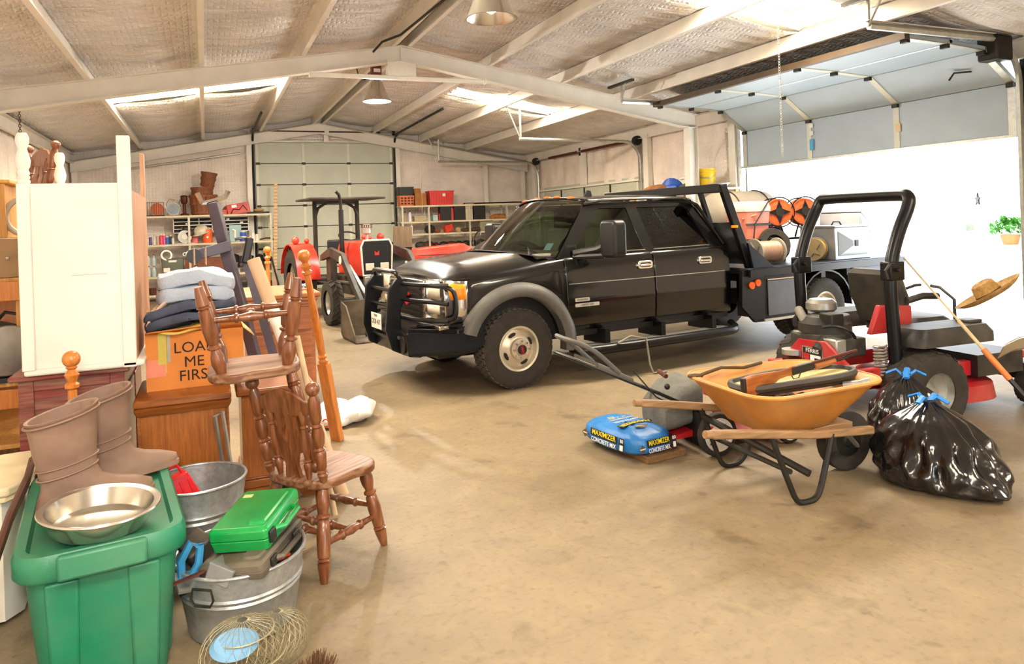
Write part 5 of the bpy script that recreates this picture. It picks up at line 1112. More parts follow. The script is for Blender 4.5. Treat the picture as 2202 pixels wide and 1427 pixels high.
for sg in (-1, 1): obj('handle_tube', MB().tube([(-.12, sg * .2, .26), (-.5, sg * .2, .45), (-.95, sg * .19, .66), (-1.1, sg * .15, .73), (-1.16, sg * .05, .755), (-1.17, 0, .76)], .013, 8), m_blk, PM)
obj('handle_housing', MB().loft([[(-.7, y, .56 + z) for y, z in rr(.42, .035, .012, 2)], [(-.95, y, .68 + z) for y, z in rr(.4, .045, .015, 2)]]), m_flare, PM)
obj('bail_bar', MB().tube(sm([(-.8, -.2, .62), (-.98, -.21, .79), (-1.1, -.18, .85), (-1.14, 0, .86), (-1.1, .18, .85), (-.98, .21, .79), (-.8, .2, .62)]), .016, 8), m_flare, PM)
obj('white_clamp', MB().cb((-.14, -.2, .275), (.09, .05, .05), (0, 30, 0)), m_white, PM, bevel=.01); obj('white_clamp', MB().cb((-.14, .2, .275), (.09, .05, .05), (0, 30, 0)), m_white, PM, bevel=.01)
obj('fold_knob', MB().ball((-.46, -.235, .5), .022, 10, (1, .7, 1)), m_blk, PM); obj('cable', MB().tube([(-.7, -.2, .63), (-.55, -.24, .44), (-.4, -.25, .36), (-.2, -.2, .3)], .005, 5), m_blk, PM)
obj('rear_flap', MB().box(-.2, -.17, -.24, .24, .05, .3), m_blk, PM)
obj('pull_cord_knob', MB().cyl((-.42, -.16, .55), (-.42, -.06, .57), .016, 8), m_rust, PM)
# ------------------------------------------------------------------ zero turn mower
m_zred = mat('zero_turn_red', '#b81c26', .35, 0, .1, 5, dust=.2)
m_zblk = mat('zero_turn_black', '#1c1d1c', .5, 0, .15, 8, dust=.15)
m_eng = mat('engine_grey', '#4c4a44', .55, .3, .25, 16)
ZT = thing('zero_turn_mower', 'red zero turn riding mower with tall black roll bar', 'riding mower', (4.86, 4.32, 0), -4)
def fatwheel(x, y, r, w_, nm):
    o = obj(nm, MB().lathe([(r * .5, -.5 * w_), (r * .75, -.54 * w_), (r * .92, -.5 * w_), (r * .985, -.36 * w_), (r * .985, .36 * w_), (r * .92, .5 * w_), (r * .75, .54 * w_), (r * .5, .5 * w_)], 36, axis_m((x, y, r), (0, 1, 0)), cap=False), m_tire, ZT)
    q = MB(); n = 22
    for i in range(n):
        for k in (-1, 1):
            a = 2 * pi * (i + .25 * k) / n; h = .09
            def P(rr_, aa, yy): return (x + rr_ * cos(aa), y + yy, r + rr_ * sin(aa))
            q.add([P(r * .97, a - h, k * .04 * w_), P(r * .97, a + h, k * .04 * w_), P(r * .96, a + h + .12, k * .46 * w_), P(r * .96, a - h + .12, k * .46 * w_), P(r, a - h * .8, k * .04 * w_), P(r, a + h * .8, k * .04 * w_), P(r * .985, a + h * .8 + .12, k * .45 * w_), P(r * .985, a - h * .8 + .12, k * .45 * w_)], [(4, 5, 6, 7), (0, 1, 5, 4), (1, 2, 6, 5), (2, 3, 7, 6), (3, 0, 4, 7)])
    t_ = obj('tread', q, m_tire, o, smooth=False); t_['kind'] = 'stuff'
    obj('rim', MB().lathe([(r * .52, -.46 * w_), (r * .45, -.3 * w_), (r * .2, -.2 * w_), (r * .12, -.35 * w_), (.001, -.35 * w_)], 28, axis_m((x, y, r), (0, 1, 0)), cap=False), m_galv, o)
    return o
fatwheel(.05, -.58, .3, .27, 'rear_wheel'); fatwheel(.05, .58, .3, .27, 'rear_wheel')
for y in (-.42, .42):
    fatwheel(1.42, y, .15, .14, 'caster_wheel'); obj('caster_fork', MB().tube([(1.42, y - .09, .15), (1.42, y - .09, .34), (1.36, y, .36), (1.36, y, .5)], .018, 6), m_zred, ZT)
obj('main_frame', MB().box(-.5, 1.2, -.4, -.33, .3, .42).box(-.5, 1.2, .33, .4, .3, .42).box(1.1, 1.42, -.45, .45, .4, .46).box(-.55, -.48, -.42, .42, .3, .42), m_zred, ZT, bevel=.008)
obj('mower_deck', MB().loft([[(x, y, .1) for x, y in rr(.75, 1.1, .3, 5, .78, .1)], [(x, y, .22) for x, y in rr(.72, 1.07, .3, 5, .78, .1)], [(x, y, .26) for x, y in rr(.6, .95, .25, 5, .78, .1)]]), m_zred, ZT)
rp = obj('rear_plate', MB().prism([(.24, .4), (-.24 - .2, .44), (-.44, .5), (-.22, .66), (.0, .66), (.1, .62), (.26, .5)][::-1], 'x', -.64, -.615).xf(Matrix.Translation((0, .06, 0))), m_zred, ZT, bevel=.005)
rp.data = MB().prism([(.3, .4), (.32, .47), (.14, .645), (-.12, .66), (-.36, .5), (-.38, .42)], 'x', -.64, -.615).mesh('rear_plate'); rp.data.materials.append(m_zred)
obj('rear_bumper_beam', MB().box(-.68, -.6, -.42, .38, .34, .42), m_zred, ZT, bevel=.01)
obj('side_rail', MB().box(-.62, -.1, -.46, -.4, .34, .47), m_zred, ZT, bevel=.008)
em = obj('maker_badge', MB().prism([(.1, .6), (.1, .5), (.0, .44), (-.1, .5), (-.1, .6)], 'x', -.643, -.6405), m_galv, rp)
obj('badge_field', MB().prism([(.092, .592), (.092, .505), (.0, .45), (-.092, .505), (-.092, .592)], 'x', -.6445, -.643), m_dark, em)
text('badge_lettering', 'FERRIS', .042, m_pw, em, (-.6455, 0, .572), (90, 0, -90), bold=.0003, sx=1.05, ext=.0005)
obj('badge_mark', MB().prism([(.02, .545), (-.08, .545), (-.08, .525), (-.02, .525), (-.02, .48), (.02, .46)], 'x', -.6465, -.6445), m_pw, em); obj('badge_flash', MB().prism([(.085, .55), (.03, .55), (.03, .47), (.085, .51)], 'x', -.6465, -.6445), m_zred, em)
for sg in (-1, 1):
    y = .46 if sg > 0 else -.5
    obj('roll_bar_hinge', MB().box(-.2, -.06, y - .05, y + .05, 1.12, 1.26), m_guard, ZT, bevel=.01); obj('hinge_pin', MB().tube([(-.22, y - .06, 1.24), (-.26, y - .06, 1.2), (-.24, y - .06, 1.14)], .012, 6).cyl((-.14, y - .08, 1.2), (-.14, y + .08, 1.2), .014, 8), m_dark, ZT)
    obj('coil_spring', MB().tube([(-.2 + .045 * cos(i * .7), sg * .43 + .045 * sin(i * .7), .4 + i * .0026) for i in range(0, 90)], .008, 5), m_galv, ZT)
    obj('rear_fender', MB().loft([[(x, y_, z) for x, y_ in rr(.78, .34, .08, 4, .3, sg * .52)] for z in (.63, .7)] + [[(x, y_, .76) for x, y_ in rr(.7, .28, .08, 4, .3, sg * .52)]]), m_zblk, ZT)
    obj('control_lever', MB().tube([(.72, sg * .3, .6), (.72, sg * .3, .9), (.78, sg * .12, .98), (.76, sg * .05, .99)], .014, 6), m_zblk, ZT)
half = lambda y: [(-.12, y, .42), (-.14, y, .8), (-.16, y, 1.2), (-.06, y, 1.48), (.05, y, 1.66), (.08, y * .96, 1.745), (.085, y * .8, 1.757)]
obj('roll_bar', MB().tube(sm(half(-.5) + half(.46)[::-1], 3), .048, 12), m_guard, ZT)
obj('engine_block', MB().cyl((-.3, 0, .44), (-.3, 0, .62), .19, 20).cb((-.3, 0, .52), (.3, .5, .14)), m_eng, ZT, bevel=.01)
obj('engine_shroud', MB().lathe([(.2, 0), (.2, .07), (.15, .12), (0, .13)], 24, Matrix.Translation((-.3, .02, .62))), m_zblk, ZT)
obj('air_cleaner', MB().lathe([(.1, 0), (.12, .02), (.12, .07), (.09, .1), (0, .1)], 20, Matrix.Translation((-.22, .14, .76))), m_galv, ZT)
obj('intake_elbow', MB().tube([(-.4, .2, .78), (-.44, .1, .72), (-.44, .02, .62), (-.44, -.04, .52)], .035, 10), mat('intake_grey', '#8a857a', .6), ZT)
obj('oil_filter', MB().cyl((-.5, -.12, .5), (-.42, -.12, .58), .05, 14), m_zblk, ZT); obj('carburettor', MB().cb((-.36, -.12, .73), (.12, .14, .1)), m_dark, ZT, bevel=.01); obj('muffler', MB().cyl((-.46, -.28, .45), (-.46, .28, .45), .055, 12), m_rust, ZT)
oc_ = obj('oil_cooler', MB().prism([(-.12, .68), (.3, .68), (.3, .88), (-.02, .9)], 'y', -.27, -.22), m_zred, ZT, bevel=.008); obj('cooler_label', MB().box(.08, .17, -.274, -.27, .72, .85), m_white, oc_)
st_ = obj('seat_cushion', MB().loft([[(x, y, .64) for x, y in rr(.48, .5, .08, 4, .55, 0)], [(x, y, .72) for x, y in rr(.5, .52, .1, 4, .55, 0)], [(x, y, .76) for x, y in rr(.42, .44, .1, 4, .55, 0)]]), m_zblk, ZT)
obj('seat_back', MB().loft([[(x, y, .72) for x, y in rr(.12, .46, .05, 4, .3, 0)], [(x, y, .95) for x, y in rr(.14, .54, .06, 4, .24, 0)], [(x, y, 1.12) for x, y in rr(.13, .5, .06, 4, .2, 0)], [(x, y, 1.16) for x, y in rr(.08, .4, .04, 4, .2, 0)]]), m_zblk, st_)
obj('arm_rest', MB().tube([(.24, -.28, .92), (.4, -.29, .95), (.55, -.29, .94)], .028, 8), m_zblk, st_); obj('arm_rest', MB().tube([(.24, .28, .92), (.4, .29, .95), (.55, .29, .94)], .028, 8), m_zblk, st_)
obj('floor_pan', MB().box(.75, 1.25, -.46, .4, .3, .47), m_zblk, ZT); obj('front_guard', MB().box(1.35, 1.44, -.45, .45, .2, .34), m_zblk, ZT, bevel=.01)
obj('control_panel', MB().box(.5, .64, -.6, -.48, .76, .785), m_zblk, ZT, bevel=.008)
# straw hat on the mower lever
SH = thing('straw_hat', 'woven straw hat hanging over the mower lever', 'hat', (5.2, 3.44, 1.0), rot=(0, 0, 0))
SH.rotation_euler = Vector((-.32, .45, .85)).to_track_quat('Z', 'Y').to_euler()
m_straw = mat('straw', '#b08a50', .8, 0, .25, 30, .5, 90)
obj('brim', MB().lathe([(.1, .0), (.15, -.005), (.2, .012), (.235, .035), (.238, .04), (.2, .018), (.15, .002), (.1, .008)], 36, cap=False), m_straw, SH)
obj('crown', MB().lathe([(.1, .0), (.095, .06), (.085, .1), (.06, .115), (.03, .1), (0, .098)], 28, Matrix.Diagonal((1.1, .9, 1, 1)), cap=False), m_straw, SH)
obj('hat_band', MB().lathe([(.102, .004), (.1, .03)], 28, Matrix.Diagonal((1.11, .91, 1, 1)), cap=False), m_dark, SH)
# string trimmer leaning on the mower
TR = thing('garden_hoe', 'long handled garden tool with orange grip leaning on the riding mower', 'garden tool', (4.98, 3.12, 0))
A_, B_, C_ = Vector((-.17, .7, 1.28)), Vector((-.055, .2, .66)), Vector((0.03, -.06, .32))
obj('shaft', MB().cyl(A_, B_, .008, 8).tube([B_ + (A_ - B_) * .3, B_], .013, 8), mat('pale_shaft', '#c8b48a', .5), TR); obj('orange_grip', MB().tube([B_, B_.lerp(C_, .55)], .02, 10), mat('grip_orange', '#e07a3a', .5), TR)
obj('lower_shaft', MB().tube([B_.lerp(C_, .5), C_, Vector((.08, -.2, .02))], .017, 8), m_blk, TR); obj('steel_blade', MB().grid(lambda u, v: (-.02 + .2 * u, .08 - .12 * u + .05 * v, .7 + .06 * u - .1 * v + .03 * sin(pi * u)), 6, 6), m_stain, TR, solid=.006)
# black refuse sacks
m_sack = mat('black_bin_liner', '#0e0e0e', .2, 0, .1, 6, .35, 16, coat=.4, spec=.7)
m_tie = mat('blue_tie', '#2a86dc', .4, 0, .05)
def sack(lab, loc, rx, ry, h, seed, rz=0, tip=None, lean=(0, 0)):
    t = thing('refuse_sack', lab, 'trash bag', loc, rz, 'black refuse sacks'); rg_ = random.Random(seed); ph = [rg_.uniform(0, 6) for _ in range(6)]
    def fn(u, v):
        th = 2 * pi * u; prof = [(0, 0), (.7, .0), (.95, .08), (1.03, .22), (1.0, .4), (.86, .6), (.6, .78), (.3, .9), (.1, .97), (.12, 1.0)]
        k = v * 9; i = min(8, int(k)); f = k - i; r = lerp(prof[i][0], prof[i + 1][0], f); z = lerp(prof[i][1], prof[i + 1][1], f)
        g = 1 + .05 * sin(2 * th + ph[0]) + .035 * sin(5 * th + ph[1] + 3 * z) + (.06 * abs(sin(9 * th + ph[2] + .6 * sin(5 * z))) + .035 * sin(17 * th + ph[3])) * min(1, z * 2.2) + .03 * sin(7 * th + 14 * z + ph[4]) + .02 * sin(13 * th - 21 * z) + .012 * sin(29 * th + 9 * z)
        x, y = rx * r * g * cos(th), ry * r * g * sin(th)
        if tip:
            d = max(0, cos(th - tip[0])) ** 6 * max(0, 1 - z * 2.4); x += tip[1] * d * cos(tip[0]) * r; y += tip[1] * d * sin(tip[0]) * r
        return (x + lean[0] * z, y + lean[1] * z, h * z)
    obj('sack_film', MB().grid(fn, 150, 60), m_sack, t, ang=70)
    q = MB()
    for k in range(4):
        a = R(20 + 95 * k); q.tube([(lean[0] + .01 * cos(a), lean[1] + .01 * sin(a), h * .95), (lean[0] + .06 * cos(a), lean[1] + .06 * sin(a), h + .02), (lean[0] + .12 * cos(a), lean[1] + .12 * sin(a), h - .01)], .02, 6, flat=.5)
    obj('drawstring', q, m_tie, t)
    return t
sack('black refuse sack in front with blue drawstring and pointed corner', (3.99, 3.01, .002), .3, .34, .46, 11, -20, (R(-62), .14), (.08, .17))
sack('black refuse sack behind the other against the mower wheel', (4.33, 3.46, .002), .21, .23, .52, 5, 10, None, (.08, .04))
for o_ in ZT.children:
    if o_.name.split('.')[0] in ('rear_plate', 'rear_bumper_beam'): o_.location.x += .14; o_.location.y -= .06; o_.location.z -= .05; o_.scale = (1, 1.12, 1.06)
for o_ in ZT.children:
    if o_.name.split('.')[0] in ('engine_block', 'engine_shroud', 'air_cleaner', 'intake_elbow', 'carburettor', 'oil_filter'): o_.location.z += .07
obj('valve_cover', MB().cb((-.42, -.2, .6), (.1, .16, .14)), m_galv, ZT, bevel=.012)
obj('blower_housing', MB().cyl((-.24, .02, .66), (-.24, .02, .82), .15, 20), m_eng, ZT, bevel=.01)
obj('fuel_hose', MB().tube(sm([(-.2, -.2, .6), (-.3, -.28, .72), (-.42, -.2, .78), (-.46, 0, .7)]), .012, 6), m_blk, ZT)
obj('drive_pulley', MB().cyl((-.5, .16, .5), (-.5, .16, .54), .09, 18), m_galv, ZT)
# ------------------------------------------------------------------ what the truck carries
def TW(s, y, z): a = R(6); return (2.71 + s * cos(a) - y * sin(a), 7.51 + s * sin(a) + y * cos(a), z)
m_tank = mat('tan_tank', '#9a9080', .5, 0, .08, 4); m_coral = mat('coral_plastic', '#f08a70', .45, 0, .06, 4); m_hose = mat('orange_hose', '#e8682c', .5, 0, .12, 20)
PK = thing('water_tank', 'large grey tank lying on a frame in the truck bed', 'tank', TW(4.6, .45, 1.0), 6)
obj('tank_shell', MB().lathe([(0, -.62), (.2, -.6), (.3, -.52), (.33, -.42), (.33, .42), (.3, .52), (.2, .6), (0, .62)], 32, axis_m((0, 0, .64), (1, 0, 0))), m_tank, PK)
obj('tank_frame', MB().box(-.5, -.44, -.34, .34, 0, .42).box(.44, .5, -.34, .34, 0, .42).box(-.5, .5, -.36, -.3, 0, .05).box(-.5, .5, .3, .36, 0, .05), m_guard, PK)
for x in (-.3, .3): obj('tank_strap', MB().tube([(x, .338 * cos(2 * pi * i / 28), .64 + .338 * sin(2 * pi * i / 28)) for i in range(28)], .01, 5, closed=True), m_dark, PK)
ST = thing('bed_equipment_stand', 'black steel equipment stand in the truck bed', 'stand', TW(4.4, -.32, 1.0), 6)
obj('stand_top', MB().box(-.72, .85, -.2, .22, .27, .3), m_guard, ST)
for x in (-.68, 0, .8):
    for y in (-.17, .19): obj('stand_leg', MB().box(x - .02, x + .02, y - .02, y + .02, 0, .27), m_guard, ST)
CX = thing('pump_box', 'coral pink pump box with grey lid strapped on the truck bed', 'box', TW(3.96, -.3, 1.3), 6)
obj('shell', MB().loft([rrect(.4, .32, .03, 0), rrect(.46, .36, .03, .36)]), m_coral, CX, bevel=.008); obj('lid', MB().loft([rrect(.48, .38, .03, .36), rrect(.48, .38, .03, .42), rrect(.42, .34, .03, .5)]), mat('grey_lid', '#c8c0b4', .5), CX, bevel=.008)
obj('strap', MB().box(-.22, .22, -.186, -.176, .18, .2).box(-.24, .24, -.185, -.18, .19, .21), m_blk, CX); obj('diagonal_strap', MB().tube([(.18, -.2, .5), (-.08, -.19, .2), (-.1, -.18, .0)], .009, 5), m_blk, CX); obj('spout', MB().cyl((-.24, -.12, .27), (-.06, -.2, .32), .014, 8), m_coral, CX)
def reel(lab, loc):
    t = thing('hose_reel', lab, 'hose reel', loc, 6, 'orange hose reels on the truck'); mt = axis_m((0, 0, 0), (-.55, -1, .05))
    obj('hose_coil', MB().lathe([(.1, -.11), (.17, -.11), (.185, -.08), (.17, -.05), (.188, -.02), (.172, .01), (.188, .04), (.172, .07), (.18, .1), (.1, .11)], 32, mt, cap=False), m_hose, t)
    for z in (-.13, .13):
        fl = MB().tube([(.2 * cos(2 * pi * i / 28), .2 * sin(2 * pi * i / 28), z) for i in range(28)], .009, 6, closed=True)
        obj('flange_ring', fl.xf(mt), m_guard, t)
    obj('hub_plate', MB().prism([((.16 if k % 2 == 0 else .06) * cos(2 * pi * k / 8), (.16 if k % 2 == 0 else .06) * sin(2 * pi * k / 8)) for k in range(8)], 'z', .118, .128).xf(mt), m_guard, t); obj('hub', MB().cyl((0, 0, -.14), (0, 0, .14), .06, 14).xf(mt), m_dark, t)
    obj('inner_disc', MB().cyl((0, 0, .09), (0, 0, .105), .16, 24).xf(mt), m_hose, t)
    obj('reel_stand', MB().tube([(-.16, 0, -.35), (0, 0, 0), (.16, 0, -.35)], .014, 6), m_guard, t)
    return t
reel('orange hose reel beside the coral pump box on the truck', TW(4.46, -.34, 1.64)); reel('orange hose reel farther back on the truck bed', TW(4.98, -.34, 1.64))
def spool(nm, lab, loc, rz, r, l, rc_, mf, mr):
    t = thing(nm, lab, 'spool', loc, rz); mt = axis_m((0, 0, r), (1, 0, 0))
    for z in (-l / 2, l / 2 - .02): obj('flange', MB().cyl((0, 0, z), (0, 0, z + .02), r, 28).xf(mt), mf, t, bevel=.004)
    obj('winding', MB().lathe([(rc_ + (.006 if k % 2 else 0), lerp(-l / 2 + .02, l / 2 - .02, k / 30)) for k in range(31)], 28, mt), mr, t)
    obj('star_plate', MB().prism([((.8 * r if k % 2 == 0 else .34 * r) * cos(2 * pi * k / 10), (.8 * r if k % 2 == 0 else .34 * r) * sin(2 * pi * k / 10)) for k in range(10)], 'z', -l / 2 - .01, -l / 2).xf(mt), mf, t)
    return t
spool('wire_spool', 'grey wire spool with a star shaped flange on the truck bed', TW(3.62, -.88, 1.0), 0, .165, .38, .125, mat('spool_grey', '#a09a8a', .5, .2, .1), mat('wire_wrap', '#a88870', .5, .3, .1))
spool('rope_spool', 'yellow rope spool beside the metal toolbox on the truck', TW(4.5, -.9, 1.0), 30, .15, .2, .125, mat('spool_brown', '#7a6a4a', .6), mat('yellow_rope', '#c8a050', .8, 0, .2, 30))
m_alub = mat('brushed_box', '#8c9298', .35, .6, .08, 6)
def pyrbox(nm, lab, loc, rz, rot=None):
    t = thing(nm, lab, 'toolbox', loc, rz, rot=rot)
    obj('box_shell', MB().box(-.36, .36, -.24, .3, 0, .42), m_alub, t, bevel=.008)
    obj('pyramid_door', MB().add([(-.3, -.245, .05), (.3, -.245, .05), (.3, -.245, .37), (-.3, -.245, .37), (-.06, -.29, .18), (.06, -.29, .18), (.06, -.29, .24), (-.06, -.29, .24)], [(0, 1, 5, 4), (1, 2, 6, 5), (2, 3, 7, 6), (3, 0, 4, 7), (4, 5, 6, 7)]), m_alub, t, smooth=False)
    obj('paddle_latch', MB().box(-.03, .03, -.3, -.29, .17, .25), m_dark, t); obj('lid', MB().box(-.37, .37, -.25, .31, .42, .445), m_alub, t, bevel=.006); obj('lid_handle', MB().tube([(-.1, 0, .445), (-.06, 0, .49), (.06, 0, .49), (.1, 0, .445)], .01, 6), m_blk, t)
    return t
pyrbox('metal_toolbox', 'metal toolbox with pyramid shaped door on the truck bed', TW(5.02, -.85, 1.0), 6)
pyrbox('metal_toolbox', 'tilted metal toolbox at the tail of the truck bed', TW(5.78, -.45, 1.1), 0, (0, 16, 30))
tag(obj('spare_tyre', MB().lathe([(.12, -.06), (.2, -.07), (.23, 0), (.2, .07), (.12, .06)], 28, axis_m((0, 0, .22), (-.3, -1, .35)), cap=False), m_tire, loc=TW(4.15, -.55, 1.0)), 'black spare tyre leaning behind the wire spool on the truck', 'tyre')
ORD = ['first', 'second', 'third', 'fourth', 'fifth', 'sixth', 'seventh', 'eighth', 'ninth', 'tenth', 'eleventh', 'twelfth', 'thirteenth', 'fourteenth', 'fifteenth', 'sixteenth']
# ------------------------------------------------------------------ red tractor with loader
m_tred = mat('tractor_red', '#d8301e', .35, 0, .1, 5, dust=.15)
m_tgry = mat('tractor_grey', '#2e2b26', .55, .2, .2, 9, dust=.15)
m_buck = mat('worn_bucket_steel', '#574a3a', .6, .3, .3, 7, dust=.25)
TT = thing('red_tractor', 'red tractor with sunshade and front loader facing the camera', 'tractor', (2.62, 12.45, 0), 7)
def twheel(par, x, y, r, w_, lugs, mm=None):
    sg = -1 if x < 0 else 1
    o = obj('tractor_wheel', MB().lathe([(r * .55, -.5 * w_), (r * .8, -.54 * w_), (r * .94, -.48 * w_), (r * .955, .48 * w_), (r * .8, .54 * w_), (r * .55, .5 * w_)], 36, axis_m((x, y, r), (1, 0, 0)), cap=False), m_tire, par)
    q = MB()
    for i in range(lugs):
        for k in (-1, 1):
            a = 2 * pi * (i + .25 * k) / lugs; h = pi / lugs * .42
            def P(rr_, aa, xx): return (x + xx, y + rr_ * cos(aa), r + rr_ * sin(aa))
            q.add([P(r * .93, a - h, 0), P(r * .93, a + h, 0), P(r * .92, a + h + .2, k * .48 * w_), P(r * .92, a - h + .2, k * .48 * w_), P(r, a - h, 0), P(r, a + h, 0), P(r * .98, a + h + .2, k * .48 * w_), P(r * .98, a - h + .2, k * .48 * w_)], [(4, 5, 6, 7), (0, 1, 5, 4), (1, 2, 6, 5), (2, 3, 7, 6), (3, 0, 4, 7)])
    t_ = obj('tread', q, m_tire, o, smooth=False); t_['kind'] = 'stuff'
    obj('wheel_disc', MB().lathe([(r * .56, .3 * w_), (r * .5, .1 * w_), (r * .2, .15 * w_), (.001, .2 * w_)], 24, axis_m((x, y, r), (sg, 0, 0)), cap=False), m_galv, o)
for x in (-.72, .72): twheel(TT, x * .95, 0, .38, .2, 18); twheel(TT, x * 1.05, 1.9, .64, .34, 20)
obj('chassis', MB().box(-.16, .16, -.15, 2.0, .42, .74).box(-.62, .62, -.06, .06, .34, .44).cyl((-.7, 1.9, .64), (.7, 1.9, .64), .1), m_tgry, TT, bevel=.01)
hd = obj('hood', MB().loft([[(x, y, z) for x, z in ((-.25, .8), (-.26, 1.25), (-.22, 1.38), (.22, 1.38), (.26, 1.25), (.25, .8))] for y in (-.3, 1.05)]), m_tred, TT, bevel=.02)
gr_ = obj('grille', MB().prism([(-.25, .82), (-.27, 1.3), (-.22, 1.4), (.22, 1.4), (.27, 1.3), (.25, .82)], 'y', -.34, -.3), m_blk, TT, bevel=.006)
obj('grille_frame', MB().tube([(-.25, -.345, .82), (-.272, -.345, 1.3), (-.22, -.345, 1.405), (.22, -.345, 1.405), (.272, -.345, 1.3), (.25, -.345, .82)], .018, 6, closed=True), m_white, gr_)
for x in (-.13, .13): obj('head_lamp', MB().box(x - .075, x + .075, -.352, -.34, .9, 1.02), m_lens, gr_, bevel=.006)
obj('emblem', MB().prism([(-.04, 1.15), (.04, 1.15), (.04, 1.23), (0, 1.19), (-.04, 1.23)], 'y', -.35, -.34), m_tred, gr_)
obj('bumper', MB().box(-.24, .24, -.4, -.3, .66, .8), m_galv, TT, bevel=.01)
ex = obj('exhaust_stack', MB().cyl((-.34, .5, 1.05), (-.34, .5, 1.95), .045, 12), m_blk, TT); obj('exhaust_tip', MB().tube([(-.34, .5, 1.95), (-.34, .5, 2.1), (-.38, .46, 2.22), (-.46, .4, 2.28)], .028, 8), m_dark, ex)
pc = obj('pre_cleaner', MB().lathe([(.03, 1.36), (.03, 1.5), (.09, 1.52), (.09, 1.62), (.1, 1.63), (.1, 1.66), (.05, 1.68), (0, 1.68)], 18, Matrix.Translation((.02, .2, 0))), m_galv, TT); obj('bowl_cap', MB().cyl((.02, .2, 1.62), (.02, .2, 1.67), .1, 18), m_rust, pc)
for sg in (-1, 1):
    rg = []
    for i in range(11):
        a = R(lerp(10, 175, i / 10)); rg.append([(sg * .56, 1.9 + .72 * cos(a), .64 + .72 * sin(a)), (sg * .96, 1.9 + .72 * cos(a), .64 + .72 * sin(a)), (sg * .96, 1.9 + .7 * cos(a), .64 + .7 * sin(a)), (sg * .56, 1.9 + .7 * cos(a), .64 + .7 * sin(a))])
    fn_ = obj('rear_fender', MB().loft(rg).prism([(1.9 + .7 * cos(R(lerp(10, 175, i / 10))), .64 + .7 * sin(R(lerp(10, 175, i / 10)))) for i in range(11)], 'x', sg * .54, sg * .56), m_tred, TT)
    obj('fender_lamp', MB().ball((sg * .84, 1.8, 1.42), .075, 14), m_tred, fn_); obj('fender_lamp', MB().ball((sg * .62, 1.84, 1.4), .05, 12), m_tred, fn_)
    obj('roll_post', MB().box(sg * .42 - .035, sg * .42 + .035, 1.9, 1.98, .9, 2.15), m_tgry, TT, bevel=.008); obj('post_brace', MB().tube([(sg * .42, 1.92, 1.85), (sg * .36, 1.92, 2.02), (sg * .2, 1.92, 2.12)], .03, 6), m_tgry, TT)
    la = obj('loader_arm', MB().loft([[(sg * .58 - .035, p[0], p[1] - h), (sg * .58 + .035, p[0], p[1] - h), (sg * .58 + .035, p[0], p[1] + h), (sg * .58 - .035, p[0], p[1] + h)] for p, h in (((.95, 1.1), .05), ((.35, 1.22), .08), ((-.35, 1.12), .09), ((-.75, .8), .08), ((-1.45, .3), .06))]), m_tgry, TT, bevel=.006)
    obj('lift_cylinder', MB().cyl((sg * .5, .3, .7), (sg * .52, -.75, .72), .035, 10), m_tgry, la); obj('tilt_cylinder', MB().cyl((sg * .5, -.4, 1.0), (sg * .5, -1.4, .5), .032, 10), m_galv, la)
    obj('loader_mount', MB().box(sg * .5 - .06, sg * .5 + .06, .5, .75, .5, 1.25), m_tgry, la, bevel=.006)
    obj('round_decal', MB().cyl((sg * .618, -.3, 1.1), (sg * .624, -.3, 1.1), .07, 18), m_white, la)
obj('canopy', MB().box(-.72, .72, 1.1, 2.2, 2.16, 2.2), m_tgry, TT, bevel=.01); obj('roll_bar_top', MB().box(-.45, .45, 1.9, 1.98, 2.1, 2.17), m_tgry, TT)
bk_ = [(-1.5, .55), (-1.5, .1), (-1.6, .02), (-2.2, .0), (-2.2, .02), (-1.62, .05), (-1.54, .12), (-1.53, .55)]
bu = obj('loader_bucket', MB().prism(bk_, 'x', -1.0, .82), m_buck, TT)
for x in (-1.0, .8): obj('bucket_side', MB().prism([(-1.5, .55), (-1.5, .08), (-1.6, .01), (-2.2, .0), (-2.1, .14), (-1.75, .5)], 'x', x, x + .02), m_buck, bu)
se_ = obj('seat', MB().box(-.22, .22, 1.5, 1.85, .95, 1.05).box(-.22, .22, 1.82, 1.9, 1.0, 1.4), m_blk, TT, bevel=.03)
obj('steering_wheel', MB().tube([(.18 * cos(2 * pi * i / 18), 1.2 + .16 * sin(2 * pi * i / 18), 1.47 + .08 * sin(2 * pi * i / 18)) for i in range(18)], .014, 6, closed=True), m_blk, TT); obj('dash', MB().box(-.2, .2, .98, 1.15, .9, 1.4), m_blk, TT, bevel=.02)
obj('step_plate', MB().box(-.55, .55, 1.15, 1.5, .6, .64), m_tgry, TT); obj('beacon', MB().ball((.2, .9, 1.44), .05, 12), m_tred, TT)
# second tractor standing across behind the truck
T2 = thing('old_red_tractor', 'old red tractor standing sideways behind the black truck', 'tractor', (3.75, 14.1, 0))
obj('hood', MB().loft([[(x, y, z) for y, z in ((-.24, z0), (-.27, z0 + .2), (-.2, z1), (.2, z1), (.27, z0 + .2), (.24, z0))] for x, z0, z1 in ((0, .82, 1.14), (.12, .82, 1.16), (1.1, .86, 1.22), (1.25, .95, 1.14))]), m_tred, T2, bevel=.02)
obj('grille', MB().box(-.1, .01, -.22, .22, .8, 1.12), m_blk, T2, bevel=.02); obj('round_lamp', MB().cyl((1.08, -.29, .98), (1.08, -.26, .98), .07, 18), m_lens, T2); obj('side_panel_seam', MB().box(.1, 1.05, -.276, -.27, 1.02, 1.03), m_rust, T2)
obj('chassis', MB().box(0, 2.4, -.14, .14, .4, .72), m_tgry, T2)
T2r = Matrix.Rotation(R(90), 4, 'Z')
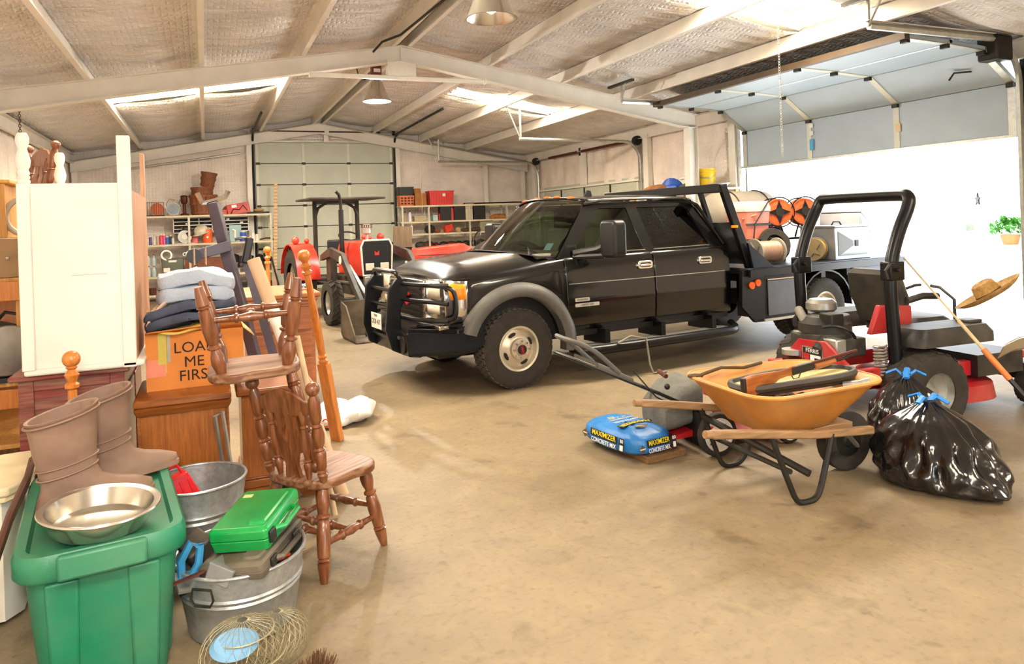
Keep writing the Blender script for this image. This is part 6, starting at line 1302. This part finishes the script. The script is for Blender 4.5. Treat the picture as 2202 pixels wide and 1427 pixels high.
for x, y, r, w_ in ((.25, -.6, .36, .18), (.25, .6, .36, .18), (2.1, -.7, .62, .32), (2.1, .7, .62, .32)):
    wq = obj('tractor_wheel', MB().lathe([(r * .5, -.5 * w_), (r * .85, -.52 * w_), (r, -.4 * w_), (r, .4 * w_), (r * .85, .52 * w_), (r * .5, .5 * w_)], 32, axis_m((x, y, r), (0, 1, 0)), cap=False), m_tire, T2)
    obj('wheel_disc', MB().cyl((x, y - .02, r), (x, y + .02, r), r * .52, 24), m_tred, wq)
obj('seat', MB().box(1.75, 2.1, -.2, .2, .95, 1.02).box(2.05, 2.12, -.2, .2, 1.0, 1.2), m_blk, T2, bevel=.02); obj('steering_wheel', MB().tube([(1.45 + .06 * sin(2 * pi * i / 16), .17 * cos(2 * pi * i / 16), 1.3 + .15 * sin(2 * pi * i / 16)) for i in range(16)], .014, 6, closed=True), m_blk, T2)
tag(obj('scraper_blade', MB().loft([[(x, 13.3 + .14 * sin(pi * f), lerp(.75, 1.22, f)) for f in [i / 6 for i in range(7)]] + [(x, 13.34 + .14 * sin(pi * f), lerp(.75, 1.22, f)) for f in [i / 6 for i in range(6, -1, -1)]] for x in (3.02, 3.6)]).box(3.1, 3.14, 13.35, 13.5, 0, .9).box(3.48, 3.52, 13.35, 13.5, 0, .9), m_tgry), 'dark curved scraper blade between the two tractors', 'blade')
tag(obj('leaning_board', MB().box(-.2, .2, -.012, .012, 0, 1.62), wood('brown_sheet', '#7a6448', '#5c4a34', 'z', .7), loc=(3.72, 14.6, 0), rot=(-6, 3, 0)), 'brown board standing behind the old red tractor', 'board')
# ------------------------------------------------------------------ shelving at the back left
m_shelf = mat('shelf_board', '#d8ccae', .6, 0, .08, 3); m_slot = mat('slotted_angle', '#c8c2b0', .45, .3, .1, 8)
def shelving(name, lab, x0, x1, y0, y1, zs, ups, top):
    t = thing(name, lab, 'shelves', ((x0 + x1) / 2, (y0 + y1) / 2, 0)); cx, cy = (x0 + x1) / 2, (y0 + y1) / 2
    for z in zs:
        s_ = obj('shelf', MB().box(x0 - cx, x1 - cx, y0 - cy, y1 - cy, z - .03, z), m_shelf, t, smooth=False); obj('shelf_lip', MB().box(x0 - cx, x1 - cx, y0 - cy - .012, y0 - cy, z - .045, z), m_shelf, s_, smooth=False)
    for x in ups:
        for y in (y0, y1 - .03): obj('upright', MB().box(x - cx - .025, x - cx + .025, y - cy, y - cy + .03, 0, top), m_slot, t, smooth=False)
    return t
SL = shelving('steel_shelving', 'long steel shelving crowded with tools at the back left', -2.35, 1.6, 19.3, 19.8, (.15, .59, 1.36, 2.05), (-2.3, -.35, 1.56), 2.05)
obj('diagonal_brace', MB().tube([(-.95, .22, 1.38), (-1.5, .22, 2.0)], .012, 5), m_slot, SL)
rs = random.Random(9)
def LX(px): return -1.34 + (px - 310) / 270 * 2.88
def item(name, lab, cat, mb, m, loc, rot=None, group=None, bevel=.004): return tag(obj(name, mb, m, loc=loc, rot=rot, bevel=bevel), lab, cat, group)
m_bask = wood('bushel_slats', '#9a5a34', '#6a3a20', 'z', .7, 1.2); m_rb = mat('red_metal_box', '#c83a34', .4, 0, .1, 6, dust=.2)
def bushel(lab, loc, r0, r1, h, rot=None):
    t = thing('bushel_basket', lab, 'basket', loc, rot=rot, group='bushel baskets')
    n = 18
    for i in range(n):
        a0, a1 = 2 * pi * (i + .06) / n, 2 * pi * (i + .94) / n
        obj('slat', MB().loft([[(r_ * cos(a), r_ * sin(a), z) for r_, a in ((r, a0), (r, a1), (r - .008, a1), (r - .008, a0))] for r, z in ((r0, 0), (r1, h))]), m_bask, t, smooth=False)
    for f in (.12, .55, .93): r = lerp(r0, r1, f) + .006; obj('hoop', MB().lathe([(r, h * f - .025), (r + .006, h * f - .025), (r + .008, h * f + .025), (r, h * f + .025)], 28, cap=False), m_bask, t)
    obj('base_disc', MB().cyl((0, 0, 0), (0, 0, .012), r0 - .008, 24), m_bask, t)
    return t
bushel('big bushel basket on the top shelf at the back left', (LX(435), 19.55, 2.052), .27, .33, .5)
bushel('bushel basket nested in the big basket', (LX(433), 19.55, 2.42), .22, .26, .32)
bushel('small bushel basket tilted on the top of the basket pile', (LX(444), 19.55, 2.755), .15, .185, .36, (8, 10, 0))
WF = thing('box_fan', 'orange wire guarded fan on the top shelf at the back left', 'fan', (LX(332), 19.5, 2.052))
obj('motor_disc', MB().cyl((.06, -.06, .17), (.06, 0, .17), .15, 24), mat('fan_orange', '#c8683a', .5, 0, .1), WF); obj('base', MB().box(-.22, .22, -.12, .12, 0, .02), m_dark, WF)
for k in range(9): x = -.2 + .05 * k; obj('guard_wire', MB().tube([(x, -.12, .02), (x, -.12, .32), (x, .1, .33)], .004, 4), m_rust, WF)
obj('guard_frame', MB().tube([(-.21, -.12, .02), (-.21, -.12, .33), (.21, -.12, .33), (.21, -.12, .02)], .008, 5, closed=True), m_rust, WF)
GF = thing('round_heater', 'round grey blue fan heater with wire stand on the top shelf', 'fan', (LX(371), 19.5, 2.052))
obj('drum', MB().cyl((0, -.06, .17), (0, .06, .17), .14, 24), mat('faded_blue', '#8a949c', .5, .3, .15), GF); obj('guard_ring', MB().tube([(.15 * cos(2 * pi * i / 20), -.07, .17 + .15 * sin(2 * pi * i / 20)) for i in range(20)], .008, 5, closed=True), m_galv, GF)
obj('wire_stand', MB().tube([(-.12, 0, 0), (-.15, 0, .3), (-.08, 0, .42), (.04, 0, .38)], .006, 5).tube([(.12, 0, 0), (.15, 0, .25)], .006, 5), m_dark, GF)
LN = thing('old_lantern', 'rusty old lantern left of the bushel baskets', 'lantern', (LX(394), 19.5, 2.052))
obj('lantern_base', MB().lathe([(.1, 0), (.1, .03), (.04, .06), (.035, .28), (.06, .3), (.08, .34), (.08, .46), (.1, .47), (.05, .5), (0, .5)], 16), m_rust, LN); obj('bail', MB().tube([(-.09, 0, .4), (-.12, 0, .3), (-.1, 0, .1)], .006, 5), m_dark, LN)
RT = thing('red_toolbox', 'red metal toolbox tilted on the top shelf at the back', 'toolbox', (LX(512), 19.5, 2.06), rot=(0, -8, 0))
obj('toolbox_body', MB().box(-.27, .27, -.12, .12, 0, .26), m_rb, RT, bevel=.012); obj('cable', MB().tube([(-.2, -.13, .02), (-.12, -.14, .14), (.02, -.14, .1), (.12, -.14, .2), (.2, -.13, .05)], .01, 5), m_blk, RT); obj('paper_label', MB().box(-.15, -.03, -.124, -.12, .17, .24), m_white, RT)
item('red_can', 'small red metal box beside the bushel baskets', 'box', MB().box(-.1, .1, -.06, .06, 0, .12), m_rb, (LX(476), 19.5, 2.052))
item('burlap_sack', 'small brown burlap sack between basket and red toolbox', 'sack', MB().ball((0, 0, .1), .12, 14, (.8, .8, 1)), mat('burlap', '#8a7050', .9, 0, .2, 20, .6, 60), (LX(485), 19.6, 2.052))
item('dark_plank', 'dark plank lying at the right end of the top shelf', 'plank', MB().box(-.25, .25, -.06, .06, 0, .05), m_dark, (LX(556), 19.45, 2.052))
item('leather_glove', 'tan work glove on the dark plank', 'glove', MB().ball((0, 0, .04), .09, 12, (1.5, .8, .5)), mat('tan_glove', '#b08a60', .9), (LX(556), 19.45, 2.1))
cans = [(316, '#d8d0c0', .2, .035), (322, '#4a3a8a', .22, .03), (330, '#e0dcd0', .17, .035), (337, '#b8a088', .24, .035), (344, '#e04a6a', .26, .04), (350, '#e0507a', .25, .04), (356, '#2a6ac0', .2, .045), (364, '#26303a', .22, .035), (368, '#e8e4da', .16, .03)]
lbn = ['white', 'purple', 'cream', 'beige', 'pink', 'rose', 'blue', 'black', 'ivory']
for k, (px, cc, h, r) in enumerate(cans):
    t = thing('spray_can', lbn[k] + ' can in the row at the left of the middle shelf', 'can', (LX(px), 19.42, 1.362), group='cans on the back left shelf'); mc = mat('can_' + cc[1:], cc, .35, 0, .05)
    obj('can_body', MB().lathe([(r, 0), (r, h * .8), (r * .7, h * .86), (r * .5, h * .87)], 14), mc, t); obj('cap', MB().cyl((0, 0, h * .86), (0, 0, h), r * .55, 12), m_white, t)
SW = thing('circular_saw', 'grey circular saw on the middle shelf at the back left', 'saw', (LX(393), 19.5, 1.362))
obj('blade_guard', MB().cyl((0, -.05, .17), (0, .04, .17), .16, 24), m_galv, SW); obj('guard_hub', MB().cyl((0, -.07, .17), (0, -.05, .17), .07, 18), m_white, SW); obj('saw_motor', MB().cyl((.05, 0, .2), (.25, .0, .3), .08, 14), m_tgry, SW); obj('base_shoe', MB().box(-.2, .24, -.1, .1, 0, .015), m_galv, SW); obj('handle', MB().tube([(-.08, 0, .3), (.02, 0, .4), (.14, 0, .36), (.2, 0, .28)], .025, 8), m_tgry, SW)
HH = thing('hard_hat', 'cream hard hat on top of the orange canister', 'hard hat', (LX(428), 19.5, 1.64), rot=(20, -22, 0))
obj('shell', MB().lathe([(.16, 0), (.15, .06), (.12, .12), (.07, .15), (0, .16)], 24, Matrix.Diagonal((1.15, 1, 1, 1))), mat('cream_shell', '#d8cdb4', .4), HH); obj('brim', MB().lathe([(.15, 0), (.2, -.01), (.2, .0), (.15, .01)], 24, Matrix.Diagonal((1.15, 1, 1, 1)), cap=False), MATS['cream_shell'], HH)
OCN = thing('orange_canister', 'orange canister under the cream hard hat', 'canister', (LX(441), 19.48, 1.362)); obj('canister_body', MB().lathe([(.11, 0), (.115, .01), (.115, .3), (.1, .33), (.0, .33)], 20), mat('bright_orange', '#f0642c', .4), OCN); obj('white_dot', MB().cyl((0, -.125, .14), (0, -.112, .14), .025, 12), m_white, OCN)
item('red_gas_can', 'small pink red container behind the saw', 'container', MB().prism(rr(.14, .2, .03), 'z', 0, .32), mat('pink_red', '#e86a6a', .5), (LX(414), 19.62, 1.362))
LBX = thing('light_blue_case', 'light blue case with a drill on the middle shelf', 'case', (LX(502), 19.52, 1.362)); obj('case_shell', MB().box(-.14, .14, -.08, .08, 0, .42), mat('powder_blue', '#9cc0c4', .5, 0, .08), LBX, bevel=.01); obj('drill_outline', MB().tube([(-.07, -.09, .3), (-.01, -.09, .28), (-.01, -.09, .08)], .03, 8), m_white, LBX)
for k, (px, z, cc, r, h) in enumerate([(519, 1.362, '#2a50a8', .085, .13), (519, 1.495, '#3a62b8', .075, .12), (541, 1.362, '#ece4d8', .05, .2), (550, 1.362, '#e8dccc', .045, .17), (534, 1.362, '#b84a3a', .04, .12)]):
    t = thing('jar', ['dark blue jar at the bottom of the blue jar pair', 'blue jar stacked on the dark blue jar', 'white jar right of the blue jars', 'cream jar at the right of the white jar', 'small brick red jar beside the blue jars'][k], 'jar', (LX(px), 19.42, z), group='jars on the back left shelf'); mc = mat('jar_' + cc[1:], cc, .3); obj('glass_body', MB().lathe([(r, 0), (r, h * .75), (r * .8, h * .82)], 16), mc, t); obj('jar_lid', MB().cyl((0, 0, h * .82), (0, 0, h), r * .82, 14), m_white, t)
item('c_clamp', 'rusty clamp at the right end of the middle shelf', 'clamp', MB().tube([(-.15, 0, .03), (.0, 0, .06), (.12, 0, .05), (.15, 0, .02), (.28, 0, .02)], .022, 6), m_rust, (LX(570), 19.4, 1.362), bevel=0)
PO = thing('parts_organiser', 'white pigeonhole parts organiser under the top shelf', 'organiser', (LX(452), 19.68, 1.62))
for z in (.0, .09, .18, .27, .36): obj('divider_shelf', MB().box(-.88, .88, -.08, .08, z, z + .02), m_white, PO, smooth=False)
for x in (-.88, -.3, .0, .3, .86): obj('divider', MB().box(x - .01, x + .01, -.08, .08, 0, .38), m_white, PO, smooth=False)
obj('dark_back', MB().box(-.88, .88, .08, .09, 0, .38), m_dark, PO, smooth=False)
for k in range(16):
    item('small_part', ORD[k] + ' small hardware piece from the left in the parts organiser', 'hardware', MB().cb((0, 0, .025), (rs.uniform(.04, .12), .08, rs.uniform(.03, .05))), [m_dark, m_rust, m_galv][k % 3], (LX(452) - .8 + 1.6 * k / 15, 19.62, 1.642 + .09 * (k % 4)), group='hardware in the organiser', bevel=0)
GCR = thing('grey_crate', 'grey green plastic crate on the lower shelf at the back left', 'crate', (LX(366), 19.5, .592)); obj('crate_shell', MB().loft([rrect(.42, .34, .03, 0), rrect(.5, .38, .03, .42)]), mat('grey_green', '#6a6e62', .5, 0, .1), GCR, bevel=.006); obj('hand_slot', MB().box(-.09, .09, -.2, -.185, .33, .38), m_white, GCR, bevel=.006); obj('label', MB().box(-.2, -.06, -.19, -.178, .1, .2), m_white, GCR)
for k, (px, w_) in enumerate(((415, .5), (459, .46))): item('wooden_chest', ['left brown wooden chest on the lower shelf', 'right brown wooden chest on the lower shelf'][k], 'chest', MB().box(-w_ / 2, w_ / 2, -.18, .18, 0, .4), wood('drawer_brown', '#8a4a26', '#64341a', 'x', .5), (LX(px), 19.52, .592), bevel=.008)
for k, px in enumerate((316, 327)):
    for j, z in enumerate((.592, .86)):
        t = thing('clear_bottle', [['clear bottle at the lower left end of the bottom shelf', 'clear bottle stacked above at the left end'], ['clear bottle next to the grey crate', 'clear bottle stacked beside the grey crate']][k][j], 'bottle', (LX(px), 19.45, z), group='clear bottles by the crate'); obj('bottle_body', MB().lathe([(.05, 0), (.055, .02), (.055, .17), (.02, .22), (.02, .26)], 14), mat('pale_bottle', '#b8c4c8', .15, 0, .1), t); obj('cap', MB().cyl((0, 0, .25), (0, 0, .268), .022, 10), m_blk, t)
for k, (px, r) in enumerate(((352, .13), (390, .05), (400, .09))): item('pvc_fitting', ['white domed pipe cap in the grey crate', 'white pipe elbow end between crate and drawers', 'white pipe coupling over the brown drawers'][k], 'pipe fitting', MB().lathe([(r, 0), (r, .12), (r * .7, .12), (r * .7, 0)], 18, axis_m((0, 0, .0), (.2, -1, .2)), cap=False), m_white, (LX(px), 19.45, 1.08), bevel=0)
for k in range(16):
    px = 488 + 6 * k; z = .592; cc = rs.choice([m_dark, m_galv, m_rust, m_tgry, m_blk, m_chrome]); s_ = rs.uniform(.05, .12)
    mb = [MB().cb((0, 0, s_), (s_ * 1.6, s_ * 1.6, s_ * 2)), MB().cyl((0, 0, 0), (0, 0, s_ * 2.4), s_ * .6, 12), MB().lathe([(s_, 0), (s_ * .7, s_), (s_ * .9, s_ * 1.6), (0, s_ * 2)], 12)][k % 3]
    item('machine_part', ORD[k] + ' machine part from the left in the heap on the lower shelf', 'machine part', mb, cc, (LX(px), rs.uniform(19.38, 19.7), z + (k % 3) * .12), group='machine parts heap', bevel=0)
for k in range(12):
    px = 322 + 24 * k; item('scrap_part', ORD[k] + ' scrap part from the left on the bottom back left shelf', 'machine part', MB().cb((0, 0, .08), (rs.uniform(.1, .25), .2, rs.uniform(.1, .2))), rs.choice([m_dark, m_tgry, m_rust, m_galv]), (LX(px), 19.5, .16), (0, 0, rs.uniform(-30, 30)), 'scrap on the bottom shelf')
SHV = thing('garden_fork', 'black shafted tool with yellow grip leaning on the back left shelves', 'garden tool', (LX(588), 19.2, 0)); obj('shaft', MB().cyl((.1, -.1, .0), (-.1, 0, .95), .022, 8), m_blk, SHV); obj('grip', MB().cyl((-.1, 0, .95), (-.15, .02, 1.15), .032, 8), mat('grip_yellow', '#e0a83c', .5), SHV)
TRL = thing('trellis_strip', 'narrow pale slotted strip standing at the end of the back left shelves', 'strip', (LX(580) + .06, 19.22, 0), rot=(0, 2, 0)); obj('strip_board', MB().box(-.04, .04, -.012, .012, 0, 2.82), mat('strip_tan', '#dcb890', .7), TRL)
for k in range(26): obj('rung', MB().box(-.045, .045, -.018, -.012, .6 + k * .085, .63 + k * .085), mat('strip_tan2', '#b8946c', .7), TRL)
# ------------------------------------------------------------------ shelving at the back right
SR_ = shelving('bracket_shelving', 'white shelving behind the truck at the back right', 4.95, 8.7, 19.35, 19.8, (.95, 1.37, 1.71, 2.15), (5.0, 5.75, 6.95, 8.1), 2.15)
def RXp(px): return 4.94 + (px - 858) / 272 * 3.8
def crate(nm, lab, loc, w_, d, h, m, slots=True):
    t = thing(nm, lab, 'crate', loc); obj('crate_shell', MB().loft([rrect(w_ * .92, d * .92, .02, 0), rrect(w_, d, .02, h)]), m, t, bevel=.006)
    if slots:
        for i in range(4):
            for j in range(3): x = lerp(-w_ * .34, w_ * .34, i / 3); z = lerp(h * .22, h * .75, j / 2); obj('slot', MB().box(x - w_ * .07, x + w_ * .07, -d / 2 - .003, -d / 2 + .02, z - h * .08, z + h * .08), m_dark, t, smooth=False)
    obj('rim', MB().loft([rrect(w_ * 1.03, d * 1.03, .02, h - .03), rrect(w_ * 1.03, d * 1.03, .02, h)]), m, t)
    return t
crate('milk_crate', 'orange milk crate on the top shelf at the back right', (RXp(873), 19.55, 2.152), .42, .34, .28, mat('crate_orange', '#e0703c', .5))
crate('milk_crate', 'black milk crate stacked on the orange crate', (RXp(872), 19.55, 2.434), .42, .34, .24, m_blk, False)
item('brown_carton', 'brown carton right of the orange milk crate', 'carton', MB().box(-.16, .16, -.16, .16, 0, .34), mat('brown_carton', '#a86a30', .7, 0, .1), (RXp(901), 19.55, 2.152)); item('brown_canister', 'brown round tin on the brown carton', 'tin', MB().cyl((0, 0, 0), (0, 0, .13), .11, 20), MATS['brown_carton'], (RXp(896), 19.55, 2.495))
RCR = crate('red_tote_crate', 'large red ribbed crate on the top shelf at the back right', (RXp(944), 19.55, 2.152), .72, .4, .4, mat('crate_red', '#d83a34', .4, 0, .06), False)
for i in range(9): x = -.3 + .075 * i; obj('rib', MB().box(x - .008, x + .008, -.21, -.18, .05, .36), MATS['crate_red'], RCR, smooth=False)
obj('white_sticker', MB().box(.02, .1, -.214, -.2, .24, .32), m_white, RCR)
for k in range(6): item('steel_rod', ORD[k] + ' rod from the front along the top right shelf', 'rod', MB().cyl((-.9 + .1 * k, 0, .02), (.75 + .12 * k, .03 * k, .03), .018, 6), m_rust if k % 2 else m_dark, (RXp(1055), 19.4 + .05 * k, 2.155), group='rods on the top shelf', bevel=0)
itR = [('glass_jar', 'metal lidded jar at the left end of the second right shelf', 'jar', 868, .09, .28, '#b0a080', 'c'), ('spray_bottle', 'white spray bottle on the second right shelf', 'bottle', 880, .04, .3, '#e8e8f0', 'c'), ('parts_tray', 'pale parts box beside the spray bottle', 'box', 899, .17, .15, '#b8a888', 'b'), ('white_pot', 'small white pot on the second right shelf', 'pot', 911, .045, .1, '#e8dccc', 'c'), ('blue_carton', 'pale blue carton on the second right shelf', 'carton', 930, .07, .16, '#b0d0cc', 'b'), ('red_jug', 'short red jug on the second right shelf', 'jug', 943, .08, .24, '#d8343c', 'c'),
       ('black_case', 'black case left of the red bottle', 'case', 952, .16, .42, '#1c1c1a', 'b'), ('red_bottle', 'tall red bottle between black cases', 'bottle', 967, .07, .44, '#e0404a', 'c'), ('black_binder', 'black case right of the red bottle', 'case', 982, .17, .42, '#1a1a1a', 'b'), ('beige_box', 'beige upright box behind the black cases', 'box', 1003, .13, .46, '#c8bca0', 'b'), ('black_speaker', 'square black case at the right of the second shelf', 'case', 1023, .2, .44, '#161614', 'b')]
for nm, lab, cat, px, w_, h, cc, kd in itR:
    mc = mat('it_' + cc[1:], cc, .45, 0, .08)
    if kd == 'b':
        t = thing(nm, lab, cat, (RXp(px), 19.5, 1.712)); obj('shell', MB().box(-w_, w_, -.12, .12, 0, h), mc, t, bevel=.008); obj('lid_line', MB().box(-w_ - .003, w_ + .003, -.123, .123, h * .7, h * .72), m_dark, t, smooth=False)
    else:
        t = thing(nm, lab, cat, (RXp(px), 19.5, 1.712)); obj('vessel', MB().lathe([(w_, 0), (w_, h * .7), (w_ * .55, h * .82), (w_ * .5, h * .9)], 16), mc, t); obj('cap', MB().cyl((0, 0, h * .88), (0, 0, h), w_ * .5, 12), m_blk, t)
item('brown_rag_heap', 'heap of brown rags at the right end of the second shelf', 'rags', MB().ball((0, 0, .05), .16, 16, (1.9, .8, .6)), mat('brown_rag', '#a86a3c', .9, 0, .3, 9, .8, 14), (RXp(1070), 19.5, 1.712), bevel=0)
for k, (px, lab, cat, sc_, cc) in enumerate([(920, 'black boots like lump on the third right shelf', 'gear', (.16, .1, .13), '#2a2622'), (935, 'rust coloured lump on the third right shelf', 'gear', (.1, .09, .07), '#8a4a2c'), (980, 'tan brush on the third right shelf', 'brush', (.08, .05, .08), '#c8a070'), (1000, 'brown tangle of cable on the third shelf', 'cable', (.22, .1, .06), '#5a4632'), (1025, 'dark brown tangle on the third right shelf', 'cable', (.26, .1, .07), '#4c3c2c')]):
    item('shelf_gear', lab, cat, MB().ball((0, 0, .8 * sc_[2]), 1, 14, sc_), mat('gear_' + cc[1:], cc, .8, 0, .25, 12, .8, 18), (RXp(px), 19.5, 1.372), bevel=0)
item('red_box', 'bright red tilted box on the third right shelf', 'box', MB().cb((0, 0, .12), (.24, .16, .2), (0, -14, 10)), mat('box_red', '#e0402c', .4), (RXp(958), 19.5, 1.372)); item('green_radio', 'grey green radio case on the third right shelf', 'radio', MB().box(-.2, .2, -.1, .1, 0, .3), mat('radio_green', '#9a9678', .5), (RXp(1040), 19.5, 1.372), bevel=.01)
item('spray_can', 'white spray can standing behind the leaning board', 'can', MB().lathe([(.04, 0), (.04, .2), (.025, .23), (.025, .28), (0, .28)], 14), m_white, (RXp(882), 19.5, 1.372), bevel=0)
for k in range(10): item('engine_part', ORD[k] + ' engine part from the left on the lowest right shelf', 'machine part', MB().ball((0, 0, .09), .1, 10, (rs.uniform(.8, 1.8), .9, rs.uniform(.7, 1.2))), rs.choice([m_dark, m_rust, m_tgry, m_blk]), (RXp(900 + 16 * k), 19.5, .952), group='engine parts', bevel=0)
# ------------------------------------------------------------------ shelf unit beside the big door
WS = thing('wooden_shelf_unit', 'wooden shelf unit on the right wall beside the open door', 'shelves', (8.72, 12.0, 0))
for z in (.6, 1.4, 2.12): obj('shelf', MB().box(-.22, .28, -1.55, 1.3, z - .035, z), m_shelf, WS, smooth=False)
for y in (-1.5, 0, 1.25): obj('upright', MB().box(-.22, -.16, y - .03, y + .03, 0, 2.1), m_pine, WS, smooth=False); obj('upright', MB().box(.2, .26, y - .03, y + .03, 0, 2.1), m_pine, WS, smooth=False)
YB_ = thing('yellow_bucket', 'yellow plastic pail on the shelf beside the open door', 'bucket', (8.66, 10.95, 2.122))
m_yb = mat('pail_yellow', '#f2c81c', .4, 0, .05); obj('pail', MB().lathe([(.13, 0), (.14, .01), (.155, .3), (.165, .31), (.165, .33), (.155, .34), (.155, .37), (.148, .37), (.135, .02), (0, .02)], 28, cap=False), m_yb, YB_)
obj('pail_ring', MB().lathe([(.157, .26), (.168, .262), (.168, .28), (.157, .285)], 28, cap=False), m_yb, YB_); obj('bail', MB().tube([(.16 * cos(R(a)), .16 * sin(R(a)), .3 - .12 * sin(R(a - 150))) for a in range(150, 331, 20)], .004, 5), m_galv, YB_); text('pail_lettering', 'Cimarron', .05, mat('pail_green', '#3a8a3c', .5), YB_, (-.135, -.085, .2), (90, 0, -58), ext=.001)
tag(obj('blue_tarp', MB().grid(lambda u, v: (.28 * (u - .5) + .02 * sin(v * 9), .7 * (v - .5), .22 * (sin(pi * u) * sin(pi * v)) ** .5 * (1 + .25 * sin(u * 11 + v * 7)) + .001), 14, 16), mat('tarp_blue', '#2a5cc0', .45, 0, .12, 6), loc=(8.6, 12.0, 2.122), rot=(0, 0, 0)), 'bunched blue tarp on the wall shelf', 'tarp')
tag(obj('brown_blanket', MB().grid(lambda u, v: (.3 * (u - .5), .9 * (v - .5), .13 * (sin(pi * u) * sin(pi * v)) ** .5 * (1 + .3 * sin(u * 9 + v * 13)) + .001), 14, 16), mat('blanket_brown', '#a8703c', .9, 0, .3, 7), loc=(8.46, 12.3, 2.122)), 'brown blanket heaped beside the blue tarp', 'blanket')
tag(obj('grey_canvas', MB().grid(lambda u, v: (.25 * (u - .5), .5 * (v - .5), .14 * (sin(pi * u) * sin(pi * v)) ** .5 + .001), 10, 10), mat('canvas_grey', '#5a6058', .9), loc=(8.62, 11.5, 2.122)), 'grey canvas roll between tarp and bucket', 'canvas')
item('square_board', 'square brown board standing behind the yellow bucket', 'board', MB().box(-.012, .012, -.14, .14, 0, .3), mat('panel_brown', '#8a4030', .6), (8.78, 11.2, 2.122)); tag(obj('white_pipe', MB().tube([(8.56, 11.6, 2.35), (8.5, 11.42, 2.36), (8.48, 11.3, 2.33), (8.47, 11.25, 2.25), (8.47, 11.24, 2.125)], .03, 10), m_white), 'curved white pipe beside the yellow bucket', 'pipe')
tag(obj('wash_basin', MB().lathe([(.12, 0), (.2, .07), (.21, .07), (.205, .08), (.12, .012), (0, .012)], 24, cap=False), m_galv, loc=(8.66, 10.62, 2.122)), 'grey metal basin at the door end of the wall shelf', 'basin')
# ------------------------------------------------------------------ the yard outside
m_house = mat('white_house', '#f2efe6', .8, 0, .03)
HS = thing('white_house', 'white house glimpsed in glare across the yard', 'house', (36, 26, 0), -35)
obj('house_wall', MB().box(0, .3, -14, 14, 0, 3.2), m_house, HS, smooth=False); obj('porch_roof', MB().prism([(-2.2, 2.7), (.6, 3.9), (.6, 3.7), (-2.2, 2.55)], 'y', -14, 14), mat('pale_roof', '#d8d4c8', .7), HS)
for y in (-10, -5, 0, 5, 10): obj('porch_post', MB().box(-2.1, -1.98, y - .06, y + .06, 0, 2.6), m_house, HS, smooth=False)
obj('window_pane', MB().box(-.02, 0, -3.2, -1.8, .9, 2.1), mat('pane_green', '#d8e0c0', .2), HS)
st5 = [((.3 if k % 2 == 0 else .12) * sin(2 * pi * k / 10), (.3 if k % 2 == 0 else .12) * cos(2 * pi * k / 10)) for k in range(10)]
tag(obj('metal_star', MB().prism(st5, 'x', -.03, .03), m_dark, loc=(32.6, 22.0, 1.85), rot=(0, 0, -35)), 'dark metal star ornament across the yard', 'star')
tag(obj('star_post', MB().box(-.03, .03, -.03, .03, 0, 1.6), m_house, loc=(32.66, 22.05, -.02)), 'thin white post under the metal star', 'post')
tag(obj('teal_cooler', MB().box(-.35, .35, -.4, .4, .0, 1.0), mat('teal', '#8cc4bc', .6), loc=(28.2, 21.0, -.02), rot=(0, 0, -35), bevel=.03), 'teal metal box standing out in the yard', 'box')
PB = thing('potted_bush', 'bright green bush growing beyond the open door', 'bush', (29.6, 18.7, -.02)); q = MB(); rl = random.Random(2)
for k in range(420):
    a, b, r = rl.uniform(0, 6.28), rl.uniform(-.3, 1.4), .75 * rl.uniform(.5, 1) ; c_ = Vector((r * cos(a) * cos(b), r * sin(a) * cos(b), .6 + r * .7 * sin(b))); d = Vector((rl.uniform(-1, 1), rl.uniform(-1, 1), rl.uniform(-.3, 1))).normalized() * .13; e = d.cross(Vector((0, .3, 1))).normalized() * .05
    q.add([c_ - d, c_ + e, c_ + d, c_ - e], [(0, 1, 2, 3)])
o = obj('foliage', q, mat('leaf_green', '#3c8a1c', .6, 0, .3, 3), PB, smooth=False); o['kind'] = 'stuff'; obj('pot', MB().lathe([(.25, 0), (.35, .4), (.3, .4), (.2, .05)], 18), mat('terracotta', '#c07848', .8), PB)
for k, (x, y) in enumerate(((28.6, 20.0), (29.0, 19.6))):
    t = thing('patio_chair', ['pale metal patio chair nearer the teal box', 'pale metal patio chair nearer the bush'][k], 'chair', (x + .2, y + .3, -.02), -40 + 30 * k)
    for sx in (-.22, .22):
        for sy in (-.2, .2): obj('leg', MB().cyl((sx, sy, 0), (sx, sy, .42 if sy < 0 else .85), .012, 6), m_galv, t)
    obj('seat', MB().box(-.24, .24, -.22, .22, .42, .44), m_galv, t); obj('backrest', MB().box(-.24, .24, .2, .22, .55, .85), m_galv, t)
